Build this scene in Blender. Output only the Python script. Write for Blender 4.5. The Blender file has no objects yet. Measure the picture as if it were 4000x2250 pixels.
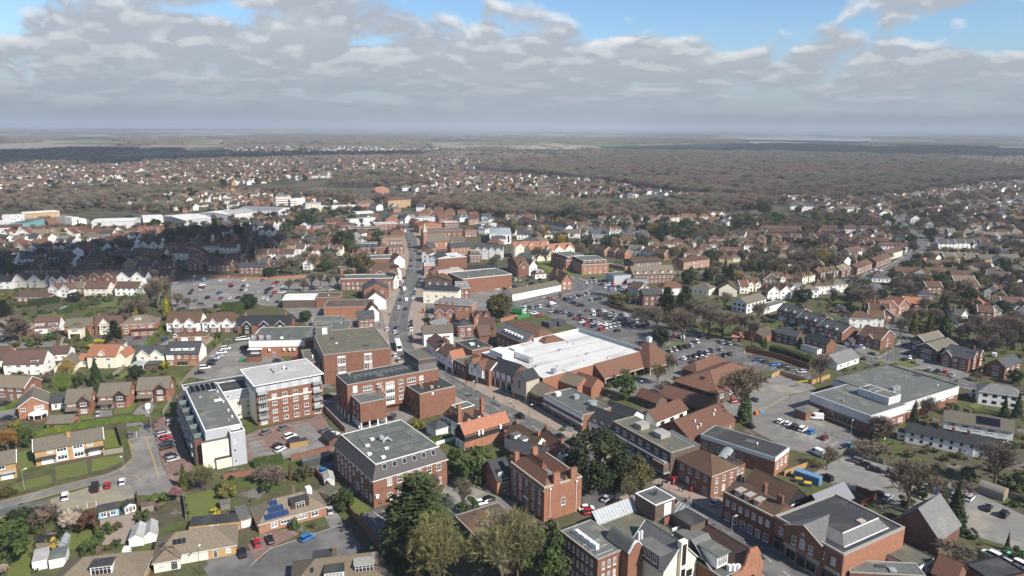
import bpy,bmesh,math,random,colorsys
from mathutils import Vector,Matrix
import numpy as np
R=math.radians
S=bpy.context.scene
COL=S.collection
# ------------------------------------------------------------------ camera
CAM_H=105.0;FPX=2825.0;PITCH=R(12.58);ROLL=R(0.36)
cam_d=bpy.data.cameras.new('camera');cam=bpy.data.objects.new('camera',cam_d);COL.objects.link(cam)
fw=Vector((0,math.cos(PITCH),-math.sin(PITCH)));rt0=Vector((1,0,0));up0=rt0.cross(fw)
rt=rt0*math.cos(ROLL)+up0*math.sin(ROLL);upv=up0*math.cos(ROLL)-rt0*math.sin(ROLL)
m=Matrix((rt,upv,-fw)).transposed().to_4x4();m.translation=(0,0,CAM_H);cam.matrix_world=m
cam_d.sensor_width=36;cam_d.lens=36*FPX/4000;cam_d.clip_start=1;cam_d.clip_end=200000
S.camera=cam
# ------------------------------------------------------------------ light
SUN_EL,SUN_AZ=R(40),math.atan2(.75,-.66)
sv=Vector((math.cos(SUN_EL)*math.sin(SUN_AZ),math.cos(SUN_EL)*math.cos(SUN_AZ),math.sin(SUN_EL)))
sl=bpy.data.lights.new('sun','SUN');sl.energy=5.0;sl.angle=R(.55);sl.color=(1,.935,.835)
so=bpy.data.objects.new('sun',sl);COL.objects.link(so);so.rotation_euler=sv.to_track_quat('Z','Y').to_euler()
S.view_settings.view_transform='Standard';S.view_settings.look='None';S.view_settings.exposure=.5;S.view_settings.gamma=1
S.view_settings.use_curve_mapping=False
try:
 S.cycles.max_bounces=6;S.cycles.diffuse_bounces=2;S.cycles.glossy_bounces=2;S.cycles.transmission_bounces=3
 S.cycles.transparent_max_bounces=6;S.cycles.volume_bounces=0;S.cycles.use_denoising=True
 S.cycles.sample_clamp_indirect=4
except Exception:pass
world=bpy.data.worlds.new('World');S.world=world;world.use_nodes=True
def nd(t,typ,**k):
 n=t.nodes.new(typ)
 for a,v in k.items():
  if isinstance(a,str)and hasattr(n,a):setattr(n,a,v)
 return n
class NT:
 """tiny node-tree writer"""
 def __init__(s,t):s.t=t;t.nodes.clear()
 def n(s,typ,ins=None,**k):
  n=nd(s.t,typ,**k)
  for i,v in(ins or{}).items():
   if isinstance(v,bpy.types.NodeSocket):s.t.links.new(v,n.inputs[i])
   else:n.inputs[i].default_value=v
  return n
 def math(s,op,a,b=0.0,c=0.0,clamp=False):
  n=s.n('ShaderNodeMath',{0:a,1:b,2:c},operation=op);n.use_clamp=clamp;return n.outputs[0]
 def mix(s,f,a,b,bt='MIX'):
  n=s.t.nodes.new('ShaderNodeMix');n.data_type='RGBA';n.blend_type=bt
  for i,v in((0,f),(6,a),(7,b)):
   if isinstance(v,bpy.types.NodeSocket):s.t.links.new(v,n.inputs[i])
   else:n.inputs[i].default_value=(v if i==0 else(*v,1)[:4])
  return n.outputs[2]
 def ramp(s,f,stops):
  n=s.n('ShaderNodeValToRGB',{0:f});e=n.color_ramp.elements
  while len(e)<len(stops):e.new(.5)
  for el,(p,c)in zip(e,stops):el.position=p;el.color=(*c,1)if len(c)==3 else c
  return n.outputs[0]
 def sstep(s,x,a,b):
  n=s.n('ShaderNodeMapRange',{0:x,1:a,2:b,3:0.,4:1.});n.interpolation_type='SMOOTHSTEP';return n.outputs[0]
def build_world():
 T=NT(world.node_tree)
 sky=T.n('ShaderNodeTexSky',sky_type='NISHITA');sky.sun_disc=False;sky.sun_elevation=SUN_EL;sky.sun_rotation=SUN_AZ
 sky.air_density=1.0;sky.dust_density=.6;sky.ozone_density=2.2;sky.altitude=100
 g=T.n('ShaderNodeTexCoord').outputs['Generated']
 xyz=T.n('ShaderNodeSeparateXYZ',{0:g});x,y,z=xyz.outputs
 zc=T.math('MAXIMUM',z,0.0)
 az=T.math('DIVIDE',x,T.math('MAXIMUM',y,.05));SK=world_par
 lv=T.math('LOGARITHM',T.math('ADD',zc,.035),2.718)
 def noise(off,sc,det,rough=.5,dist=0.0,dv=0.0,typ=None):
  c=T.n('ShaderNodeCombineXYZ',{0:T.math('MULTIPLY_ADD',az,SK['ku'],off[0]),1:T.math('MULTIPLY_ADD',lv,SK['kv'],off[1]+dv),2:off[2]}).outputs[0]
  if typ:
   w=T.n('ShaderNodeTexNoise',{'Vector':c,'Scale':sc*.8,'Detail':3}).outputs[1];c=T.n('ShaderNodeVectorMath',{0:c,1:T.n('ShaderNodeVectorMath',{0:w,1:(.55,.4,.3)},operation='MULTIPLY').outputs[0]},operation='ADD').outputs[0]
   n=T.n('ShaderNodeTexVoronoi',{'Vector':c,'Scale':sc},feature='SMOOTH_F1');n.inputs['Smoothness'].default_value=.85;return n.outputs[0]
  return T.n('ShaderNodeTexNoise',{'Vector':c,'Scale':sc,'Detail':det,'Roughness':rough,'Distortion':dist}).outputs[0]
 def dens(dv):
  n=noise(SK['o1'],SK['s1'],6,.52,.25,dv);p=noise(SK['o3'],SK['s1']*2.6,0,typ=1,dv=dv);return T.math('MULTIPLY_ADD',T.math('SUBTRACT',.5,p),SK['puff'],n)
 big=noise(SK['o2'],SK['s2'],2)
 cov=T.math('MULTIPLY_ADD',T.math('SUBTRACT',.5,big),SK['bigw'],SK['cov'])
 # clear patches and fuller banks where the photograph has them: (azimuth, height, radii, amount)
 for a0,e0,ra,re,amt in SK['blobs']:
  dx=T.math('DIVIDE',T.math('SUBTRACT',az,a0),ra);dz=T.math('DIVIDE',T.math('SUBTRACT',z,e0),re)
  d2=T.math('ADD',T.math('MULTIPLY',dx,dx),T.math('MULTIPLY',dz,dz))
  cov=T.math('ADD',cov,T.math('MULTIPLY',T.math('POWER',2.718,T.math('MULTIPLY',d2,-1.0)),amt))
 f=T.math('SUBTRACT',dens(0.0),cov);f2=T.math('SUBTRACT',dens(SK['lift']),cov)
 alpha=T.math('MULTIPLY',T.sstep(f,-.05,.13),T.math('SUBTRACT',1.0,T.sstep(z,.22,.5)))
 lit=T.math('SUBTRACT',1.0,T.sstep(f2,-.05,.11))
 fine=noise((7.3,2.1,4.0),SK['s1']*2.2,5,.55,.3)
 shade=T.math('ADD',T.math('MULTIPLY_ADD',T.sstep(T.math('SUBTRACT',f,f2),-.01,.10),.42,T.math('MULTIPLY',lit,.5)),T.math('MULTIPLY',T.math('SUBTRACT',fine,.5),.9),clamp=True)
 ccol=T.mix(shade,SK['dark'],SK['light'])
 skyc=T.mix(1.0,sky.outputs[0],SK['tint'],'MULTIPLY')
 full=T.mix(T.math('MULTIPLY',alpha,.95),skyc,ccol)
 full=T.mix(T.math('MULTIPLY',T.math('SUBTRACT',1.0,T.sstep(z,SK['hz0'],SK['hzh'])),.96),full,SK['haze'])
 bg=T.n('ShaderNodeBackground',{0:full,1:SK['str']})
 out=T.n('ShaderNodeOutputWorld');T.t.links.new(bg.outputs[0],out.inputs[0])
def _sc(c):return tuple(v/.07 for v in c)
world_par=dict(str=.07,o1=(3.1,1.7,.4),o2=(1.0,5.0,2.0),o3=(.3,.7,1.0),s1=1.55,s2=.45,ku=5.2,kv=1.6,lift=.11,puff=.30,cov=.425,bigw=.35,
 tint=(1.1,1.3,1.5),dark=_sc((.32,.345,.385)),light=_sc((.62,.63,.64)),haze=_sc((.25,.288,.335)),hz0=-.005,hzh=.115,
 blobs=[(.22,.165,.20,.04,.42),(.64,.105,.11,.034,.34),(-.62,.165,.14,.025,.26),(-.12,.168,.10,.022,.26),(-.38,.135,.07,.012,.14),(.36,.13,.08,.012,.12),(-.35,.11,.4,.035,-.06),(.0,.072,.8,.032,-.2),(.58,.15,.10,.014,-.12)])
build_world()
# ------------------------------------------------------------------ from picture points to places on the ground
K=dict(a=(0,1650,2.415),b=(1000,1650,2.415),c=(2000,1650,2.415),d=(3000,1650,2.415),e=(0,1200,2.576),
         f=(950,1200,2.576),g=(1650,1200,2.576),h=(2400,1150,2.415),i=(3000,1200,2.415),j=(0,780,2.576),
         k=(1000,780,2.576),l=(1900,780,2.576),m=(2900,780,2.3418),o=(0,0,.644),p=(0,470,1.908),
         q=(1300,470,1.908),r=(2600,470,1.84))
def at(k,x,y,z=0.0):
 ox,oy,s=K[k];px=ox+x/s;py=oy+y/s
 d=fw+rt*((px-2000)/FPX)+upv*((1125-py)/FPX)
 t=(z-CAM_H)/min(d.z,-1e-4);return Vector((0,0,CAM_H))+d*t
def scale_at(k,P):return FPX/max(1,(P-Vector((0,0,CAM_H))).dot(fw))*K[k][2]   # crop px per metre
# ------------------------------------------------------------------ materials
M={}
def mat(name,c1,c2=None,sc=1.0,rough=.85,var=.18,det=4,c3=None,sc3=.15,spec=.3,metal=0,bump=0,stretch=None,contrast=.5,world=False,streak=0):
 m=bpy.data.materials.new(name);m.use_nodes=True;T=NT(m.node_tree)
 info=T.n('ShaderNodeObjectInfo').outputs['Random']
 co=T.n('ShaderNodeNewGeometry').outputs['Position']if world else T.n('ShaderNodeTexCoord').outputs['Object']
 if not world:
  off=T.n('ShaderNodeVectorMath',{0:info,1:(37.,51.,13.)},operation='MULTIPLY').outputs[0]
  co=T.n('ShaderNodeVectorMath',{0:co,1:off},operation='ADD').outputs[0]
 if stretch:co=T.n('ShaderNodeVectorMath',{0:co,1:stretch},operation='MULTIPLY').outputs[0]
 n=T.n('ShaderNodeTexNoise',{'Vector':co,'Scale':sc,'Detail':det,'Roughness':.62}).outputs[0]
 f=T.sstep(n,.5-contrast*.5,.5+contrast*.5)
 col=T.mix(f,c1,c2 or tuple(v*.72 for v in c1))
 if c3:
  n3=T.n('ShaderNodeTexNoise',{'Vector':co,'Scale':sc3,'Detail':5,'Roughness':.6}).outputs[0]
  col=T.mix(T.sstep(n3,.5,.66),col,c3)
 if streak:
  w=T.n('ShaderNodeTexNoise',{'Vector':T.n('ShaderNodeVectorMath',{0:co,1:(1.2,1.2,.12)},operation='MULTIPLY').outputs[0],'Scale':1.5,'Detail':3}).outputs[0]
  col=T.mix(T.math('MULTIPLY',T.sstep(w,.52,.72),streak),col,tuple(v*.45 for v in c1))
 if var:
  k=T.math('MULTIPLY_ADD',T.math('SUBTRACT',info,.5),2*var,1.0)
  hs=T.n('ShaderNodeHueSaturation',{'Value':k,'Saturation':T.math('MULTIPLY_ADD',T.math('FRACT',T.math('MULTIPLY',info,7.31)),var,1-var*.5),'Color':col});col=hs.outputs[0]
 b=T.n('ShaderNodeBsdfPrincipled',{'Base Color':col,'Roughness':rough,'Metallic':metal,'Specular IOR Level':spec})
 if bump:
  bp=T.n('ShaderNodeBump',{'Height':n,'Strength':bump,'Distance':.1});T.t.links.new(bp.outputs[0],b.inputs['Normal'])
 T.t.links.new(b.outputs[0],T.n('ShaderNodeOutputMaterial').inputs[0]);M[name]=m;return m
def brick(name,c1,c2,var=.1,mort=(.22,.16,.12)):
 m=bpy.data.materials.new(name);m.use_nodes=True;T=NT(m.node_tree)
 info=T.n('ShaderNodeObjectInfo').outputs['Random'];co=T.n('ShaderNodeTexCoord').outputs['Object']
 s=T.n('ShaderNodeSeparateXYZ',{0:co}).outputs
 uv=T.n('ShaderNodeCombineXYZ',{0:T.math('ADD',s[0],s[1]),1:s[2]}).outputs[0]
 bt=T.n('ShaderNodeTexBrick',{0:uv,1:(*c1,1),2:(*c2,1),3:(*mort,1),'Scale':1.0,'Mortar Size':.008,'Brick Width':.23,'Row Height':.076});bt.offset=.5
 n=T.n('ShaderNodeTexNoise',{'Vector':co,'Scale':.5,'Detail':6,'Roughness':.65}).outputs[0]
 col=T.mix(T.math('MULTIPLY',T.sstep(n,.42,.68),.45),bt.outputs[0],tuple(v*.55 for v in c1))
 n2=T.n('ShaderNodeTexNoise',{'Vector':co,'Scale':2.3,'Detail':4}).outputs[0]
 col=T.mix(T.math('MULTIPLY',T.sstep(n2,.5,.7),.3),col,tuple(min(1,v*1.5)for v in c1))
 w=T.n('ShaderNodeTexNoise',{'Vector':T.n('ShaderNodeVectorMath',{0:co,1:(1,1,.1)},operation='MULTIPLY').outputs[0],'Scale':1.3,'Detail':3}).outputs[0]
 col=T.mix(T.math('MULTIPLY',T.sstep(w,.55,.75),.35),col,tuple(v*.4 for v in c1))
 k=T.math('MULTIPLY_ADD',T.math('SUBTRACT',info,.5),2*var,1.0)
 col=T.n('ShaderNodeHueSaturation',{'Value':k,'Color':col}).outputs[0]
 b=T.n('ShaderNodeBsdfPrincipled',{'Base Color':col,'Roughness':.9,'Specular IOR Level':.2})
 T.t.links.new(b.outputs[0],T.n('ShaderNodeOutputMaterial').inputs[0]);M[name]=m
def tiles(name,c1,c2,var=.15,moss=(.10,.10,.04),mossy=.4,course=.3,rough=.85):
 m=bpy.data.materials.new(name);m.use_nodes=True;T=NT(m.node_tree)
 info=T.n('ShaderNodeObjectInfo').outputs['Random'];co=T.n('ShaderNodeTexCoord').outputs['Object']
 off=T.n('ShaderNodeVectorMath',{0:info,1:(37.,51.,0.)},operation='MULTIPLY').outputs[0]
 c2v=T.n('ShaderNodeVectorMath',{0:co,1:off},operation='ADD').outputs[0]
 n=T.n('ShaderNodeTexNoise',{'Vector':c2v,'Scale':2.2,'Detail':8,'Roughness':.75}).outputs[0]
 col=T.mix(T.sstep(n,.32,.68),c1,c2)
 n3=T.n('ShaderNodeTexNoise',{'Vector':c2v,'Scale':.28,'Detail':6,'Roughness':.65}).outputs[0]
 col=T.mix(T.math('MULTIPLY',T.sstep(n3,.46,.7),mossy),col,moss)
 z=T.n('ShaderNodeSeparateXYZ',{0:co}).outputs[2]
 saw=T.math('FRACT',T.math('DIVIDE',z,course*.55))
 line=T.sstep(saw,.0,.22)
 vo=T.n('ShaderNodeTexVoronoi',{'Vector':c2v,'Scale':4.5}).outputs['Color']
 vr=T.math('MULTIPLY_ADD',T.n('ShaderNodeSeparateXYZ',{0:vo}).outputs[0],.28,.86)
 col=T.n('ShaderNodeHueSaturation',{'Value':T.math('MULTIPLY',vr,T.math('MULTIPLY_ADD',line,.22,.78)),'Color':col}).outputs[0]
 k=T.math('MULTIPLY_ADD',T.math('SUBTRACT',info,.5),2*var,1.0)
 col=T.n('ShaderNodeHueSaturation',{'Value':k,'Color':col}).outputs[0]
 b=T.n('ShaderNodeBsdfPrincipled',{'Base Color':col,'Roughness':rough,'Specular IOR Level':.25})
 T.t.links.new(b.outputs[0],T.n('ShaderNodeOutputMaterial').inputs[0]);M[name]=m
def make_materials():
 brick('brick',(.238,.10,.064),(.175,.073,.048));brick('brick_orange',(.37,.16,.095),(.29,.12,.072))
 brick('brick_dark',(.17,.072,.05),(.115,.05,.037));brick('brick_yellow',(.50,.32,.14),(.38,.235,.10))
 brick('brick_brown',(.115,.085,.068),(.085,.065,.052));brick('brick_pink',(.40,.2,.135),(.3,.14,.09))
 mat('render_white',(.80,.79,.76),(.70,.69,.66),.6,var=.05,streak=.12);mat('render_cream',(.76,.71,.58),(.68,.63,.50),.5,var=.06,streak=.12)
 mat('render_pink',(.62,.43,.36),None,.5,var=.05,streak=.1);mat('cladding',(.42,.43,.46),(.38,.39,.42),.4,var=.05)
 mat('pale_wall',(.62,.62,.62),(.52,.52,.52),.4,var=.08,streak=.2)
 mat('black_boards',(.018,.018,.02),(.03,.03,.032),3,stretch=(.2,.2,6),var=.1)
 mat('brown_boards',(.085,.048,.034),(.055,.032,.024),2,stretch=(.3,.3,6),var=.15)
 mat('teal_panel',(.18,.42,.45),None,.5,var=.05)
 tiles('tile_brown',(.125,.072,.048),(.085,.05,.036));tiles('tile_red',(.172,.085,.058),(.125,.062,.045),mossy=.25)
 tiles('tile_orange',(.34,.15,.088),(.26,.11,.068),mossy=.12);tiles('tile_plum',(.118,.07,.056),(.082,.05,.042),mossy=.2)
 tiles('tile_grey',(.155,.135,.108),(.108,.095,.076),moss=(.15,.13,.08));tiles('tile_buff',(.19,.152,.112),(.14,.112,.084),moss=(.18,.15,.085))
 tiles('slate',(.072,.074,.08),(.05,.052,.058),moss=(.10,.10,.09),mossy=.3,rough=.6);tiles('slate_dark',(.035,.037,.042),(.026,.028,.032),mossy=.15,rough=.6)
 tiles('slate_pale',(.17,.17,.165),(.12,.12,.12),moss=(.22,.21,.18));tiles('slate_purple',(.10,.088,.092),(.075,.066,.07),mossy=.15)
 mat('felt_green',(.118,.128,.114),(.088,.097,.087),.5,c3=(.155,.16,.14),sc3=.2,var=.12,contrast=.7)
 mat('felt_grey',(.13,.135,.125),(.09,.094,.088),.5,c3=(.17,.165,.14),sc3=.2,var=.12,contrast=.7)
 mat('felt_dark',(.045,.047,.05),(.033,.034,.037),.6,c3=(.07,.068,.06),sc3=.15,var=.12)
 mat('felt_moss',(.13,.125,.09),(.085,.085,.068),.6,c3=(.17,.145,.09),sc3=.3,var=.1,contrast=.7)
 mat('felt_pale',(.38,.375,.36),(.31,.305,.29),.4,c3=(.43,.425,.41),sc3=.2,var=.08);mat('roof_white',(.63,.62,.60),(.53,.52,.50),.5,c3=(.43,.42,.395),sc3=.12,var=.05,stretch=(.3,2,1))
 mat('roof_old',(.12,.09,.07),(.07,.056,.046),.8,c3=(.16,.085,.045),sc3=.3,var=.1,contrast=.6)
 mat('standing_water',(.03,.024,.018),(.04,.032,.024),.4,rough=.05,var=0,spec=.5)
 mat('metal_sheet',(.23,.235,.25),(.18,.185,.2),1,rough=.45,var=.08,stretch=(6,.3,.3));mat('zinc',(.34,.38,.40),(.3,.33,.35),.5,rough=.5,var=.05)
 mat('concrete',(.34,.33,.30),(.25,.24,.215),1.2,var=.1,streak=.3);mat('stone',(.45,.41,.33),(.37,.33,.26),1,var=.05,streak=.2)
 mat('upvc',(.80,.80,.79),(.76,.76,.75),1,rough=.4,var=.03);mat('white_paint',(.80,.80,.78),(.72,.72,.70),1,var=.03,streak=.06)
 mat('galv',(.46,.48,.50),(.40,.42,.44),2,rough=.4,metal=.5,var=.05);mat('black_metal',(.02,.02,.022),None,1,rough=.5,var=0)
 mat('dark_metal',(.07,.075,.08),None,1,rough=.5,var=.1);mat('chimney_pot',(.40,.15,.08),None,3,var=.1);mat('lead',(.20,.21,.225),None,1,rough=.6)
 mat('clear_roof',(.36,.39,.40),(.24,.26,.27),1.2,rough=.3,var=.1)
 mat('red_paint',(.45,.025,.02),None,1,rough=.4,var=.05);mat('green_paint',(.04,.22,.06),None,1,rough=.5,var=.1);mat('blue_paint',(.14,.28,.46),(.11,.23,.38),1,rough=.5,var=.05,streak=.15)
 mat('sky_paint',(.25,.50,.72),None,1,rough=.5,var=.05);mat('yellow_paint',(.5,.37,.04),None,1,rough=.5);mat('orange_paint',(.6,.17,.02),None,1,rough=.5);mat('mint_paint',(.2,.55,.4),None,1,rough=.4)
 mat('wood_pale',(.42,.27,.13),(.32,.2,.09),2,stretch=(4,4,.3),var=.15);mat('wood_grey',(.26,.23,.19),(.18,.16,.13),2,stretch=(4,4,.3),var=.2);mat('wood_red',(.2,.07,.045),None,2,stretch=(4,4,.3),var=.1)
 mat('door_paint',(.2,.2,.21),None,1,rough=.5,var=.6)
 # grounds
 mat('asphalt',(.132,.128,.122),(.09,.088,.085),.3,c3=(.165,.16,.152),sc3=.08,var=0,world=True,det=8);mat('asphalt_pale',(.205,.193,.176),(.14,.133,.124),.25,c3=(.255,.24,.212),sc3=.07,var=0,world=True,det=8)
 mat('paving',(.31,.245,.195),(.245,.195,.158),.5,c3=(.33,.28,.23),sc3=.15,var=0,world=True,det=8);mat('brick_paving',(.21,.135,.115),(.165,.105,.09),.6,c3=(.24,.165,.14),sc3=.2,var=0,world=True,det=8)
 mat('gravel',(.235,.225,.205),(.155,.15,.138),.22,c3=(.29,.255,.205),sc3=.09,var=0,world=True,det=10,contrast=.6);mat('gravel_pad',(.30,.265,.19),(.235,.205,.145),.6,c3=(.20,.19,.16),sc3=.12,var=0,world=True,det=10)
 mat('grass',(.128,.145,.038),(.092,.112,.028),.5,c3=(.12,.14,.04),sc3=.25,var=.12,world=True,det=8,contrast=.6);mat('soil',(.13,.105,.075),(.09,.075,.055),.5,c3=(.16,.135,.1),sc3=.2,var=0,world=True,det=8)
 mat('road_paint_white',(.74,.74,.71),(.55,.55,.52),3,var=0);mat('road_paint_yellow',(.60,.40,.12),(.48,.33,.11),3,var=0);mat('kerb',(.36,.35,.32),None,1,var=0)
 mat('pool_water',(.06,.42,.50),None,1,rough=.05,var=0,spec=.5);mat('water',(.16,.20,.25),(.18,.22,.27),.01,rough=.12,var=0,spec=.5,world=True)
 # glass: dark panes, some with blinds behind
 m=bpy.data.materials.new('glass');m.use_nodes=True;T=NT(m.node_tree);info=T.n('ShaderNodeObjectInfo').outputs['Random']
 col=T.ramp(T.math('FRACT',T.math('MULTIPLY',info,3.7)),[(0,(.012,.015,.02)),(.45,(.03,.035,.042)),(.62,(.09,.095,.10)),(.8,(.30,.30,.29)),(1,(.42,.42,.40))])
 b=T.n('ShaderNodeBsdfPrincipled',{'Base Color':col,'Roughness':.08,'Specular IOR Level':.5});T.t.links.new(b.outputs[0],T.n('ShaderNodeOutputMaterial').inputs[0]);M['glass']=m
 mat('glass_dark',(.012,.016,.02),(.025,.03,.035),.5,rough=.06,var=.2,spec=.5);mat('glass_teal',(.17,.24,.24),None,.5,rough=.1,var=.1,spec=.5)
 mat('solar',(.018,.045,.13),(.015,.035,.10),1,rough=.15,var=.1,spec=.5);mat('solar_black',(.010,.012,.02),None,1,rough=.15,var=.1)
 # vehicles
 for n_,c in dict(white=(.78,.78,.78),silver=(.42,.43,.45),grey=(.13,.135,.145),black=(.012,.012,.014),blue=(.02,.07,.24),bright_blue=(.01,.16,.50),red=(.40,.012,.018),maroon=(.16,.012,.025),mint=(.22,.60,.45),navy=(.014,.022,.055),green=(.03,.12,.06),teal=(.08,.25,.32)).items():
  mat('car_'+n_,c,c,1,rough=.25,var=.04,spec=.6)
 mat('tyre',(.014,.014,.014),None,1,rough=.9,var=0);mat('rim',(.35,.36,.37),None,1,rough=.35,metal=.6,var=0);mat('headlamp',(.6,.62,.65),None,1,rough=.1,var=0);mat('tail_lamp',(.35,.01,.01),None,1,rough=.2,var=0)
 # foliage (light and dark clumps by place in the crown)
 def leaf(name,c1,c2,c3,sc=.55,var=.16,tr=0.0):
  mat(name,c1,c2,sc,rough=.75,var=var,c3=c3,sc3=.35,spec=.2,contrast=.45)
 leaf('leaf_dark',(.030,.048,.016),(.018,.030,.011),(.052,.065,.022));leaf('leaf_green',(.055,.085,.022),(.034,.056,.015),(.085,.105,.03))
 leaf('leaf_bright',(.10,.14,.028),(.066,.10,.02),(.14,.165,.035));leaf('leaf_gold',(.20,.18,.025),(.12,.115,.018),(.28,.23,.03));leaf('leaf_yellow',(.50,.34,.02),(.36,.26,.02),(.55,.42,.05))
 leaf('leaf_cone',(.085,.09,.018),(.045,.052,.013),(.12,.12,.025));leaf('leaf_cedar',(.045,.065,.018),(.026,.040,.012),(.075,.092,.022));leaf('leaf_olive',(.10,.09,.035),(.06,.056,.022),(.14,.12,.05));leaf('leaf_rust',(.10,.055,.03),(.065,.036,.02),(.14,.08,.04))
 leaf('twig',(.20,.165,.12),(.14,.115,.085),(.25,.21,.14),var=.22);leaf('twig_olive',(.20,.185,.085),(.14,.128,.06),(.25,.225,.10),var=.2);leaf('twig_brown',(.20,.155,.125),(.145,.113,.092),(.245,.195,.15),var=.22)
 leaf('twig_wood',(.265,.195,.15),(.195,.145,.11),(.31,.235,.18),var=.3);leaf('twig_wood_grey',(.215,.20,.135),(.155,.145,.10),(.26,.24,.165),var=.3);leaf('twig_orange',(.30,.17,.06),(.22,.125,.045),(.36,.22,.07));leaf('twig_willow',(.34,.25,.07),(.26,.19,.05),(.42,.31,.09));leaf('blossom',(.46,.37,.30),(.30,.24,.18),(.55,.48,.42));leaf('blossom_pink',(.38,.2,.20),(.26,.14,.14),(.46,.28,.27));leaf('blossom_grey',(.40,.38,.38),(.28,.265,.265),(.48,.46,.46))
 mat('bark',(.12,.095,.07),(.075,.06,.046),3,var=.2,stretch=(1,1,.3));mat('bark_pale',(.40,.37,.32),(.28,.25,.21),3,var=.1);mat('skin',(.45,.27,.19),None,2,var=.1)
 for n_,c in dict(cloth_navy=(.02,.025,.05),cloth_black=(.015,.015,.017),cloth_green=(.12,.16,.08),cloth_white=(.6,.6,.58),cloth_red=(.35,.03,.03),cloth_blue=(.06,.11,.22),hair=(.03,.02,.015)).items():mat(n_,c,None,2,var=.1)
make_materials()
# ------------------------------------------------------------------ mesh helpers
class MB:
 def __init__(s):s.v=[];s.f=[];s.m=[]
 def face(s,pts,mi=0):
  i=len(s.v);s.v+=[tuple(p)for p in pts];s.f.append(tuple(range(i,i+len(pts))));s.m.append(mi);return s
 def box(s,x0,y0,z0,x1,y1,z1,mi=0,skip=''):
  p=[(x0,y0,z0),(x1,y0,z0),(x1,y1,z0),(x0,y1,z0),(x0,y0,z1),(x1,y0,z1),(x1,y1,z1),(x0,y1,z1)]
  i=len(s.v);s.v+=p
  for n,q in(('b',(0,3,2,1)),('t',(4,5,6,7)),('f',(0,1,5,4)),('r',(1,2,6,5)),('k',(2,3,7,6)),('l',(3,0,4,7))):
   if n not in skip:s.f.append(tuple(i+a for a in q));s.m.append(mi)
  return s
 def prism(s,pts,z0,z1,mi=0,top=True):
  n=len(pts);i=len(s.v);s.v+=[(p[0],p[1],z0)for p in pts]+[(p[0],p[1],z1)for p in pts]
  for a in range(n):b=(a+1)%n;s.f.append((i+a,i+b,i+n+b,i+n+a));s.m.append(mi)
  if top:s.f.append(tuple(i+n+a for a in range(n)));s.m.append(mi)
  return s
 def tube(s,p,q,r0,r1,n=5,mi=0):
  p=Vector(p);q=Vector(q);d=(q-p).normalized();a=d.orthogonal().normalized();b=d.cross(a);i=len(s.v)
  for c,r in((p,r0),(q,r1)):
   for k in range(n):t=2*math.pi*k/n;s.v.append(tuple(c+a*(r*math.cos(t))+b*(r*math.sin(t))))
  for k in range(n):l=(k+1)%n;s.f.append((i+k,i+l,i+n+l,i+n+k));s.m.append(mi)
  s.f.append(tuple(i+n+k for k in range(n)));s.m.append(mi);return s
 def slab(s,a,b,c,d,t,mi=0):   # a..d top corners ccw, thickness t down
  i=len(s.v);s.v+=[tuple(p)for p in(a,b,c,d)]+[(p[0],p[1],p[2]-t)for p in(a,b,c,d)]
  for q in((0,1,2,3),(7,6,5,4),(0,4,5,1),(1,5,6,2),(2,6,7,3),(3,7,4,0)):s.f.append(tuple(i+x for x in q));s.m.append(mi)
  return s
 def mesh(s,name,mats):
  me=bpy.data.meshes.new(name);me.from_pydata(s.v,[],s.f)
  for x in mats:me.materials.append(M[x]if isinstance(x,str)else x)
  if any(s.m):me.polygons.foreach_set('material_index',s.m)
  me.update();return me
def link(name,me,parent=None,loc=(0,0,0),rz=0.0):
 o=bpy.data.objects.new(name,me);COL.objects.link(o);o.location=loc;o.rotation_euler=(0,0,rz)
 if parent is not None:o.parent=parent
 return o
def put(name,mb,mats,parent=None,loc=(0,0,0),rz=0.0):
 return link(name,mb.mesh(name,[mats]if isinstance(mats,str)else mats),parent,loc,rz)
LABELS={}
def tag(o,label=None,cat=None,group=None,kind=None):
 if label:
  o['label']=label;o['category']=cat;LABELS.setdefault(label,[]).append(o.name)
 if group:o['group']=group
 if kind:o['kind']=kind
 return o
def empty(name,label,cat,loc=(0,0,0),rz=0.0,group=None):
 return tag(link(name,None,None,loc,rz),label,cat,group)
KIDS={}
def copy_tree(o,parent=None):
 c=o.copy();COL.objects.link(c)
 if parent is not None:c.parent=parent
 for ch in list(o.children):copy_tree(ch,c)
 return c
_win={}
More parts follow.
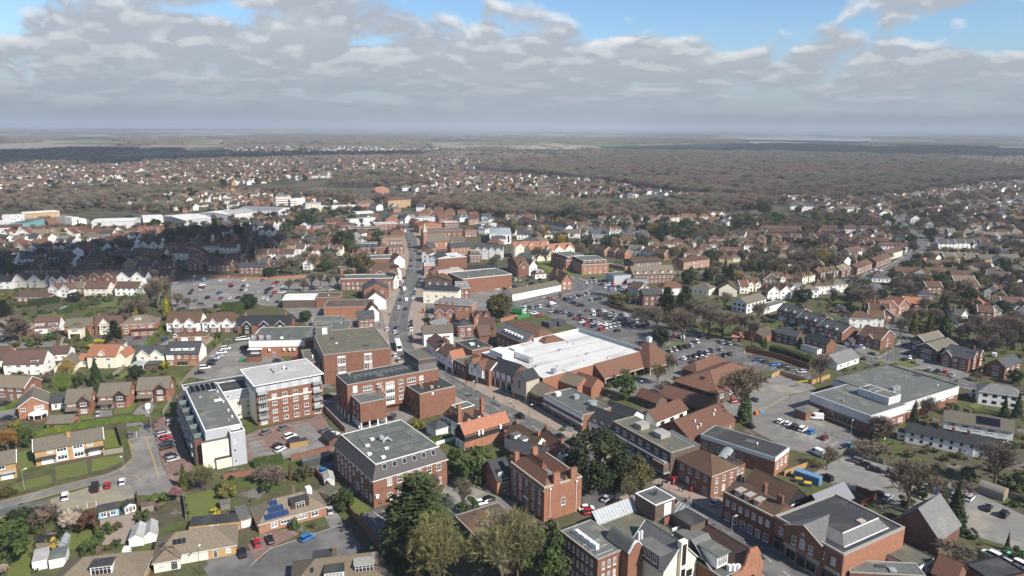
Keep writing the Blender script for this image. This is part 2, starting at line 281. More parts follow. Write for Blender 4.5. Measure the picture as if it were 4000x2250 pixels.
def win_mesh(w,h,st):
 key=(round(w,2),round(h,2),st)
 if key in _win:return _win[key]
 b=MB();hw=w/2
 if st=='door':b.box(-hw,-.05,0,hw,.02,h,0);b.box(-hw+.1,-.07,.1,hw-.1,-.05,h-.5,1);b.box(-hw+.1,-.065,h-.42,hw-.1,-.05,h-.12,2);mats=['upvc','door_paint','glass']
 elif st=='gar':b.box(-hw,-.05,0,hw,.02,h,0);b.box(-hw+.06,-.07,.02,hw-.06,-.05,h-.06,1);mats=['upvc','white_paint']
 elif st=='garr':b.box(-hw,-.05,0,hw,.02,h,0);b.box(-hw+.06,-.07,.02,hw-.06,-.05,h-.06,1);mats=['upvc','wood_red']
 elif st=='shop':
  b.box(-hw,-.06,0,hw,.02,h,1);n=max(1,round(w/1.8))
  for i in range(n):b.box(-hw+.1+i*(w-.1)/n,-.08,.35,-hw+(i+1)*(w-.1)/n,-.06,h-.12,0)
  mats=['glass_dark','stone']
 elif st=='arch':
  n=8;pts=[(-hw,0),(hw,0)]+[(hw*math.cos(math.pi*i/n),h-hw+hw*math.sin(math.pi*i/n))for i in range(n+1)]
  b.face([(x,-.05,z)for x,z in pts],0);b.face([(x*.82,-.06,.1+z*.93)for x,z in pts],1)
  b.box(-.03,-.08,0,.03,-.06,h,0);b.box(-hw,-.08,h*.5,hw,-.06,h*.5+.06,0);mats=['upvc','glass']
 elif st=='oct':
  pts=[(hw*math.cos(2*math.pi*i/12),h/2+h/2*math.sin(2*math.pi*i/12))for i in range(12)]
  b.face([(x,-.05,z)for x,z in pts],0);b.face([(x*.75,-.06,h*.125+z*.75)for x,z in pts],1);mats=['upvc','glass']
 elif st=='dark':b.box(-hw,-.04,0,hw,.02,h,1);b.box(-hw+.06,-.05,.06,hw-.06,-.04,h-.06,0);mats=['glass_dark','dark_metal']
 elif st=='panel':b.box(-hw,-.06,0,hw,.02,h,0);mats=['white_paint']
 else:
  t=.1 if w>.9 else.08
  b.box(-hw,-.06,0,-hw+t,.02,h,0);b.box(hw-t,-.06,0,hw,.02,h,0);b.box(-hw+t,-.06,h-t,hw-t,.02,h,0);b.box(-hw-.08,-.13,-.1,hw+.08,.02,0.0,0);b.box(-hw+t,-.06,.0,hw-t,.02,t,0)
  b.face([(-hw+t,-.015,t),(hw-t,-.015,t),(hw-t,-.015,h-t),(-hw+t,-.015,h-t)],1)
  n=0 if w<.75 else max(1,round(w/.8)-1)
  for i in range(n):x=-hw+(i+1)*w/(n+1);b.box(x-.045,-.05,t,x+.045,-.005,h-t,0)
  if st=='s':b.box(-hw+t,-.05,h*.5-.04,hw-t,-.005,h*.5+.04,0)
  elif h>1.1:b.box(-hw+t,-.045,h*.68-.03,hw-t,-.006,h*.68+.03,0)
  mats=['upvc','glass']
 me=b.mesh('window',mats);_win[key]=me;return me
_pot=[]
def pot_mesh():
 if not _pot:_pot.append(MB().tube((0,0,0),(0,0,.45),.12,.1,6).mesh('chimney_pot',['chimney_pot']))
 return _pot[0]
ROOFN={'n':'tile_brown','r':'tile_red','o':'tile_orange','p':'tile_plum','g':'tile_grey','f':'tile_buff','s':'slate','k':'slate_dark','l':'slate_pale'}
class B:
 """a building: an Empty at its front corner, u along the front, v going back, z up"""
 def __init__(s,name,label,cat,N=None,Rr=None,L=None,d=None,H=6.0,org=None,rz=None,w=None,group=None,zz=None):
  z=H if zz is None else zz
  if N:
   n=at(*N,z)
   if Rr is None:l=at(*L,z);q=(l-n).xy;e=Vector((q.y,-q.x));s.w=w
   else:r=at(*Rr,z);e=(r-n).xy;s.w=e.length
   if Rr is None:s.d=d or q.length
   elif L:
    l=at(*L,z);q=(l-n).xy;s.d=q.length;q2=Vector((q.y,-q.x));e=(e.normalized()*s.w+q2.normalized()*s.d)
    if d:s.d=d
   else:s.d=d
   if w:s.w=w
   s.rz=math.atan2(e.y,e.x);s.o=Vector((n.x,n.y,0))
  else:s.o=Vector((org[0],org[1],0));s.rz=rz;s.w=w;s.d=d
  s.H=H;s.root=empty(name,label,cat,s.o,s.rz,group);s.main=None;s.roof_o=None
 def r(s,q):return q or(0,0,s.w,s.d)
 def loc(s,k,x,y,z):     # picture point at height z -> local u, v
  p=at(k,x,y,z)-s.o;c,n=math.cos(s.rz),math.sin(s.rz);return(p.x*c+p.y*n,-p.x*n+p.y*c)
 def box(s,name,u0,v0,z0,u1,v1,z1,mt,par=None,skip=''):
  return put(name,MB().box(min(u0,u1),min(v0,v1),z0,max(u0,u1),max(v0,v1),z1,0,skip),mt,par or s.root)
 def wall(s,mt,q=None,z0=0,z1=None,name='wall',bands=()):
  u0,v0,u1,v1=s.r(q);z1=z1 or s.H;b=MB().box(u0,v0,z0,u1,v1,z1,0);mats=[mt]
  for(a,c,m2)in bands:mats.append(m2);b.box(u0-.04,v0-.04,a,u1+.04,v1+.04,c,len(mats)-1)
  o=put(name,b,mats,s.root);s.main=s.main or o;return o
 def flat(s,mt,cop='concrete',q=None,z=None,ph=.45,t=.3,over=0.0,par=None):
  u0,v0,u1,v1=s.r(q);z=z or s.H;u0-=over;v0-=over;u1+=over;v1+=over
  o=put('roof',MB().box(u0+.01,v0+.01,z+.003,u1-.01,v1-.01,z+.06),mt,par or s.root);s.roof_o=o
  p=MB();zb=z-.12 if over else z+.003;e=.04
  p.box(u0-e,v0-e,zb,u1+e,v0+t,z+ph).box(u0-e,v1-t,zb,u1+e,v1+e,z+ph).box(u0-e,v0+t,zb,u0+t,v1-t,z+ph).box(u1-t,v0+t,zb,u1+e,v1-t,z+ph)
  put('parapet',p,cop,o);ar=(u1-u0)*(v1-v0)
  if ar>130 and not over:
   rg=random.Random(int(ar*7));sd=random.Random(int(ar*3))
   for i in range(min(7,int(ar/80))):
    u,v=rg.uniform(u0+1.5,u1-1.5),rg.uniform(v0+1.5,v1-1.5);a,c=rg.uniform(.25,.7),rg.uniform(.25,.6);k=rg.random()
    if k<.4:put('felt_patch',MB().box(u-a*3,v-c*3,z+.06,u+a*3,v+c*3,z+.068),rg.choice(['felt_dark','felt_grey','felt_moss']),o)
    elif k<.75:put('roof_vent',MB().box(u-a*.6,v-c*.6,z+.06,u+a*.6,v+c*.6,z+rg.uniform(.4,.9)),rg.choice(['galv','white_paint','concrete']),o)
    else:put('pipe',MB().tube((u,v,z),(u,v,z+rg.uniform(.7,1.4)),.13,.13,6),'dark_metal',o)
  return o
 def gable(s,axis,rise,mt,wm=None,q=None,z=None,over=.35,t=.18,verge=None,end=(1,1),par=None):
  u0,v0,u1,v1=s.r(q);z=z or s.H;b=MB();g=MB();vb=MB()
  A=(lambda a,c,h:(a,c,h))if axis=='u' else(lambda a,c,h:(c,a,h))
  if axis=='u':a0,a1,c0,c1=u0,u1,v0,v1
  else:a0,a1,c0,c1=v0,v1,u0,u1
  cm=(c0+c1)/2;half=(c1-c0)/2;k=rise/half;e0=a0-over*end[0];e1=a1+over*end[1];zo=z-over*k+.06
  def sl(ca,za,flip):
   P=[A(e0,ca,za),A(e1,ca,za),A(e1,cm,z+rise+.06),A(e0,cm,z+rise+.06)]
   b.slab(*(P if flip else P[::-1]),t)
  f=axis=='u'
  sl(c0-over,zo,f);sl(c1+over,zo,not f)
  o=put('roof',b,mt,par or s.root);s.roof_o=o
  if wm:
   for a in(a0+.01,a1-.01):put('gable_wall',MB().face([A(a,c0,z-.02),A(a,c1,z-.02),A(a,cm,z+rise-.1)]),wm,par or s.root)
  if verge:
   for i,a in enumerate((e0,e1)):
    if not end[i]:continue
    vb=MB()
    for ca in(c0-over,c1+over):
     p0,p1=Vector(A(a,ca,zo-.1)),Vector(A(a,cm,z+rise-.04));vb.tube(p0,p1,.13,.13,4)
    put('bargeboard',vb,verge,o)
  rb=MB().tube(A(e0,cm,z+rise+.07),A(e1,cm,z+rise+.07),.11,.11,4);put('ridge',rb,mt,o)
  return o
 def hip(s,rise,mt,q=None,z=None,over=.4,axis=None,ridge=None,par=None,cap='',fascia='upvc'):
  u0,v0,u1,v1=s.r(q);z=z or s.H;u0-=over;v0-=over;u1+=over;v1+=over;w=u1-u0;d=v1-v0
  axis=axis or('u' if w>=d else 'v');b=MB();um=(u0+u1)/2;vm=(v0+v1)/2;zt=z+rise
  if axis=='u':i=d/2 if ridge is None else(w-ridge)/2;r0,r1=(u0+i,vm,zt),(u1-i,vm,zt)
  else:i=w/2 if ridge is None else(d-ridge)/2;r0,r1=(um,v0+i,zt),(um,v1-i,zt)
  e=[(u0,v0,z),(u1,v0,z),(u1,v1,z),(u0,v1,z)]
  if axis=='u':b.face([e[0],e[1],r1,r0]).face([e[2],e[3],r0,r1]).face([e[1],e[2],r1]).face([e[3],e[0],r0])
  else:b.face([e[1],e[2],r1,r0]).face([e[3],e[0],r0,r1]).face([e[0],e[1],r0]).face([e[2],e[3],r1])
  b.box(u0,v0,z-.16,u1,v1,z-.002,1,'t')
  h=MB()
  for p in e:h.tube(p,r0 if(Vector(p)-Vector(r0)).length<(Vector(p)-Vector(r1)).length else r1,.09,.09,4)
  h.tube(r0,r1,.09,.09,4)
  o=put('roof',b,[mt,fascia],par or s.root);put('ridge',h,cap or mt,o);s.roof_o=o;return o
 def mansard(s,rise,ins,mt,top,q=None,z=None):
  u0,v0,u1,v1=s.r(q);z=z or s.H;b=MB();e=.25
  p=[(u0-e,v0-e,z),(u1+e,v0-e,z),(u1+e,v1+e,z),(u0-e,v1+e,z)];q=[(u0+ins,v0+ins,z+rise),(u1-ins,v0+ins,z+rise),(u1-ins,v1-ins,z+rise),(u0+ins,v1-ins,z+rise)]
  for i in range(4):j=(i+1)%4;b.face([p[i],p[j],q[j],q[i]])
  o=put('roof',b,mt,s.root);s.roof_o=o
  put('flat_top',MB().box(u0+ins+.02,v0+ins+.02,z+rise-.1,u1-ins-.02,v1-ins-.02,z+rise+.03),top,o)
  k=MB();t=.25;a0,c0,a1,c1=u0+ins-.03,v0+ins-.03,u1-ins+.03,v1-ins+.03
  k.box(a0,c0,z+rise-.08,a1,c0+t,z+rise+.16).box(a0,c1-t,z+rise-.08,a1,c1,z+rise+.16).box(a0,c0+t,z+rise-.08,a0+t,c1-t,z+rise+.16).box(a1-t,c0+t,z+rise-.08,a1,c1-t,z+rise+.16)
  put('edge_trim',k,'white_paint',o)
  k=MB().box(u0-e-.1,v0-e-.1,z-.28,u1+e+.1,v1+e+.1,z-.01,0,'t');put('gutter',k,'white_paint',s.root)
  return o
 def face(s,F,q=None):
  u0,v0,u1,v1=s.r(q)
  return{'F':((u0,v0),(1,0),u1-u0,0),'R':((u1,v0),(0,1),v1-v0,R(90)),'K':((u1,v1),(-1,0),u1-u0,R(180)),'L':((u0,v1),(0,-1),v1-v0,R(-90))}[F]
 def win(s,F,n,z,w,h,st='w',a=.6,e=None,q=None,name=None,skip=(),par=None):
  (x,y),(dx,dy),ln,rz=s.face(F,q);e=a if e is None else e
  me=win_mesh(w,h,st);name=name or{'door':'door','gar':'garage_door','garr':'garage_door','shop':'shop_window','panel':'panel'}.get(st,'window')
  for zz in(z if isinstance(z,(list,tuple))else[z]):
   for i in range(n):
    if i in skip:continue
    t=a+(i+.5)*(ln-a-e)/n
    link(name,me,par or s.root,(x+dx*t,y+dy*t,zz),rz)
  return s
 def at1(s,F,t,z,w,h,st='w',q=None,name=None,par=None):
  (x,y),(dx,dy),ln,rz=s.face(F,q)
  name=name or{'door':'door','gar':'garage_door','garr':'garage_door','shop':'shop_window','panel':'panel'}.get(st,'window')
  return link(name,win_mesh(w,h,st),par or s.root,(x+dx*t*ln,y+dy*t*ln,z),rz)
 def chim(s,u,v,z0,z1,su=.9,sv=.6,mt='brick',pots=2):
  o=s.box('chimney',u-su/2,v-sv/2,z0,u+su/2,v+sv/2,z1,mt,s.roof_o or s.root)
  put('chimney_cap',MB().box(u-su/2-.06,v-sv/2-.06,z1-.25,u+su/2+.06,v+sv/2+.06,z1-.1),mt,s.root)
  for i in range(pots):t=(i+.5)/pots-.5;link('chimney_pot',pot_mesh(),s.root,(u+su*t,v,z1)if su>=sv else(u,v+sv*t,z1))
  return o
 def dorm(s,F,t,z,w,h,dep,rm='felt_dark',wm='render_white',ww=None,inset=1.0,st='w',q=None,gab=False):
  (x,y),(dx,dy),ln,rz=s.face(F,q);nx,ny=-dy,dx   # inward
  b=MB().box(-w/2,0,0,w/2,dep,h);cx,cy=x+dx*t*ln+nx*inset,y+dy*t*ln+ny*inset
  o=put('dormer',b,wm,s.roof_o or s.root,(cx,cy,z),rz)
  if gab:
   k=MB();e=.15;rise=w*.42
   for sg in(-1,1):
    P=[(sg*(w/2+e),-e,h-.05),(sg*(w/2+e),dep,h-.05),(0,dep,h+rise),(0,-e,h+rise)];k.slab(*(P if sg>0 else P[::-1]),.1)
   k.face([(-w/2,0,h),(w/2,0,h),(0,0,h+rise-.1)],1);put('dormer_roof',k,[rm,wm],o)
  else:put('dormer_roof',MB().box(-w/2-.15,-.2,h+.002,w/2+.15,dep,h+.14),rm,o)
  link('window',win_mesh(ww or w-.4,h-.35,st),o,(0,0,.15),0);return o
 def sky(s,F,t,k,z,w,h,rise,half,q=None,mt='glass_dark',n=1,gap=.2,par=None,fr='dark_metal',o=0.0):
  """rooflight / panel lying on a slope: k = fraction up the slope"""
  (x,y),(dx,dy),ln,rz=s.face(F,q);nx,ny=-dy,dx;an=math.atan2(rise,half);ins=half*k-o
  for i in range(n):
   off=(i-(n-1)/2)*(w+gap)
   b=MB().box(-w/2,0,.02,w/2,h,.09,0).box(-w/2+.06,.06,.09,w/2-.06,h-.06,.11,1)
   o=put('rooflight' if 'solar' not in mt else 'solar_panel',b,[fr,mt],s.roof_o or s.root,(x+dx*(t*ln+off)+nx*ins,y+dy*(t*ln+off)+ny*ins,z+rise*k+.1),rz)
   o.rotation_euler=Matrix.Rotation(rz,3,'Z').to_quaternion().to_matrix().__matmul__(Matrix.Rotation(an,3,'X')).to_euler()
 def fgable(s,F,t,w,out,z,rise,rm,wm,z0=0,verge='upvc',deep=None,q=None,over=.3):
  """projecting front gable block"""
  (x,y),(dx,dy),ln,rz=s.face(F,q);o=put('gable_bay',MB().box(-w/2,-out,z0,w/2,.05,z),wm,s.root,(x+dx*t*ln,y+dy*t*ln,0),rz)
  deep=deep or w*.5+out;b=MB();k=rise/(w/2);zo=z-over*k+.05;g=MB();vb=MB()
  for sg in(-1,1):
   P=[(sg*(w/2+over),-out-over,zo),(sg*(w/2+over),.0,zo),(0,deep,z+rise+.05),(0,-out-over,z+rise+.05)];b.slab(*(P if sg>0 else P[::-1]),.15)
   vb.tube((sg*(w/2+over),-out-over,zo-.08),(0,-out-over,z+rise-.03),.12,.12,4)
  put('gable_roof',b,rm,o);g.face([(-w/2,-out+.01,z-.01),(w/2,-out+.01,z-.01),(0,-out+.01,z+rise-.08)]);put('gable_wall',g,wm,o)
  if verge:put('bargeboard',vb,verge,o)
  return o,lambda tt,zz,ww,hh,st='w':link('window',win_mesh(ww,hh,st),o,(-w/2+tt*w,-out,zz),0)
 def bay(s,F,t,w,out,z0,z1,wm='render_white',rm='slate',wh=1.4,q=None):
  (x,y),(dx,dy),ln,rz=s.face(F,q);c=w*.22
  pts=[(-w/2,.02),(-w/2+c,-out),(w/2-c,-out),(w/2,.02)]
  o=put('bay',MB().prism(pts,z0,z1),wm,s.root,(x+dx*t*ln,y+dy*t*ln,0),rz)
  put('bay_roof',MB().prism([(p[0]*1.08,p[1]*1.1)for p in pts],z1,z1+.15),rm,o);link('window',win_mesh(w-2*c-.1,wh,'w'),o,(0,-out,z1-wh-.15),0);return o
 def rails(s,pts,z,h=1.1,par=None,mt='galv',step=2.0):
  b=MB()
  for(x0,y0),(x1,y1)in zip(pts,pts[1:]):
   L=math.hypot(x1-x0,y1-y0);n=max(1,int(L/step))
   for i in range(n+1):t=i/n;b.tube((x0+(x1-x0)*t,y0+(y1-y0)*t,z),(x0+(x1-x0)*t,y0+(y1-y0)*t,z+h),.04,.04,4)
   for zz in(h*.5,h):b.tube((x0,y0,z+zz),(x1,y1,z+zz),.04,.04,4)
  return put('railing',b,mt,par or s.roof_o or s.root)
 def vent(s,u,v,z,su=.9,sv=.9,h=.6,mt='galv',name='roof_vent'):
  b=MB().box(u-su/2,v-sv/2,z,u+su/2,v+sv/2,z+h*.75).box(u-su/2-.08,v-sv/2-.08,z+h*.75,u+su/2+.08,v+sv/2+.08,z+h)
  return put(name,b,mt,s.roof_o or s.root)
def lettering(text,size,par,loc,rot):
 cu=bpy.data.curves.new('lettering','FONT');cu.body=text;cu.size=size;cu.align_x='CENTER';cu.extrude=.03;o=bpy.data.objects.new('lettering',cu);COL.objects.link(o)
 me=bpy.data.meshes.new_from_object(o.evaluated_get(bpy.context.evaluated_depsgraph_get()));bpy.data.objects.remove(o);me.materials.clear();me.materials.append(M['black_metal']);o=link('lettering',me,par,loc);o.rotation_euler=rot
# ------------------------------------------------------------------ the buildings nearest the camera
def balcony(b,F,t,z,w=2.6,dep=1.3,glass=True):
 (x,y),(dx,dy),ln,rz=b.face(F)
 o=put('balcony',MB().box(-w/2,-dep,0,w/2,-.07,.18),'concrete',b.root,(x+dx*t*ln,y+dy*t*ln,z),rz)
 k=MB();k.box(-w/2,-dep,.18,w/2,-dep+.05,1.15).box(-w/2,-dep,.18,-w/2+.05,-.07,1.15).box(w/2-.05,-dep,.18,w/2,-.07,1.15)
 put('balustrade',k,'zinc' if glass else 'galv',o);return o
def foreground():
 # --- apartments left of centre
 b=B('apartment_block','long grey and cream apartment wing with dark flat roof and ten rooftop solar panels','apartment block',('e',2062,1250),('e',2440,1185),('e',1835,815),H=12.3)
 b.wall('cladding');b.flat('felt_grey','white_paint',ph=.2)
 q=(-3.0,2.2,0,b.d);b.wall('brick_dark',q,z1=9.3,name='lower_wing');put('terrace',MB().box(-2.99,2.25,9.3,-.06,b.d,9.36),'felt_dark',b.root)
 b.win('L',9,[.7,3.7,6.6],1.5,1.7,'w',q=q);b.win('L',9,9.45,1.6,2.0,'w')
 for i in range(5):
  v=3.5+i*(b.d-4)/5;put('balustrade',MB().box(-3.05,v,9.37,-2.97,v+(b.d-4)/5-.6,10.5),'glass_teal',b.root);b.box('divider',-2.9,v-.3,9.37,-.07,v-.1,10.8,'glass_teal')
 for i in range(5):
  for z in(3.2,6.1):put('balcony',MB().box(-3.9,4+i*(b.d-5)/5,z,-3.06,6.4+i*(b.d-5)/5,z+1.0),'zinc',b.root)
 o=b.wall('render_cream',(-1.4,-1.2,b.w*.6,.02),z1=9.1,name='cream_bay');b.box('bay_roof',-1.5,-1.3,9.1,b.w*.6,0,9.25,'felt_grey')
 b.wall('render_cream',(b.w*.2,-2.4,b.w*.62,-1.2),z1=3.2,name='porch');b.box('porch_roof',b.w*.18,-2.5,3.2,b.w*.62,-1.2,3.4,'felt_dark')
 q=(b.w*.62,-2.8,b.w*1.02,1.5);b.wall('cladding',q,z1=11.2,name='stair_tower');b.flat('felt_grey','white_paint',q,z=11.2,ph=.15)
 b.win('F',1,[1.0,4.6,7.6],.7,1.3,a=.1,e=2.4,q=q);b.at1('F',.85,4.6,.9,1.3,q=(-1.4,-1.2,b.w*.6,0))
 b.box('rooflight',b.w*.68,-.9,11.3,b.w*.92,.3,11.75,'white_paint')
 for z0,n,v0 in((0,5,b.d-5.2),(0,5,b.d-8.2)):
  for i in range(n):
   x=1.0+i*1.75;s=MB().slab((x,v0,12.75),(x+1.6,v0,12.75),(x+1.6,v0+2.0,13.6),(x,v0+2.0,13.6),.06,0);s.slab((x+.06,v0+.06,12.79),(x+1.54,v0+.06,12.79),(x+1.54,v0+1.94,13.64),(x+.06,v0+1.94,13.64),.02,1);put('solar_panel',s,['galv','solar_black'],b.root)
 for u,v in((b.w*.85,b.d*.75),(b.w*.85,b.d*.5),(b.w*.85,b.d*.3),(b.w*.85,b.d*.16)):b.vent(u,v,12.35,.4,.4,.7,'white_paint')
 for v in(b.d*.82,b.d*.55):b.box('rooflight',b.w*.62,v,12.36,b.w*.85,v+1.3,12.8,'white_paint')
 # link wing going right to the tower
 u1,v1=b.loc('e',2545,812,11);u0,v0=b.loc('e',2300,850,11)
 q=(b.w+.02,v0,u1,v0+11);b.wall('render_cream',q,z1=7.6,name='link_wing');b.wall('cladding',q,z0=7.6,z1=11,name='link_upper');b.flat('felt_dark','white_paint',q,z=11,ph=.25)
 for z in(.9,3.7,5.6,8.6):b.win('F',3,z,1.2,1.2,q=q,a=.3)
 b.flat('felt_green','white_paint',(0,b.d+.02,u1,b.d+9),z=10.5,ph=.1);b.wall('cladding',(0,b.d+.02,u1,b.d+9),z1=10.49,name='rear_wing')
 # five storey block
 b=B('apartment_block','five storey brick apartment block under an overhanging white flat roof with corner balconies','apartment block',('f',125,785),('f',780,668),('f',-5,630),H=15.6)
 b.wall('brick',bands=[(9.0,9.5,'render_cream')],z1=12.6);b.wall('cladding',(-.02,-.02,b.w+.02,b.d+.02),12.6,15.5,name='top_storey');b.flat('felt_pale','white_paint',over=.9,ph=.12,z=15.6,t=.4)
 b.wall('render_cream',(-.25,1.0,0,b.d*.8),.5,12.4,name='side_panel')
 b.win('F',4,[.9,3.9,6.9,9.7,13.0],1.7,1.5,a=4.2,e=4.0)
 for i,z in enumerate((.2,3.0,6.0,9.0,12.1)):
  b.at1('F',.09,z+.3,2.2,2.2,'w');b.at1('F',.92,z+.3,2.2,2.2,'w')
  if i:balcony(b,'F',.08,z,3.4,1.5,i%2==0);balcony(b,'F',.925,z,3.4,1.5,i%2==1)
  b.win('R',4,z+.9,1.3,1.4);b.win('L',3,z+.9,1.2,1.4,a=3)
 b.box('roof_hatch',b.w*.38,b.d*.45,15.7,b.w*.52,b.d*.75,16.2,'felt_pale');b.vent(b.w*.62,b.d*.55,15.7,.9,.9,1.5);b.vent(b.w*.57,b.d*.62,15.7,.6,.6,1.2,'white_paint')
 # --- brick offices in the centre
 b=B('office_building','three storey red brick office with olive flat roof and white window strips','office building',('f',805,485),('f',1480,405),('f',720,240),H=12.8)
 b.d=36
 b.wall('brick');b.flat('felt_moss','concrete',ph=.3)
 for t in(.26,.65):
  for dt in(-.036,.036):
   for z in(1.6,4.9,8.4):b.at1('F',t+dt,z,1.3,2.4,'s')
  for z in(4.1,7.5,11.0):b.at1('F',t,z,3.2,.7,'panel')
 b.win('L',7,[1.2,4.6,8.2],1.4,2.4,'s',a=4);b.win('L',7,[3.8,7.2,10.8],1.5,.7,'panel',a=4);b.win('R',8,[1.2,4.6,8.2],1.4,2.4,'s')
 u,v=b.loc('f',1000,250,13);q=(0.5,30,8,36);b.wall('slate_pale',q,12.9,16.6,name='plant_room');b.flat('felt_moss','concrete',q,z=16.6,ph=.2);b.at1('F',.55,13.2,2.2,3.0,'panel',q=q)
 q=(-6.5,6,-.02,25);b.wall('brick',q,z1=8.2,name='side_wing');b.flat('felt_moss','concrete',q,z=8.2,ph=.3);b.win('L',8,[1,4.6],.9,2.2,'s',q=q);b.win('F',3,4.8,.9,2.2,'s',q=q);b.vent(-3,12,8.3,.5,.5,1.4,'white_paint')
 # low green roofed commercial block
 b=B('shop_building','low brick commercial building with wide green flat roof, three roof cowls and white fascia','commercial building',('f',55,345),('f',620,338),('f',160,205),H=7.6)
 b.wall('brick_orange',z1=4.8);b.wall('white_paint',(-.05,-.05,b.w,b.d),4.8,7.5,name='fascia');b.flat('felt_green','white_paint',ph=.12)
 q=(b.w,-1,b.w+18,b.d+8);b.wall('brick',q,z1=7.9,name='rear_hall');b.flat('felt_green','concrete',q,z=7.9,ph=.2);b.win('F',3,4.6,1.7,2.0,'s',q=(b.w+6.5,-1,b.w+16,5))
 b.win('F',7,5.3,1.3,1.1,'w',a=b.w*.38,e=.3);b.at1('F',.1,5.1,5,2.0,'gar',name='vent_panel');b.at1('F',.29,5.1,4.6,2.0,'gar',name='vent_panel');b.at1('F',.1,.1,3.6,3.4,'gar');b.at1('F',.43,.1,1.1,2.2,'door')
 b.box('canopy',-.5,-1.6,4.0,6,-.06,4.25,'white_paint')
 for t in(.36,.62,.72,.8):b.vent(b.w*t,-.45,2.9,.9,.6,1.1,'white_paint','air_conditioner')
 for t in(.06,.2,.33):
  k=MB()
  for i in range(6):
   a0,a1=math.pi*i/6,math.pi*(i+1)/6;k.face([(-.9,1.0*math.cos(a0),1.0+1.1*math.sin(a0)),(-.9,1.0*math.cos(a1),1.0+1.1*math.sin(a1)),(.9,1.0*math.cos(a1),1.0+1.1*math.sin(a1)),(.9,1.0*math.cos(a0),1.0+1.1*math.sin(a0))])
  k.box(-.9,-1,0,.9,1,1.0);put('roof_cowl',k,'galv',b.root,(b.w*t,3.0,7.6))
 put('chimney_stack',MB().box(0,0,0,5.5,.4,1.9),'brick',b.root,(b.w*.02,4.6,7.66))
 for u,v in((14,4),(30,8)):put('roof_dome',MB().tube((0,0,0),(0,0,.5),.9,.7,10).tube((0,0,.5),(0,0,.9),.7,.2,10),'white_paint',b.root,(u,v,7.66))
 put('enclosure',MB().box(.5,-7.5,0,6.5,-4.6,2.8),'brick',b.root);b.box('enclosure_roof',.3,-7.7,2.8,6.7,-4.4,3.0,'felt_dark')
 # office on columns with plant tower
 b=B('office_building','red brick office raised on white columns with railed dark roof and grey plant tower','office building',('f',1045,788),('f',1972,624),('f',912,688),H=14.2)
 b.wall('brick',z0=3.2);b.wall('brick_dark',(3,1.5,b.w,b.d),0,3.2,name='ground_storey');b.flat('felt_dark','concrete',ph=.3)
 for i in range(4):b.box('column',-.02,.1+i*(b.d-.6)/3,0,.45,.55+i*(b.d-.6)/3,3.2,'white_paint')
 for z in(5.0,8.2,11.0):
  b.at1('F',.21,z,3.4,1.7,'w');b.at1('F',.45,z,3.4,1.7,'w');b.at1('F',.57,z,1.7,1.7,'w');b.at1('F',.69,z,3.4,1.7,'w')
  b.at1('F',.8,z,1.7,1.7,'w');b.win('L',2,z,1.0,1.7,'dark');b.at1('F',.45,z-1.1,3.4,1.0,'panel').name='panel'
 b.at1('F',.08,10.9,1.6,2.6,'panel');b.at1('F',.33,11.2,1.6,1.6,'panel');b.win('R',3,[5,8,11],1.6,1.6)
 b.rails([(b.w*.12,b.d*.2),(b.w*.12,b.d*.35),(b.w*.82,b.d*.35),(b.w*.82,b.d*.6)],14.25,1.2);b.rails([(b.w*.14,b.d*.5),(b.w*.82,b.d*.5)],14.25,1.2)
 q=(b.w*.78,.6,b.w*.985,b.d+1.5);b.wall('slate_pale',q,14.21,18.6,name='plant_tower');b.wall('roof_old',(q[0]-.03,q[1]-.03,q[2]+.03,q[3]+.03),17.0,18.59,name='plant_tower_band');b.flat('felt_moss','lead',q,z=18.6,ph=.35)
 u0,v0=b.loc('f',1175,975,10.0);u1,v1=b.loc('f',1430,915,10.0);q=(u0,v0,u1,-.05)
 b.wall('brick',q,3.0,10.0,name='front_wing');b.flat('felt_grey','concrete',q,z=10,ph=.3);b.win('L',2,[4.2,7.4],1.0,1.5,'w',q=q);b.box('undercroft',q[0]+1.5,q[1]+5,0,q[2]-.3,-.1,3,'brick_dark')
 for i in range(5):b.box('column',q[0]+.02,q[1]+.05+i*(-q[1]-.6)/4,0,q[0]+.45,q[1]+.5+i*(-q[1]-.6)/4,3.0,'white_paint')
 for i in range(1,4):b.box('column',q[0]+i*(q[2]-q[0]-.45)/3,q[1]+.05,0,q[0]+.45+i*(q[2]-q[0]-.45)/3,q[1]+.5,3.0,'white_paint')
 st=MB();uu=q[2]+.4
 for f in range(5):
  s0,s1=(0,3.0)if f%2==0 else(3.0,0)
  for i in range(10):v=-4.6+s0+(s1-s0)*i/10;z=.3+f*2.6+i*.26;st.box(uu,v,z,uu+1.1,v+.3,z+.06)
  st.box(uu,-4.6+s1-.6,.3+f*2.6+2.6,uu+1.4,-4.6+s1+.4,.3+f*2.6+2.66);st.tube((uu,-4.6+s0,1.3+f*2.6),(uu,-4.6+s1,3.9+f*2.6),.05,.05,4)
 put('fire_escape',st,'stone',b.root)
 b=B('office_annex','square windowless brick annex with a rain puddle on its flat roof beside the raised office','office building',('f',1775,880),('f',2130,795),('f',1612,772),H=9.6)
 b.wall('brick');b.flat('felt_dark','concrete',ph=.35);b.win('L',4,[1.2,4.4,7.2],1.1,1.3,'dark');b.at1('F',.36,8.4,.8,.9,'panel')
 pl=[(.25,.3),(.6,.22),(.95,.5),(.97,.9),(.7,.95),(.3,.8),(.15,.5)];put('puddle',MB().face([(x*b.w,y*b.d,9.665)for x,y in pl]),'standing_water',b.roof_o);b.vent(b.w*.45,b.d*.25,9.66,1.1,1.1,.9,'concrete');b.vent(b.w*.3,b.d*.55,9.66,.5,.5,.8)
 # mansard office
 b=B('office_building','red brick office with purple slate mansard and green felt roof top behind the dark conifer','office building',('b',1105,550),('b',1810,350),('b',722,222),H=8.5)
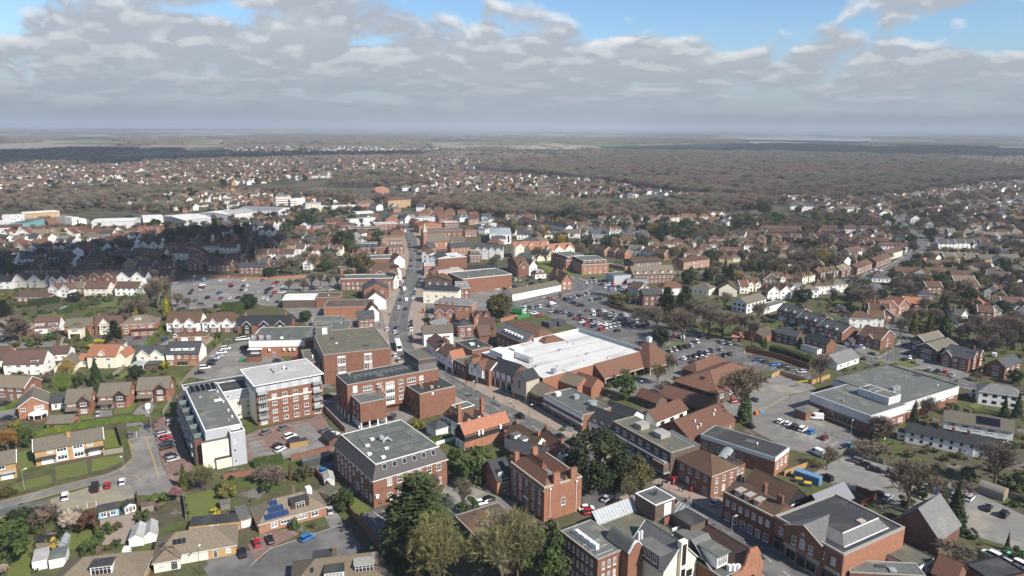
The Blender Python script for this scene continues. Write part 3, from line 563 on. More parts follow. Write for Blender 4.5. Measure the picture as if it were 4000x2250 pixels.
 b.wall('brick',bands=[(5.05,5.2,'brick_dark')]);b.mansard(3.7,1.6,'slate_purple','felt_green')
 b.win('F',6,[1.2,5.6],1.5,2.2,'s',a=3.4,e=1.2);b.win('L',9,1.4,1.2,2.2,'s',a=1.5,e=.5,skip=(4,));b.win('L',9,[4.7],1.2,1.6,'s',a=1.5,e=.5,skip=(5,7,8));b.win('L',9,[7.2],.95,.8,'w',a=1,e=.5);b.at1('L',.55,.1,1.3,2.9,'door');b.at1('L',.72,.1,1.3,2.9,'door')
 for i in range(6):b.sky('F',.17+i*.132,.52,8.5,1.3,1.5,3.7,1.85,fr='white_paint',o=.25)
 x0,x1,y0,y1=b.w*.2,b.w*.78,b.d*.28,b.d*.66;b.rails([(x0,y0),(x1,y0),(x1,y1),(x0,y1),(x0,y0)],12.25,1.3)
 for u,v in((.22,.15),(.2,.5),(.36,.32),(.12,.3),(.33,.62)):b.vent(b.w*u,b.d*v,12.24,1.1,.9,.55,'white_paint')
 k=MB().tube((0,0,0),(0,0,.9),.5,.5,8).tube((0,0,.7),(1.7,.3,.9),.45,.45,8).box(-.6,.8,0,.6,2.0,1.5).tube((1.4,.3,.9),(2.2,-1.3,.3),.3,.3,6);put('ventilation_plant',k,'zinc',b.roof_o,(b.w*.42,b.d*.5,12.26));b.vent(b.w*.04,-.25,3.0,.9,.5,1.0,'white_paint','air_conditioner')
 # Georgian house
 b=B('georgian_house','three storey Georgian brick house with tall chimneys and a hipped tile roof around a well','house',('c',305,625),('c',660,520),('c',-15,383),H=9.9)
 b.wall('brick_orange',z1=9.9);put('cornice',MB().box(-.25,-.1,8.9,.0,b.d,9.15),'stone',b.root)
 p=MB();t=.35;e=.05;p.box(-e,-e,9.9,b.w+e,t,10.35).box(-e,b.d-t,9.9,b.w+e,b.d+e,10.35).box(-e,t,9.9,t,b.d-t,10.35).box(b.w-t,t,9.9,b.w+e,b.d-t,10.35);put('parapet',p,'stone',b.root)
 for v0,v1,ax in((.4,b.d-.4,'v'),):
  b.hip(2.6,'tile_red',(.4,.4,b.w*.46,b.d-.4),z=9.95,over=0,axis='v',fascia='lead');b.hip(2.4,'tile_red',(b.w*.56,.4,b.w-.4,b.d-.4),z=9.95,over=0,axis='v',fascia='lead');b.hip(2.0,'tile_red',(b.w*.46,b.d*.55,b.w*.56,b.d-.5),z=9.96,over=.6,fascia='lead');b.box('valley',b.w*.4,.5,9.92,b.w*.6,b.d-.5,10.05,'lead')
 b.win('L',5,1.0,1.15,2.2,'s',skip=(2,));b.win('L',5,4.3,1.15,2.1,'s',skip=(2,));b.win('L',5,7.1,1.1,1.4,'s');b.at1('L',.5,4.2,1.25,2.5,'arch');b.at1('L',.5,.1,1.6,2.9,'door');b.box('door_surround',-.35,b.d*.5-1.2,2.9,-.02,b.d*.5+1.2,3.4,'white_paint');b.at1('F',.5,3.4,1.3,2.2,'s')
 b.chim(b.w*.32,.35,9.9,13.4,2.0,.9,'brick_orange',4);b.chim(b.w*.78,.35,9.9,13.3,2.0,.9,'brick_orange',4);b.chim(b.w*.12,b.d-.7,9.9,13.2,1.4,1.1,'brick_orange',3);b.chim(b.w*.62,b.d-.7,9.9,13.2,1.8,1.1,'brick_orange',4)
 for t in(.15,.85):put('downpipe',MB().tube((t*b.w,-.12,0),(t*b.w,-.12,9.3),.09,.09,6).box(t*b.w-.25,-.4,9.2,t*b.w+.25,-.02,9.6),'white_paint',b.root)
 # flat roof in front of the Georgian house with moss (seen behind bare trees)
 b=B('flat_roof_hall','single storey hall with mossy grey flat roof between bare trees and the Georgian house','hall',('b',1870,880),('b',2270,760),None,8,H=3.4)
 n,r_,l_=at('b',1862,900,3.4),at('b',2265,768,3.4),at('b',2470,925,3.4)
 b.d=26;b.o=b.o+Vector((math.sin(b.rz)*26,-math.cos(b.rz)*26,0));b.root.location=b.o;b.w=b.w+.5
 b.wall('brick_dark');b.flat('roof_old','concrete',ph=.15);b.vent(b.w*.62,b.d*.55,3.47,1.1,1.1,.5,'stone');b.vent(b.w*.85,b.d*.3,3.47,1,1,.5,'stone')
 # brick and cream complex at the bottom
 b=B('library_building','rambling brick and cream civic building with grey flat roofs, glass lean-tos and slate gable','civic building',('c',810,1300),('c',1010,1215),('c',460,1030),H=11)
 b.w=34.0;D_=14.0;b.d=D_
 q=(0,0,9.6,D_);b.wall('brick',q,z1=11);b.flat('felt_grey','concrete',q,z=11,ph=.2,t=.35);b.win('L',7,[2.2,5.4,8.4],.75,1.6,'w',q=q,a=1.2);b.win('F',3,[2,5.2,8.2],.8,1.8,'w',q=(0,0,6.6,3),a=.8)
 q=(9.65,-1.4,31.6,11.6);b.wall('brick',q,z1=10.6,name='main_wing');b.flat('felt_moss','concrete',q,z=10.6,ph=.15)
 b.rails([(1.2,2.2),(1.2,11),(3.8,11),(3.8,2.2),(1.2,2.2)],11.1,1.2)
 for i in range(4):b.box('air_conditioner',2.0,3+i*2.1,11.15,2.9,4.7+i*2.1,12.3,'white_paint')
 for v in(1.2,3.4,6):b.box('beam',.5,v,11.07,5.6,v+.2,11.35,'galv')
 k=MB().slab((9.7,11.4,10.9),(23,11.4,10.9),(23,14,13.2),(9.7,14,13.2),.12,0)
 for i in range(14):x=9.7+i;k.slab((x,11.38,10.97),(x+.1,11.38,10.97),(x+.1,14,13.27),(x,14,13.27),.06,1)
 put('glass_lean_to',k,['clear_roof','white_paint'],b.root);b.box('lean_to_back',9.7,14.02,0,23,14.3,13.1,'brick')
 q=(22.4,5.2,29.2,12.4);b.wall('brick_brown',q,9,15.0,name='plant_room');b.flat('felt_grey','white_paint',q,z=15.0,ph=.15);b.at1('F',.62,11.4,2.4,3.2,'panel',q=q);put('flue',MB().tube((25.6,9,15.1),(25.6,9,16.5),.22,.22,8).tube((26.3,9,15.1),(26.3,9,16.5),.22,.22,8),'dark_metal',b.root)
 k=MB().slab((28.4,-3.2,10.7),(28.4,6.4,10.7),(31.6,6.4,13.0),(31.6,-3.2,13.0),.12,0)
 for i in range(10):y=-3.2+i*1.04;k.slab((28.4,y,10.77),(28.4,y+.12,10.77),(31.6,y+.12,13.07),(31.6,y,13.07),.06,1)
 put('glass_lean_to',k,['clear_roof','white_paint'],b.root);b.box('street_wall',31.62,-3.4,0,31.9,11.5,13.0,'brick')
 u,v=b.loc('c',1570,950,10.7);put('light_well',MB().box(u-3.5,v-1.4,10.64,u+1.6,v+1.2,10.69),'glass_dark',b.root);b.box('light_well_wall',u-3.6,v+1.2,10.64,u+1.7,v+1.5,12.4,'brick');b.box('light_well_coping',u-3.8,v-1.75,10.64,u+2,v-1.45,11.2,'white_paint');b.rails([(u-6,v+2.6),(u+1.5,v+2.6)],10.7,1.1)
 q=(11.7,-8.7,22.3,2.6);b.wall('render_cream',q,z1=9.0,name='cream_wing');b.gable('v',5.2,'slate_pale','render_cream',q,z=9.0,verge='white_paint')
 um=17;b.box('stair_window',um-1.0,-9.6,0,um+1.0,-8.4,14.9,'render_cream');b.at1('F',.5,9.0,1.3,5.2,'dark',q=(um-1,-9.6,um+1,-8));b.at1('F',.5,2.6,1.3,5.4,'dark',q=(um-1,-9.6,um+1,-8));b.at1('F',.78,4.6,1.9,1.8,'dark',q=q);b.win('F',2,[1,4.4],1.4,1.9,'dark',a=.5,e=6.6,q=q)
 o=put('dormer',MB().box(11.2,-7.6,9.0,14.4,-1.2,12.2,0).box(10.9,-7.9,12.2,16.2,-.8,12.4,1),['dark_metal','felt_grey'],b.root);[link('window',win_mesh(1.5,1.9,'w'),b.root,(11.2,-2.3-i*2,9.8),R(-90))for i in range(3)]
 uc=9.2;pts=[(uc+(i/12-.5)*4.6,11.2+2.6*max(0,math.cos((i/6-1)*1.35))**1.5)for i in range(13)];lo,hi=-2.4,5.5;k=MB()
 for(x0,z0),(x1,z1)in zip(pts,pts[1:]):k.slab((x0,lo,z0),(x1,lo,z1),(x1,hi,z1),(x0,hi,z0),.2,0)
 put('curved_roof',k,'felt_grey',b.root)
 k=MB();k.face([(uc-2.3,lo+.05,0),(uc+2.3,lo+.05,0)]+[(x,lo+.05,z-.05)for x,z in pts[::-1]],0);k.box(uc-2.3,lo+.06,0,uc+2.3,hi,11.0,0);put('curved_gable',k,'brick',b.root)
 k=MB()
 for(x0,z0),(x1,z1)in zip(pts,pts[1:]):k.slab((x0,lo-.15,z0+.15),(x1,lo-.15,z1+.15),(x1,lo+.35,z1+.15),(x0,lo+.35,z0+.15),.25)
 put('gable_coping',k,'white_paint',b.root)
 for dx in(0,.9):put('flue',MB().tube((12.2+dx,0,10.6),(12.2+dx,0,14),.28,.28,8),'white_paint',b.root)
 q=(22.4,-16.4,28,-1.5);b.wall('brick',q,z1=7.4,name='terrace_wing');b.flat('felt_grey','concrete',q,z=7.4,ph=.2)
 q=(28.05,-16.6,34.2,-3.6);b.wall('brick',q,z1=8.0,name='street_range');b.gable('v',3.8,'tile_plum','brick',q,z=8.0,over=.15)
 k=MB();prof=[(24.5,0),(35,0),(35,7.6),(34.4,8.6),(33.8,10.6),(32.6,12.3),(30.2,12.3),(29.2,10.8),(28.4,8.8),(27.4,7.9),(24.5,7.9)]
 k.face([(x,-17.2,z)for x,z in prof]).face([(x,-16.7,z)for x,z in prof][::-1])
 for(x0,z0),(x1,z1)in zip(prof[1:],prof[2:]+prof[:1]):k.face([(x0,-17.2,z0),(x1,-17.2,z1),(x1,-16.7,z1),(x0,-16.7,z0)])
 put('shaped_gable',k,'brick_orange',b.root);b.win('F',2,3.8,1.4,1.8,'dark',q=(25,-17.2,34,0))
 o=b.box('plant_store',25.6,-3.4,10.62,30.6,2.4,12.9,'brick_brown');b.box('plant_store_roof',25.3,-3.7,12.9,30.9,2.7,13.15,'felt_dark')
 k=MB().slab((22.4,-12.6,7.6),(28,-12.6,7.6),(28,-6.5,12),(22.4,-6.5,12),.2);put('slate_slope',k,'slate_pale',b.root);b.box('slope_back',22.4,-6.5,7.5,28,-1.6,11.6,'slate_pale')
 o=b.box('dormer',23.4,-13.6,8.0,27,-8.5,11.2,'white_paint');b.box('dormer_roof',23.0,-14.2,11.2,27.4,-8.2,11.4,'felt_grey',o);link('window',win_mesh(3.2,2.4,'w'),o,(25.2,-13.6,8.4),0)
 for i in range(3):b.box('air_conditioner',25.6+i*.9,-16-.5*i+.6,7.5,26.4+i*.9,-15.2-.5*i+.6,8.9,'white_paint')
 # post office style brick building
 b=B('post_office','brick corner building with brown hipped roof and sash windows beside the red phone boxes','post office',('c',1885,503),('c',2118,412),('c',1562,335),H=7.4)
 b.wall('brick');b.hip(3.4,'tile_brown',axis='v');b.win('L',4,4.6,1.2,1.7,'s');b.win('L',3,1.2,1.4,2.2,'arch',e=5);b.at1('L',.83,.1,1.7,2.9,'door');b.win('F',3,4.4,1.2,1.7,'s');b.win('F',3,1.4,1.3,1.8,'s')
 b.box('sign',-.1,b.d*.12,3.2,-.02,b.d*.3,3.7,'red_paint');q=(b.w+.02,.5,b.w+4.5,8);b.wall('brick',q,z1=6.6,name='side_wing');b.flat('felt_dark','brick',q,z=6.6,ph=.3);b.win('F',2,[1.4,4.2],1.1,1.6,'s',q=q)
 # dark flat roofed maisonettes over shops
 b=B('maisonette_block','long dark brown brick flat roofed block of shops with white square upper windows','shop block',('c',1500,292),('c',1602,258),('c',958,-8),H=9.4)
 b.w=9.5;b.wall('brick_brown',z1=9.4);b.flat('felt_moss','concrete',ph=.25,t=.35);b.win('L',7,[6.9],1.5,1.5,'w');b.win('L',7,3.9,1.6,1.9,'w');b.win('L',7,.2,4.4,2.7,'shop')
 put('walkway',MB().box(-1.6,1,5.9,-.03,b.d,6.4),'concrete',b.root);put('canopy',MB().box(-2.4,0,3.0,-.05,b.d,3.4),'concrete',b.root);b.box('end_bay',-2.4,.3,3.45,-.05,5.5,6.0,'brick_brown');b.box('roof_plant',4,b.d*.32,9.48,8,b.d*.47,11.0,'concrete');b.box('roof_plant',3,b.d*.62,9.48,6.6,b.d*.74,11.2,'concrete');b.box('upper_room',b.w+.02,b.d*.05,0,b.w+4,b.d*.5,8.4,'brick_brown');b.box('upper_room_roof',b.w+.02,b.d*.04,8.4,b.w+4.2,b.d*.51,8.6,'felt_grey')
 # black roofed sorting hall
 b=B('sorting_office','brick hall with large black flat roof and white fascia behind the corner post office','hall',('d',70,338),('d',240,250),('h',795,1335),H=6.2)
 b.wall('brick_orange',z1=5.0);b.wall('white_paint',(-.06,-.06,b.w+.06,b.d),5.0,6.2,name='fascia');b.flat('felt_dark','zinc',ph=.15);b.win('F',3,2.0,1.5,2.0,'s');b.win('L',6,2.0,1.5,2.0,'s',e=10)
 k=MB()
 for i in range(8):a0,a1=math.pi*i/8,math.pi*(i+1)/8;k.face([(-4,1.6*math.cos(a0),.8*math.sin(a0)),(-4,1.6*math.cos(a1),.8*math.sin(a1)),(4,1.6*math.cos(a1),.8*math.sin(a1)),(4,1.6*math.cos(a0),.8*math.sin(a0))])
 u,v=b.loc('c',2010,300,6.3);put('barrel_rooflight',k,'clear_roof',b.roof_o,(u,v,6.26),.2)
 b.box('side_store',b.w+.02,2,0,b.w+6,7,2.9,'brick');b.box('side_store_roof',b.w+.02,1.8,2.9,b.w+6.2,7.2,3.1,'felt_grey')
 # gabled brick hall with brown tiles
 b=B('brick_hall','long brick hall with a plain brown tiled pitched roof and small white roof vents','hall',('h',715,1365),('h',1090,1165),('h',448,1232),H=4.6)
 b.wall('brick');b.gable('u',4.2,'tile_red','brick',verge=None);b.at1('L',.5,4.6,.8,1.8,'arch');b.win('F',6,1.2,1.2,1.5)
 for t,kk in((.25,.3),(.3,.6),(.34,.35),(.7,.55),(.78,.7)):b.vent(b.w*t,b.d*.5*kk,4.6+4.2*kk,.4,.4,.9,'white_paint')
 # clinic: big hipped roof and low wings
 b=B('clinic_building','low brown brick building under a broad red brown hipped roof with a red rooflight','clinic',('h',962,935),('h',1420,755),('h',565,818),H=5.4)
 b.wall('brick_brown');b.hip(4.6,'tile_red',over=.9,fascia='dark_metal');b.win('F',5,2.8,2.4,1.4,'w');b.win('L',4,2.8,1.8,1.4,'dark');b.win('F',5,.6,1.6,1.2,'dark');b.sky('L',.5,.45,5.4,2.2,2.0,4.6,min(b.w,b.d)/2+.9,fr='red_paint',o=.9)
 b=B('clinic_wing','single storey wing with brown tiled hipped roof behind the clinic beside the car park','clinic',('h',772,735),('h',1075,640),('h',635,700),H=3.2);b.wall('brick_brown');b.hip(3.2,'tile_red',over=.7,fascia='dark_metal');b.win('F',4,1,1.6,1.3,'dark')
 b=B('clinic_wing','long low brown tiled wing crossing in front of the clinic','clinic',('h',790,1060),('h',960,985),('h',415,945),H=3.2);b.wall('brick_brown');b.gable('v',2.4,'tile_red','brick_brown',over=.5);b.win('L',6,.9,1.8,1.3,'dark')
 b=B('pitched_hall','small hall with orange brown tiled roof and white end wall beside the covered yard','hall',('h',400,1190),('h',655,1065),('h',262,1120),H=3.8);b.wall('render_white',z1=3.8);b.gable('u',2.6,'tile_red','render_white',over=.5);b.win('F',3,.8,2.4,1.8,'dark')
 b=B('pitched_hall','low brown tiled hall between the dark slate shop and the clinic wings','hall',('h',395,1020),('h',500,985),('h',205,950),H=3.4);b.wall('brick_brown');b.gable('v',2.2,'tile_red','brick_brown',over=.4);b.win('L',3,.9,1.6,1.3,'dark')
 # COOK building
 b=B('shop_building','brick shop building with pedimented front gable, arched window, shop signs and leaded flat roof','shop',('d',712,1262),('d',1305,1010),('d',52,898),H=8.6)
 b.wall('brick');b.wall('brick_orange',(.3,-.06,b.w,-.01),0,8.55,name='side_wall');b.flat('felt_dark','concrete',ph=.5,t=.5)
 u0,v0=b.loc('d',690,1200,9.2);q=(3.2,2.2,b.w*.86,b.d*.56); 
 m_=MB();z=8.7;(a0,c0,a1,c1)=q;P=[(a0,c0,z),(a1,c0,z),(a1,c1,z),(a0,c1,z)];Q=[(a0+2.6,c0+2.4,z+1.6),(a1-.8,c0+2.4,z+1.6),(a1-.8,c1,z+1.6),(a0+2.6,c1,z+1.6)]
 for i in range(4):j=(i+1)%4;m_.face([P[i],P[j],Q[j],Q[i]],0)
 m_.face(Q,1);put('lead_roof',m_,['slate_pale','felt_dark'],b.roof_o);b.box('flashing',a0+2.5,c0+2.2,z+1.6,a1-.7,c0+2.45,z+1.75,'white_paint');b.box('flashing',a0,c0-.2,z-.02,a1,c0+.02,z+.12,'white_paint');b.box('rooflight',a1-7,c1-6,z+1.62,a1-5,c1-4.6,z+2.0,'stone')
 t=.46;o,w_=b.fgable('L',t,10.5,.5,8.7,2.6,'slate_pale','brick',z0=0,verge='stone',deep=9)
 w_(.5,4.6,1.5,2.9,'arch');w_(.27,4.6,1.2,2.3,'s');w_(.73,4.6,1.2,2.3,'s');w_(.22,.1,2.8,2.9,'shop');w_(.78,.1,2.8,2.9,'shop');w_(.5,.1,2.0,2.7,'dark');put('shop_fascia',MB().box(-5.2,-.62,3.2,5.2,-.5,4.0),'stone',o);put('roundel',MB().tube((0,-.5,8.6),(0,-.62,8.6),.55,.55,14),'stone',o)
 lettering('COOK',1.0,o,(0,-.66,3.25),(R(90),0,0))
 b.win('L',2,5.0,1.2,1.9,'s',a=.8,e=b.d-7);b.win('L',2,5.0,1.2,1.9,'s',a=b.d-7,e=.8);b.at1('L',.14,.1,4.5,2.9,'shop');b.at1('L',.86,.1,5,2.9,'shop');b.box('shop_fascia',-.25,.5,3.2,-.05,b.d*.22,3.9,'stone');b.box('shop_fascia',-.25,b.d*.76,3.2,-.05,b.d-.5,3.9,'black_metal')
 # brown brick terrace on the street with dormers
 b=B('shop_terrace','old brown brick street terrace with three boxy dormers and a parapet opposite the civic building','shop terrace',('d',55,905),('d',170,845),('c',1998,662),H=8.0)
 b.w=9;b.wall('brick_dark');b.gable('v',2.2,'tile_brown','brick_dark',over=.1);b.box('parapet',-.08,-.1,8.0,.3,b.d,8.5,'stone');b.win('L',7,4.9,1.1,1.7,'s');b.win('L',6,.6,1.5,2.2,'s');b.at1('L',.45,.1,1.2,2.3,'door');b.at1('L',.72,.1,1.2,2.3,'door')
 for t in(.24,.43,.62):b.dorm('L',t,8.5,1.6,1.4,2.8,'concrete','brick_dark',inset=.9)
 b.chim(b.w*.5,b.d*.1,9,12.3,.8,1.6,'brick_dark',3);b.chim(b.w*.9,b.d*.55,8,11.5,1.4,.8,'brick_dark',3);b.vent(b.w+1,b.d*.65,5.5,.8,.8,2.2)
 b=B('shop_building','low grey flat roofed shop with rooflights beside the brick gabled shop at the bottom right','shop',('d',775,1420),('d',1500,1440),('d',722,1300),H=4.2);b.w=17;b.wall('brick_dark');b.flat('felt_grey','concrete',ph=.2);b.win('L',2,.2,3,2.8,'shop');b.vent(b.w*.6,b.d*.3,4.27,1.4,1.4,.4,'clear_roof');b.box('rooflight',b.w*.4,b.d*.5,4.27,b.w*.55,b.d*.7,4.5,'felt_dark')
 b=B('store_building','single storey store with worn grey felt roof and white windows behind the low shop','store',('d',1385,1382),('d',1535,1265),('d',1130,1235),H=3.4);b.wall('render_white');b.flat('felt_moss','felt_dark',ph=.15);b.win('F',3,1,1.6,1.4)
 b=B('slate_barn','brick barn with a steep weathered slate roof behind the shop','barn',('d',1620,1112),('d',1775,945),('d',1192,912),H=4.2);b.wall('brick_dark');b.gable('u',6.2,'slate_pale','brick_dark',over=.25);b.at1('R',.5,.1,3,3,'gar')
 b=B('metal_shed','black shed with a sloping corrugated grey metal roof behind the shop','shed',('d',515,838),('d',835,718),('d',288,738),H=4.0);b.wall('black_boards',z1=4.0);b.gable('u',3.2,'metal_sheet','black_boards',over=.1)
 b=B('boarded_barn','black boarded barn with brown clay tile roof and a painted sign on its end wall','barn',('d',172,772),('d',290,655),('d',-180,560),H=4.0);b.wall('black_boards',z1=4.0);b.gable('v',3.6,'tile_brown','black_boards',over=.2);b.box('sign',b.w*.25,-.08,2.6,b.w*.8,-.02,3.0,'white_paint')
 b=B('tiled_outbuilding','outbuilding with an orange lichened tile roof at the bottom right edge','outbuilding',('d',1760,1500),('d',1960,1425),('d',1540,1450),H=3.2);b.wall('brick');b.gable('v',3.2,'tile_red','brick')
 b=B('flat_roof_garage','dark flat roofed garage beside the white cars at the bottom right','garage',('d',2100,1500),('d',2440,1420),None,7,H=2.8);b.wall('brick_dark');b.flat('felt_dark','black_metal',ph=.4)
 # retail box on the right
 b=B('retail_store','large white and brick retail store with green grey flat roof and rooftop phone masts','store',('i',972,1028),('i',1470,945),('i',337,842),H=7.0)
 u1,v1=b.loc('i',1272,905,7);u2,v2=b.loc('i',1885,768,7);u3,v3=b.loc('i',978,540,7);u4,v4=b.loc('i',470,715,7)
 ua,va=b.loc('i',1470,945,7)
 D1=b.d;q=(0,0,u1,D1);b.wall('brick',q,z1=4.0);b.wall('pale_wall',(-.05,-.05,u1+.05,D1),4.0,7.0,name='fascia');b.flat('felt_green','pale_wall',q,ph=.12)
 vb=max(2.5,min(va,v2));q2=(u1+.05,vb*.6,u2,D1+6);b.wall('brick',q2,z1=3.6,name='rear_hall');b.wall('pale_wall',(q2[0],q2[1]-.05,q2[2]+.05,q2[3]),3.6,7.0,name='rear_fascia');b.flat('felt_green','felt_green',q2,z=7.0,ph=.5)
 b.win('L',3,.6,3.6,3.0,'shop',q=q,a=D1*.35,e=5);b.win('F',4,1.2,3.0,1.6,'w',q=q,a=1);b.win('F',6,3.0,3.2,1.0,'w',q=q2,a=2);b.win('R',6,3.0,3.2,1.0,'w',q=q2)
 ux,vx=b.loc('i',1205,925,8.8);qx=(u1-7,D1*.12,u1+.3,D1*.62);b.wall('pale_wall',qx,7.1,9.8,name='plant_room');b.flat('felt_grey','white_paint',qx,z=9.8,ph=.1)
 mk=MB();cx,cy=u1-3.4,D1*.42;mk.tube((cx,cy,9.8),(cx,cy,16),.18,.14,8)
 for i in range(6):a=i*math.pi/3;mk.tube((cx+1.5*math.cos(a),cy+1.5*math.sin(a),13.2),(cx+1.5*math.cos(a),cy+1.5*math.sin(a),15.4),.16,.16,6);mk.tube((cx,cy,14),(cx+1.5*math.cos(a),cy+1.5*math.sin(a),14.2),.05,.05,4)
 for s_ in(-1,1):mk.box(cx-3,cy+s_*1.2-.1,9.9,cx+3,cy+s_*1.2+.1,10.25)
 put('phone_mast',mk,'galv',b.root)
 for t in(.2,.32):b.box('roof_plant',u1+3+t*20,D1*.4,7.1,u1+5+t*20,D1*.4+1.4,9.0,'galv')
 u5,v5=b.loc('i',395,945,2.9);b.box('bin_store',-9,D1*.78,0,-1.5,D1*.98,2.9,'brick');b.box('bin_store_roof',-9.3,D1*.77,2.9,-1.2,D1*.99,3.2,'felt_grey')
foreground()
# ------------------------------------------------------------------ supermarket, street shops, houses near the camera
def house(label,N,Rr=None,L=None,d=None,H=5.2,w=None,ax='u',rise=3.0,wm='brick',rm='tile_grey',hip=False,verge=None,wf=3,wl=0,wr=0,up=True,ch=1,st='w',cat='house',name=None,over=.35,door=.5,chm='brick',grp=None):
 b=B(name or 'house',label,cat,N,Rr,L,d,H=H,w=w,group=grp);b.wall(wm)
 if hip:b.hip(rise,rm,axis=ax if ax in 'uv' else None,over=over)
 else:b.gable(ax,rise,rm,wm,verge=verge,over=over)
 z=[.9,3.5]if up else[.9]
 for F,n in(('F',wf),('L',wl),('R',wr)):
  if n:
   ln=b.w if F=='F' else b.d;b.win(F,n,z[-1],min(1.8,ln/n*.55),1.2,st,a=.4)
   if up:b.win(F,n,z[0],min(2.0,ln/n*.6),1.4,st,a=.4,skip=(n//2,)if n>1 and door else())
   if door and n>1:b.at1(F,(n//2+.5)/n,.05,1.1,2.1,'door')
 q={'u':[(.12,.5),(.88,.5)],'v':[(.5,.12),(.5,.88)]}[ax]
 if ch:
  for t in q[:ch]if not hip else[(.3,.5),(.7,.5)][:ch]:b.chim(b.w*t[0],b.d*t[1],H+rise*.6,H+rise+1.2,.9,.7,chm)
 return b
def middle():
 # supermarket
 b=B('supermarket','sprawling supermarket with a huge white flat roof, grey parapet and red tiled skirts','supermarket',('g',1210,716),('g',2238,456),('g',560,470),H=8)
 W,D=b.w,b.d;b.wall('brick_orange');b.flat('roof_white','pale_wall',ph=.25)
 b.box('parapet_wall',W-.5,0,8.02,W-.1,D*1.05,9.9,'zinc');b.box('parapet_wall',W*.5,D*.97,8.02,W,D*.985,9.6,'pale_wall')
 for t in(.3,.55,.78):b.box('roof_seam',.5,D*t,8.062,W-1,D*t+.5,8.075,'felt_pale')
 us,vs=b.loc('g',1745,590,8)
 sk=MB();u0=us+.5;sk.slab((u0,-6.5,3.6),(W+1,-6.5,3.6),(W+1,.0,8.3),(u0,.0,8.3),.2,0);sk.face([(u0,-6.5,3.4),(u0,0,8.2),(u0,0,3.4)],0);put('skirt_roof',sk,'tile_red',b.root);b.box('eaves',u0-.1,-6.7,3.1,W,-6.5,3.5,'stone')
 for i in range(5):b.box('column',u0+1+i*(W-u0)/5,-6.2,0,u0+1.4+i*(W-u0)/5,-5.8,3.3,'stone')
 sk=MB();sk.slab((W+5,0,4.2),(W+5,D,4.2),(W,D,8.9),(W,0,8.9),.2);put('skirt_roof',sk,'tile_red',b.root);b.box('side_wall',W,.1,0,W+4.4,D-.1,4.1,'brick')
 ua,va=b.loc('g',2280,345,12.2);q=(ua-9,va-9,ua+9,va+9);b.wall('brick',(q[0]+3,q[1]+3,q[2]-3,q[3]-3),z1=4,name='pavilion')
 pb=MB();e=[(q[0],q[1],3.8),(q[2],q[1],3.8),(q[2],q[3],3.8),(q[0],q[3],3.8)];t=.9;tp=[(ua-t,va-t,12.2),(ua+t,va-t,12.2),(ua+t,va+t,12.2),(ua-t,va+t,12.2)]
 for i in range(4):pb.face([e[i],e[(i+1)%4],tp[(i+1)%4],tp[i]])
 put('pyramid_roof',pb,'tile_red',b.root);b.box('eaves',q[0]-.1,q[1]-.2,3.3,q[2]+.2,q[1],3.75,'stone');b.box('cupola',ua-.95,va-.95,12.1,ua+.95,va+.95,13.9,'white_paint');cp=MB(); 
 for i in range(4):P=[(ua-1.2,va-1.2,13.9),(ua+1.2,va-1.2,13.9),(ua+1.2,va+1.2,13.9),(ua-1.2,va+1.2,13.9)];cp.face([P[i],P[(i+1)%4],(ua,va,14.9)])
 put('cupola_roof',cp,'zinc',b.root)
 for i in range(5):b.box('column',q[0]+.5+i*(q[2]-q[0]-1.4)/4,q[1]+.3,0,q[0]+.9+i*(q[2]-q[0]-1.4)/4,q[1]+.7,3.5,'stone')
 for kx,ky in((1275,165),(1370,150)):
  u,v=b.loc('g',kx,ky,9.5);b.box('chiller',u-2.5,v-3,8.08,u+2.5,v+3,10.6,'dark_metal')
 u,v=b.loc('g',790,475,9);b.box('roof_plant',u-3,v-5,8.08,u+3,v+4,11,'white_paint');b.box('roof_plant',u+6,v-2,8.08,u+11,v+2,10.6,'white_paint');u,v=b.loc('g',990,500,9);b.box('duct',u-1.2,v-7,8.5,u+1.2,v+7,10.0,'galv');u,v=b.loc('g',1320,650,9);b.box('roof_plant',u-.8,v-.8,8.08,u+.8,v+.8,10.4,'galv')
 for kx,ky in((1385,425),(1150,590),(1660,465),(1100,200)):u,v=b.loc('g',kx,ky,8.5);b.vent(u,v,8.08,1.4,1,.6)
 for pts,nm in(((1215,770,1330,830,1455,790,1370,700),0),((1380,830,1560,850,1700,790,1500,690),1),((1640,860,1790,870,1820,800,1650,690),2)):pass
 b=house('brick range with olive lichened slate roof and six small white dormers behind the supermarket',('g',1032,368),('g',1210,358),('g',695,250),H=7.6,ax='v',rise=4.2,rm='slate_pale',wl=6,wf=0,ch=0,cat='office range',name='office_range');b.win('F',2,7.6,.9,1.2,a=2)
 for i in range(6):b.dorm('L',.25+i*.11,8.3,1.4,1.3,2.2,'white_paint','white_paint',inset=.9)
 for lab,N,Rr,L,d,H,ri in(('brown tiled hipped block at the back of the supermarket roof',('g',1160,330),('g',1280,255),('g',905,175),None,8.2,3),('small brown tiled lean roof stepping down beside the white supermarket roof',('g',1225,370),('g',1440,335),None,8,8.1,2.2)):
  b=B('tiled_block',lab,'shop building',N,Rr,L,d,H=H);b.wall('brick');b.hip(ri,'tile_red',over=.1)
 for lab,N,Rr,d,H,rm in(('first brick gabled shop wing with buff tiles below the supermarket front',('g',1560,800),('g',1600,785),11,5.2,'tile_buff'),('brick gabled shop wing with solar tubes nearest the supermarket colonnade',('g',1700,810),('g',1790,775),10,5.0,'tile_red')):
  b=B('shop_wing',lab,'shop wing',N,Rr,None,d,H=H);b.w=8;b.wall('brick_orange');b.gable('v',3,rm,'brick_orange',over=.2)
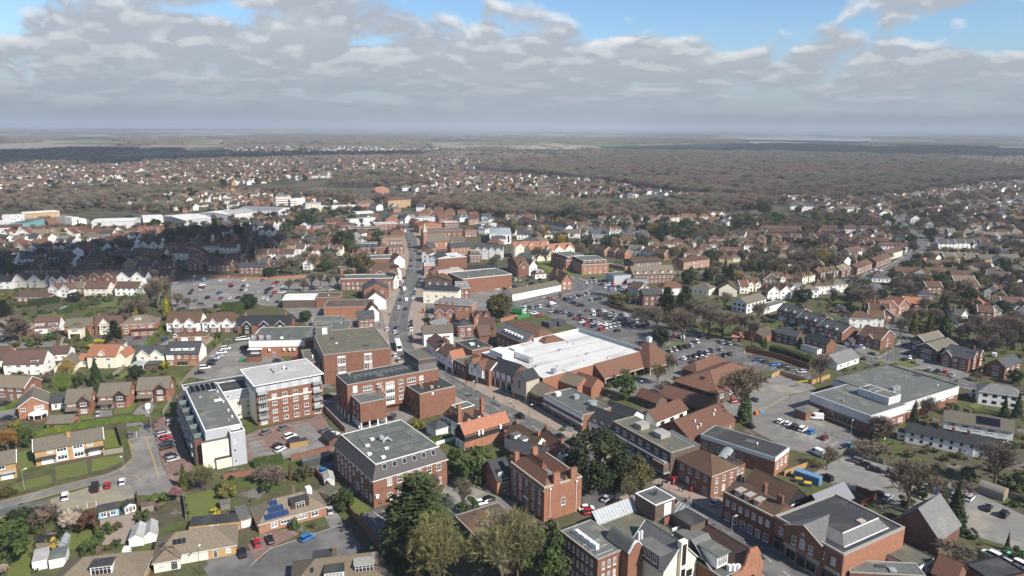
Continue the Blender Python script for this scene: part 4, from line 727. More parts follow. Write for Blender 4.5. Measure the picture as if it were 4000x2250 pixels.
 # street row, right side of the high street (street face is L)
 def shop(label,N,L,w,H,ax='v',rise=3,wm='render_white',rm='tile_brown',n=3,flat=None,rr=None,sh=2,st='s'):
  b=B('shop',label,'shop',N,rr,L,None,H=H,w=w);b.wall(wm)
  if flat:b.flat(flat,'concrete',ph=.35)
  else:b.gable(ax,rise,rm,wm,over=.25)
  if n:b.win('L',n,3.9,1.1,1.5,st)
  if sh:b.win('L',sh,.1,max(1.2,b.d/sh*.8),2.6,'shop',a=.3)
  return b
 b=shop('mock Tudor shop with two brown tiled street gables and arched side passages',('g',668,640),('g',432,562),9,7.0,n=0);b.wall('brick',(-.05,-.05,3,2.2),z1=6.9,name='brick_end');b.wall('brick',(-.05,b.d-2.2,3,b.d+.05),z1=6.9,name='brick_end')
 for t in(.36,.64):o,w_=b.fgable('L',t,4.4,.9,7.2,3.0,'tile_red','render_white',z0=3.2,verge=None,deep=4.5);w_(.5,4.6,1.1,1.8,'s')
 b=shop('long dark slate roofed shop with brick band and white framed upper windows',('g',908,690),('g',672,610),10,7.2,wm='brick_dark',rm='slate_dark',rise=3.4,n=4,sh=4)
 for i in range(5):b.at1('L',.02+i*.24,.1,.7,3.6,'panel',name='pilaster')
 b.box('fascia',-.3,.2,3.5,-.03,b.d-.2,4.1,'stone');b.win('L',4,4.2,2.3,2.6,'panel');b.win('L',4,4.5,1.2,1.9,'s')
 for o in[c for c in b.root.children if c.name.startswith('window')][-4:]:pass
 b=shop('tall white stone gable front with a traceried window over a passage',('g',1046,742),('g',912,692),7,9.2,ax='u',rise=2.8,wm='stone',rm='slate_dark',n=0,sh=1);b.at1('L',.5,5.0,1.6,4.0,'arch')
 b=shop('brick shop with buff pantile roof right of the white stone gable',('g',1205,905),('g',1086,850),10,5.0,wm='brick',rm='tile_buff',n=0);b.box('bay_window',-1,1,2.8,-.05,b.d-1,4.6,'brown_boards')
 b=shop('row of flat roofed shops with white fascia panels over dark brick',('g',1612,1092),('g',1218,882),13,6.6,wm='brick',flat='felt_grey',n=0,sh=4);b.wall('white_paint',(-.08,0,.5,b.d),5.0,6.55,name='fascia');b.wall('white_paint',(-.3,0,-.02,b.d),3.0,3.7,name='shop_fascia');b.win('L',6,4.1,2.4,.8,'dark');b.vent(4,b.d*.85,6.67,2,1.6,1.4,'white_paint');b.vent(8,b.d*.6,6.67,2,1.6,1.5);b.vent(9,b.d*.25,6.67,3,2,1.6)
 lettering('Melody',.8,b.root,(-.34,b.d*.86,3.05),(R(90),0,R(-90)))
 b=shop('dark slate roofed white shop with rooflights next to the flat roofed maisonettes',('g',1935,1235),('g',1603,1108),9,4.6,rm='slate_dark',rise=3.4,n=4,sh=0);b.gable('v',3.0,'slate_dark','render_white',(9.02,b.d*.1,19,b.d*.9),z=4.4);b.wall('render_white',(9.02,b.d*.1,19,b.d*.9),z1=4.4,name='rear_range');b.win('L',4,.2,2,2.4,'shop')
 shop('narrow brick shop with flat roof between white gabled shops on the curve',('g',432,592),('g',305,528),11,6.4,wm='brick_dark',flat='felt_moss',n=3)
 shop('narrow white shop with an orange tiled street gable on the curve of the high street',('g',300,515),('g',244,492),7,7.2,ax='u',rise=2.6,rm='tile_orange',n=1,sh=1)
 b=shop('white inn with brown tiled roof, brick chimney and a hanging sign on the curve',('g',240,498),('g',148,442),9,6.8,rm='tile_brown',n=2,sh=1);b.chim(b.w*.5,b.d*.9,7,12,.9,1.2)
 b=shop('white cottage shop with dark brown roof at the narrow bend below the crossing',('g',140,425),('g',40,335),9,6.5,rm='tile_plum',n=2,sh=1);b.chim(b.w*.5,b.d*.1,7,11.8,.9,1.4)
 b=B('shop','rambling flat roofed rear extension with pale parapets behind the inn','shop',('g',500,440),('g',700,400),('g',340,350),H=6);b.wall('brick');b.flat('felt_dark','concrete',ph=.4);b.vent(b.w*.4,b.d*.5,6.1,2,2,.8,'white_paint')
 b=house('dark brown tiled cottage with a gable, beside the bare tree behind the shops',('g',575,285),('g',690,275),None,9,H=5,rise=4,rm='tile_plum',wm='brick_dark',wf=0,ch=0)
 b=house('steep brown tiled barn like house behind the hipped slate house',('g',560,200),('g',720,205),None,8,H=5,rise=4.2,rm='tile_plum',wm='brick',wf=0,ch=0)
 b=house('brick house with grey hipped slate roof and white windows behind the high street shops',('g',360,195),('g',520,190),('g',275,150),H=6,hip=True,rise=2.6,rm='slate',wf=2,wl=2)
 b=house('brick house with slate roof in front of the hipped one',('g',130,215),('g',280,165),None,8,H=6,rise=3,rm='slate_pale',wf=0)
 b=house('white rendered gabled shop house at the edge of the crossing',('g',15,265),('g',310,245),None,7,H=6.4,rise=3,rm='tile_grey',wm='render_white',wf=3,ch=2)
 b=house('pair of brick cottages with twin steep gables behind the high street',('k',2190,1190),('k',2358,1175),None,8,H=5.6,rm='tile_plum',rise=2,wf=0,ch=0)
 for t in(.25,.75):o,w_=b.fgable('F',t,b.w*.48,.4,5.6,3.2,'tile_brown','brick_orange',verge=None);w_(.5,3.2,1.1,1.5,'s')
 # left of the street
 b=B('timbered_house','white and black boarded old house with brown tiled mansard, dormers and tall brick chimneys','house',('g',357,1165),('g',612,1088),('g',206,1082),H=5.6);b.wall('render_white');b.mansard(3.6,2.2,'tile_brown','felt_green');b.win('L',3,[.8,3.4],1.1,1.4,'s')
 for t in(.3,.68):b.dorm('L',t,6.1,1.6,1.5,2,'tile_brown','brown_boards',gab=True)
 for t in(.35,.75):o,w_=b.fgable('F',t,4.2,1.3,5.6,2.6,'tile_brown','black_boards',verge=None,z0=2.8,deep=3);w_(.5,5.2,1.1,1.3)
 b.chim(.6,.2,0,12,1.3,1.0,'brick_orange',3);b.chim(b.w-.4,.2,0,12,1.4,1.1,'brick_orange',3);q=(-6,b.d*.5,-.05,b.d*1.15);b.wall('render_white',q,z1=3.2,name='rear_wing');b.hip(1.8,'slate',q,z=3.2)
 b=B('boarded_barn','long barn with bright orange tiled roof, black boarding over an orange brick wall','barn',('g',428,1292),('g',886,1162),('g',322,1238),H=5.6);b.wall('brick_orange',z1=3.4);b.wall('black_boards',(-.25,-.3,b.w,b.d),3.4,5.6,name='upper_storey');b.gable('u',3.2,'tile_orange','black_boards',verge='black_boards');b.wall('render_white',(-.06,.1,.1,b.d-.1),0,3.3,name='end_wall');b.at1('L',.5,4.0,.9,1.1);b.at1('L',.55,1.2,1,1.2);b.at1('L',.25,.1,1,2.1,'door')
 for t in(.28,.36,.76):put('roof_vent',MB().box(-.35,-.5,0,.35,.2,1.5),'white_paint',b.root,(b.w*t,-.35,4.6))
 b=house('brown tiled cottage with white lucarne dormers and brick chimneys beside the street',('c',190,262),None,('c',-70,118),H=4.6,w=8,ax='v',rise=3.6,wm='render_white',rm='tile_brown',wl=0,wf=0,ch=2,chm='brick_orange')
 for t in(.35,.62):b.dorm('L',t,4.4,2.4,2.2,3,'felt_grey','white_paint',inset=-.6)
 b=house('red tiled cottage with a bright white gable end and orange chimneys at the roadside',('c',385,348),None,('c',205,170),H=4.4,w=8,ax='v',rise=4,wm='render_white',rm='tile_red',wl=0,wf=1,ch=2,chm='brick_orange')
 b=house('low slate roofed cottage in front of the red tiled one, behind the Georgian house',('c',300,330),None,('c',-20,260),H=4.2,w=6,ax='v',rise=2.4,wm='brick_orange',rm='slate',wf=0,ch=1)
 b=house('small brick house with dark slate roof and one dormer left of the Georgian house',('b',2275,552),('b',2420,508),('b',2128,418),H=4.6,ax='u',rise=4.2,rm='slate_dark',wm='brick_orange',wf=1,wl=0,ch=0);b.dorm('F',.35,5.2,1.8,1.5,2.5,'slate_dark','white_paint')
 # bottom left houses
 b=B('semi_detached_house','yellow brick pair of houses with white panels and grey tiled roof above the car pad','house',('a',322,270),('a',968,152),None,8.2,H=5.2);b.wall('brick_yellow');b.gable('u',2.4,'tile_grey','brick_yellow',verge='white_paint',over=.4)
 for t in(.385,.625):b.at1('F',t,.3,3.0,4.9,'panel');[b.at1('F',t,z,2.7,1.5,'w').__setattr__('location',(b.w*t,-.1,z))for z in(.8,3.5)]
 b.at1('F',.22,3.6,1.6,1.1);b.at1('F',.8,3.6,1.6,1.1);b.box('porch_roof',.2,-1.5,2.55,b.w*.3,-.05,2.8,'felt_dark');b.box('porch_roof',b.w*.72,-1.5,2.55,b.w,-.05,2.8,'felt_dark');b.at1('F',.16,.1,3.0,2.2,'gar');b.at1('F',.86,.1,3.0,2.2,'gar');b.at1('F',.27,.1,1,2.1,'door');b.at1('F',.74,.1,1,2.1,'door');b.chim(b.w*.5,b.d*.35,6.6,8.4,1.1,.7,'brick_yellow')
 b=B('semi_detached_house','yellow brick house with grey tiled roof cut by the left edge of the picture','house',('a',-330,460),('a',142,372),None,8.2,H=5.2);b.wall('brick_yellow');b.gable('u',2.4,'tile_grey','brick_yellow',verge='white_paint');b.at1('F',.72,3.6,1.6,1.1);b.at1('F',.8,.1,3,2.2,'gar');b.box('porch_roof',b.w*.66,-1.5,2.55,b.w,-.05,2.8,'felt_pale')
 b=B('bungalow','cream bungalow with brown hipped roof and three rooflights in a row','bungalow',('a',1452,1285),('a',2225,1152),None,9.5,H=2.7);b.wall('brick_yellow');b.hip(3.4,'tile_buff',cap='tile_buff');q=(.1,-2.0,5.8,2.5);b.wall('render_cream',q,z1=2.68,name='front_wing');b.hip(2.4,'tile_buff',q,z=2.7,axis='v');b.wall('render_cream',(5.85,-.06,12,.2),z1=2.65,name='front_wall')
 b.win('F',1,.8,1.2,1.2,q=q,a=.8,e=3.4);b.at1('F',.78,.1,1.6,2.2,'door',q=q);b.at1('F',.42,.8,2.6,1.4);b.at1('F',.56,.9,2.9,1.2);b.at1('F',.74,.1,1,2.1,'door');b.at1('F',.9,.9,1.2,1.2)
 for t in(.245,.30,.355):b.sky('F',t,.45,2.7,.95,1.4,3.4,5.15,o=.4)
 b.sky('F',.1,.5,2.7,.6,.9,3.4,5.15,o=.4)
 b=B('bungalow','brown hipped bungalow with one boxy dormer at the bottom left','bungalow',('a',490,1560),('a',1340,1455),None,10.5,H=2.7);b.wall('brick_yellow');b.hip(3.6,'tile_buff',cap='tile_buff');b.dorm('F',.53,3.5,4.6,2.3,4,'felt_dark','upvc',inset=1.4);b.box('dormer',b.w*.7,b.d*.62,4.5,b.w*.78,b.d*.8,6.2,'upvc',b.roof_o);b.chim(b.w*.42,b.d*.72,4.5,7,1,.7,'brick_brown');b.win('F',3,.9,2,1.3)
 b=B('bungalow','pink brick bungalow with brown hipped roof carrying blue solar panels and a dormer','bungalow',('b',25,962),('b',662,792),None,10,H=2.8);b.wall('brick_pink');b.hip(3.5,'tile_buff',cap='tile_buff');b.dorm('F',.63,3.3,4.8,2.4,3.6,'felt_dark','brown_boards',ww=2.4,inset=1.2);b.box('dormer',b.w*.8,b.d*.55,4.6,b.w*.88,b.d*.75,6.4,'upvc',b.roof_o);b.chim(b.w*.62,b.d*.75,5,7.2,1,.7,'brick_brown');b.at1('F',.22,.8,1.8,1.7);b.at1('F',.4,1.1,3.2,1.0);b.at1('F',.62,1.1,3.2,1.0);b.at1('F',.82,.9,2,1.5)
 for k,n,t in((.1,6,.27),(.38,4,.28),(.66,2,.27)):b.sky('F',t,k,2.8,1.0,1.7,3.5,5.4,mt='solar',n=n,gap=.06,o=.4)
 b=B('bungalow','brown hipped bungalow with two boxy dormers at the bottom edge below the cul de sac','bungalow',('b',330,1570),('b',1290,1450),None,10.5,H=2.8);b.wall('brick_pink');b.hip(3.5,'tile_buff',cap='tile_buff');b.dorm('F',.72,3.4,4.6,2.3,4.2,'concrete','brown_boards',inset=1.6);b.dorm('F',.42,3.0,4.4,2.3,4,'felt_dark','upvc',inset=.6);b.box('dormer',b.w*.2,b.d*.6,4.4,b.w*.4,b.d*.85,6.3,'felt_dark',b.roof_o);b.chim(b.w*.42,b.d*.72,4.5,7.3,1,.7,'brick_brown');b.sky('F',.2,.5,2.8,.8,1.2,3.5,5.65,o=.4)
 # brown brick houses with dark gables
 for lab,N,Rr,gd in(('leftmost of three grey roofed brick houses with dark boarded front gables',('e',660,958),('e',905,936),'garr'),('middle of three grey roofed brick houses with dark gables, red door',('e',985,893),('e',1290,876),'gar'),('rightmost of three grey roofed brick houses with dark gables, red garage door',('e',1378,832),('e',1695,812),'garr')):
  b=B('house',lab,'house',N,Rr,None,9,H=5.2);b.wall('brick_orange');b.gable('u',3.4,'tile_grey','brick_orange',over=.4);o,w_=b.fgable('F',.73,4.2,.9,5.2,1.9,'tile_grey','brown_boards',z0=2.7,verge='brown_boards');w_(.5,3.5,2,1.3);b.wall('brick',(b.w*.73-2.1,-.9,b.w*.73+2.1,0),z1=2.7,name='front_bay');b.at1('F',.73,.8,2,1.4).location=(b.w*.73,-.9,.8)
  b.win('F',2,3.6,1.3,1.2,a=.4,e=b.w*.48);k=MB().slab((-.2,-2,2.4),(b.w*.52,-2,2.4),(b.w*.52,0,3.1),(-.2,0,3.1),.15);put('porch_roof',k,'tile_grey',b.root);b.at1('F',.17,.1,2.4,2.1,gd);b.at1('F',.42,.1,1,2.1,'door');b.at1('R',.6,3.6,1,1.2)
 b=house('brick house with broad grey roof and white bargeboards at the left edge',('e',-130,790),('e',238,808),None,9,H=5.2,wm='brick',rm='tile_buff',verge='white_paint',wf=4,wr=1,ch=0)
 b=B('house','brick house turned gable on to the road with a white octagonal conservatory','house',('e',178,1008),('e',478,962),None,12,H=4.6);b.wall('brick_orange');b.gable('v',3.2,'tile_grey','brick_orange',verge='white_paint');b.at1('F',.16,2.8,1.6,1.2);b.at1('F',.7,2.8,3,1.3)
 k=MB();pts=[(3.0*math.cos(2*math.pi*(i+.5)/8),3.0*math.sin(2*math.pi*(i+.5)/8))for i in range(8)];k.prism(pts,0,.8,2).prism([(x*.98,y*.98)for x,y in pts],.8,2.3,1)
 for i in range(8):j=(i+1)%8;k.face([(*[v*1.06 for v in pts[i]],2.3),(*[v*1.06 for v in pts[j]],2.3),(0,0,3.6)],0);k.tube((*pts[i],.8),(*pts[i],2.35),.14,.14,4,0)
 put('conservatory',k,['upvc','glass','brick'],b.root,(b.w*.66,-2.9,0))
 b=house('small brick garage with grey pitched roof and red door beside the long hedge',('e',468,1168),('e',715,1158),None,6,H=2.5,rise=1.8,wm='brick_orange',rm='tile_grey',wf=0,ch=0,name='garage',cat='garage',up=False);b.at1('R',.5,.1,3.5,2.2,'garr')
 b=B('outbuilding','low white annexe with slate roof between the brick houses','annexe',('e',512,965),('e',665,948),None,11,H=2.8);b.wall('render_white');b.gable('u',1.6,'slate','render_white');b.at1('F',.3,.6,1,1.7);b.at1('F',.75,1.2,1.8,1)
 b=house('large white house with plum tiled roof and French windows left of the shrubbery',('e',28,572),('e',430,560),None,10,H=5.2,rise=4.4,wm='render_white',rm='tile_plum',wf=4,wr=1,ch=1);b.dorm('F',.78,5.0,3,1.6,3,'tile_plum','render_white',inset=.4)
 b=house('white house with plum roof whose gable shows at the left edge',('e',-160,520),('e',75,510),None,10,H=5,rise=4,wm='render_cream',rm='tile_plum',wf=2,ch=0)
 b=house('cream house with a bright orange tiled roof and small triangular gablet',('e',872,492),('e',1160,490),None,11,H=5.6,rise=3.6,wm='render_cream',rm='tile_orange',wf=2,wr=0,ch=0);o,w_=b.fgable('F',.52,2.6,.1,6.6,1.6,'tile_orange','render_cream',z0=5.7,deep=3);q=(b.w+.02,1.5,b.w+3.6,10);b.wall('render_cream',q,z1=5,name='side_wing');b.gable('v',2.2,'tile_orange','render_cream',q,z=5);q=(-5,2,-.02,8);b.wall('render_cream',q,z1=3.2,name='side_wing');b.gable('u',2.0,'tile_orange','render_cream',q,z=3.2);b.at1('F',.5,1,1.6,1.3,q=q)
 b=house('white house with slate roof, twin front gables and a glass conservatory',('e',1368,482),('e',1650,472),None,9,H=5.4,rise=2.8,wm='render_cream',rm='slate',wf=0,ch=0)
 for t in(.24,.72):o,w_=b.fgable('F',t,b.w*.42,.5,5.4,2.4,'slate','render_cream');w_(.5,3.4,1.4,1.3)
 q=(-1,-5,4.5,-.6);b.wall('render_white',q,z1=2.4,name='conservatory');b.hip(1.3,'clear_roof',q,z=2.4,over=.1);b.win('F',4,.4,1,1.6,q=q,a=.2);b.box('garden_room',5.5,-5.6,0,10.5,-.6,2.6,'brick_brown');b.box('garden_room_roof',5.2,-5.9,2.6,10.8,-.5,2.8,'slate')
 b=B('house','three storey brick and white house with blue grey slate roof and a wide white dormer','house',('e',1670,470),('e',1998,464),None,10,H=5.8);b.wall('brick_orange');b.wall('render_white',(-.06,-.06,3.2,1),3,5.7,name='white_panel');b.gable('u',4.2,'slate','render_white',over=.3);b.wall('render_white',(b.w-.05,0,b.w+.05,b.d),z1=5.75,name='end_wall');b.dorm('F',.48,6.4,b.w*.72,1.8,4,'slate','render_white',ww=1,inset=1.2)
 for t in(.24,.72):b.at1('F',t,7.0,1.3,1.0,'s').location=(b.w*t,1.14,7.0)
 b.win('F',4,3.6,1.4,1.4);b.at1('F',.12,.9,1.8,1.4);b.at1('F',.48,.1,4.6,2.3,'shop');b.box('boarded_window',b.w*.72,-.12,.2,b.w*.9,-.03,2.4,'wood_pale');b.at1('R',.4,3.6,.8,1.2)
 b=house('buff roofed house half hidden by the yellow willow',('e',540,610),('e',720,600),None,12,H=3.2,ax='v',rise=3,wm='render_cream',rm='tile_grey',wf=1,ch=0,up=False)
 b=house('white bungalow with brown roof behind the big white house',('e',500,470),('e',680,462),None,8,H=3.4,rise=2.4,wm='render_white',rm='tile_plum',wf=2,up=False,ch=1)
 b=house('plum hipped house showing behind the orange roofed house',('e',1030,405),('e',1200,400),None,9,H=3.6,rise=3,wm='render_cream',rm='tile_plum',hip=True,wf=0,ch=0)
 # third row on the left
 b=house('black boarded house with brown roof and solar panels at the left edge',('e',-130,200),('e',110,205),None,9,H=4.8,ax='v',rise=3.6,wm='black_boards',rm='tile_buff',wf=1,ch=0);b.at1('F',.7,2.8,1.8,1.2);q=(b.w+.02,-3,b.w+8,8);b.wall('brick_orange',q,z1=4,name='side_wing');b.hip(3.4,'tile_buff',q,z=4,axis='v')
 b=house('white chalet house with sweeping plum roof and two long dormers',('e',340,205),('e',585,195),None,9,H=3.4,rise=4.6,wm='render_white',rm='tile_plum',wf=2,up=False,ch=0)
 for t in(.22,.78):b.dorm('F',t,3.8,4,1.7,3,'tile_plum','render_white',inset=.6)
 b=house('grey roofed cream house with a projecting hipped wing over a dark garage',('e',645,195),('e',905,185),None,9,H=5.4,rise=3,wm='brick_orange',rm='tile_grey',wf=0,wr=1,ch=0);q=(b.w*.25,-4,b.w*.78,.5);b.wall('render_cream',q,z1=5.2,name='front_wing');b.hip(2.4,'tile_buff',q,z=5.2,axis='v');b.at1('F',.5,3.4,3,1.2,q=q);b.at1('F',.5,.1,4.5,2.3,'dark',q=q,name='garage_door')
 b=house('half timbered white house with a plum roof and steep gable',('e',950,180),('e',1210,165),None,9,H=5,rise=3.4,wm='brick',rm='tile_plum',wf=2,ch=1);o,w_=b.fgable('F',.4,5,1.2,5.2,3.2,'tile_plum','render_cream');w_(.5,3.3,1.8,1.3);w_(.5,.9,2.2,1.4)
 tb=MB()
 for x in(-2.4,-1.2,0,1.2,2.4):tb.box(x-.09,-1.27,2.7,x+.09,-1.21,5.2)
 for z in(2.7,4.0,5.2):tb.box(-2.5,-1.28,z,2.5,-1.21,z+.18)
 put('timbering',tb,'black_boards',o)
 b=house('brick house with pale grey hipped roof and a boxed white dormer',('e',1215,178),('e',1560,162),None,10,H=5.4,hip=True,rise=3.6,wm='brick_orange',rm='tile_buff',wf=4,ch=1);b.dorm('F',.47,6.6,3,1.5,2.5,'felt_pale','render_white',inset=2.0);q=(b.w*.32,-3.4,b.w*1.08,-.05);b.wall('brick_orange',q,z1=2.6,name='front_wing');b.box('porch_roof',q[0]-.3,q[1]-.3,2.6,q[2]+.3,q[3],2.85,'slate_dark');b.win('F',3,.6,1.6,1.4,q=q)
 for lab,x0,x1 in(('white house with plum roof and two white front gables beside the golden conifer',1672,2010),('white twin gabled house with plum roof left of the black boarded terrace',2030,2395)):
  b=house(lab,('e',x0,148),('e',x1,145),None,10,H=5.4,rise=4,wm='render_white',rm='tile_brown',wf=0,ch=0,hip=x0>2020)
  for t,w in((.34,4),(.72,5.4)):o,w_=b.fgable('F',t,w,1.6,5.0,2.6,'tile_brown','render_white',z0=2.6,verge='white_paint');w_(.5,3.2,2,1.3);b.wall('brick',(b.w*t-w/2,-1.6,b.w*t+w/2,0),z1=2.6,name='front_bay');b.at1('F',t,.7,2.2,1.5).location=(b.w*t,-1.6,.7)
  b.at1('F',.1,3.4,1.8,1.2);b.at1('F',.1,.8,1.8,1.3)
 b=house('black boarded and brick terrace with three pointed gables and dark slate roof',('f',-60,175),('f',480,165),None,10,H=5,rise=3.4,wm='brick',rm='slate_dark',wf=0,ch=2,chm='brick_orange',cat='terrace',name='terrace')
 for t in(.18,.5,.8):o,w_=b.fgable('F',t,4.4,.8,4.8,2.2,'slate_dark','black_boards');w_(.5,3.1,1.6,1.3);w_(.5,.7,1.6,1.3)
 b.wall('brick',(.3,-.06,b.w-.3,0),z1=2.6,name='brick_base')
 b=B('garage','pair of hipped brick garages with white doors in front of the twin gabled houses','garage',('e',1780,300),('e',2075,290),None,6,H=2.4);b.wall('brick_pink');b.hip(2,'tile_brown',(0,0,b.w*.5,6),z=2.4);b.hip(2,'tile_brown',(b.w*.5,0,b.w,6),z=2.4);b.at1('F',.25,.1,3,2.1,'gar');b.at1('F',.72,.1,3,2.1,'gar')
 # houses on the right
 for lab,N,L,Rr in(('brick Edwardian house nearest the road of three with slate roofs and white bays',('i',700,238),('i',505,168),('i',810,196)),('middle of three brick Edwardian houses with slate roofs and white bays',('i',495,152),('i',300,92),('i',590,118)),('brick Edwardian house farthest left of the slate roofed three with white bays',('i',298,72),('i',105,18),('i',385,42))):
  b=house(lab,N,Rr,L,H=5.6,ax='v',rise=3,rm='slate',wl=4,wf=0,ch=2,verge='white_paint')
  for t in(.2,.72):b.bay('L',t,3,.9,0,2.8,'upvc','slate')
  for t in(.3,.7):b.dorm('L',t,5.9,1.4,1.0,2,'slate','white_paint',inset=.3,gab=True)
 b=house('left of two plain brick cottages with slate roofs below the Edwardian houses',('i',270,278),('i',335,255),('i',68,232),H=5,ax='v',rise=2.6,wm='brick_brown',rm='slate',wl=3,wf=0,ch=2)
 b=house('right of two plain brick cottages with slate roofs, beside the long dark hedge',('i',555,348),('i',640,325),('i',345,292),H=5,ax='v',rise=2.6,wm='brick',rm='slate_dark',wl=3,wf=0,ch=2);b.box('lean_to',-4,2,0,-.05,b.d-1,2.4,'render_white');b.box('lean_to_roof',-4.2,1.8,2.4,-.05,b.d-.8,2.6,'felt_grey')
 b=house('long low white hall with grey pitched roof beside the retail store',('i',655,535),('i',860,468),None,9,H=3,rise=3,wm='render_white',rm='slate_pale',wf=3,up=False,ch=0,cat='hall',name='hall')
 b=house('new brick house with dark roof, rooflights and a white pedimented porch',('i',1065,308),('i',1192,258),('i',850,258),H=5.4,ax='v',rise=3.6,rm='tile_brown',wl=3,wf=1,ch=0,verge='white_paint');o,w_=b.fgable('L',.5,4,.5,5.4,1.6,'tile_brown','brick');w_(.5,3.4,1.1,1.8,'arch');w_(.5,.1,1.6,2.2,'door');b.sky('L',.3,.5,5.4,.8,1.1,3.6,b.w/2);b.sky('L',.5,.7,5.4,.8,1.1,3.6,b.w/2);b.sky('L',.7,.45,5.4,.8,1.1,3.6,b.w/2)
 for lab,N,L,Rr in(('front block of brown brick flats with shallow grey gable',('i',1600,408),('i',1425,352),('i',1745,345)),('rear block of brown brick flats with shallow grey gable',('i',1475,320),('i',1350,290),('i',1660,275))):b=house(lab,N,Rr,L,H=5.8,ax='u',rise=2.2,wm='brick_brown',rm='tile_grey',verge='white_paint',wl=1,wf=0,ch=0,door=None);b.win('L',1,[.8,3.5],4.5,1.5,a=1)
 b=house('brick house with blue slate roof and white timbered gables by the parked cars',('i',1895,492),('i',2050,430),('i',1640,440),H=5.8,ax='v',rise=2.8,rm='slate',wl=3,wf=0,ch=1)
 for F,t in(('L',.18),('F',.3),('F',.75)):o,w_=b.fgable(F,t,4.2,.8,5.8,2.2,'slate','brick');w_(.5,3.5,1.8,1.5);w_(.5,.8,1.8,1.6)
 b=house('brick house with pale slate roof and white timbered gable at the right edge',('i',2240,565),None,('i',2072,522),H=5.6,w=14,ax='u',rise=2.6,rm='slate',wl=0,wf=3,ch=0);b.win('L',1,[.8,3.5],2.4,1.6,a=2)
 b=B('house','white rendered house with black windows and pale slate hips at the right edge','house',('i',1995,790),('i',2390,842),None,8,H=5.4);b.wall('render_white');b.hip(2.6,'slate_pale');b.win('F',4,[.8,3.4],1.6,1.3,'dark');b.win('L',1,3.4,1.4,1.2,'dark',a=2)
 b=B('cottage_terrace','long terrace of low white cottages under dark slate roofs with small windows','terrace',('i',1302,1165),('i',2195,1345),None,6.5,H=4.2);b.wall('render_white');b.gable('u',2.2,'slate_dark','render_white');b.win('F',9,[.9,2.7],.9,1.0,'dark');[b.chim(b.w*t,3.2,5.4,7.6,.8,1.1)for t in(.22,.35,.5,.66)]
 for i,(x0,y0,x1,y1,rm)in enumerate(((1222,1178,1375,1210,'felt_dark'),(1392,1215,1655,1275,'felt_dark'),(1668,1280,1940,1345,'roof_old'))):b=B('outbuilding',('black roofed','long dark roofed','rusty brown roofed')[i]+' white outbuilding behind the low cottage terrace','outbuilding',('i',x0,y0),('i',x1,y1),None,4.5,H=2.5);b.wall('render_white');b.flat(rm,'white_paint',ph=.06);b.win('F',2,.8,1.2,1.1)
 b=B('semi_detached_house','long white pair of houses with grey pantile roof and a black solar panel array','house',('i',1665,1068),('i',2320,1175),None,8,H=5);b.wall('render_white');b.gable('u',2.8,'tile_grey','render_white');b.win('F',5,[.8,3.3],2.2,1.3);b.sky('F',.64,.15,5,7,3.4,2.8,4,mt='solar_black');b.chim(.8,4,7,9,.8,.8)
 b=B('garden_store','old curved roof garage with an orange end beside the gravel yard','garage',('d',2225,690),('d',2258,670),('d',1980,610),H=2);b.w=4;b.wall('wood_grey',z1=1.9)
 k=MB()
 for i in range(8):a0,a1=math.pi*i/8,math.pi*(i+1)/8;k.face([(2+2.2*math.cos(a0),0,1.9+1.6*math.sin(a0)),(2+2.2*math.cos(a0),b.d,1.9+1.6*math.sin(a0)),(2+2.2*math.cos(a1),b.d,1.9+1.6*math.sin(a1)),(2+2.2*math.cos(a1),0,1.9+1.6*math.sin(a1))],0);k.face([(2+2.2*math.cos(a0),.02,1.9+1.6*math.sin(a0)),(2+2.2*math.cos(a1),.02,1.9+1.6*math.sin(a1)),(2,.02,1.9)],1)
 put('roof',k,['wood_grey','wood_pale'],b.root)
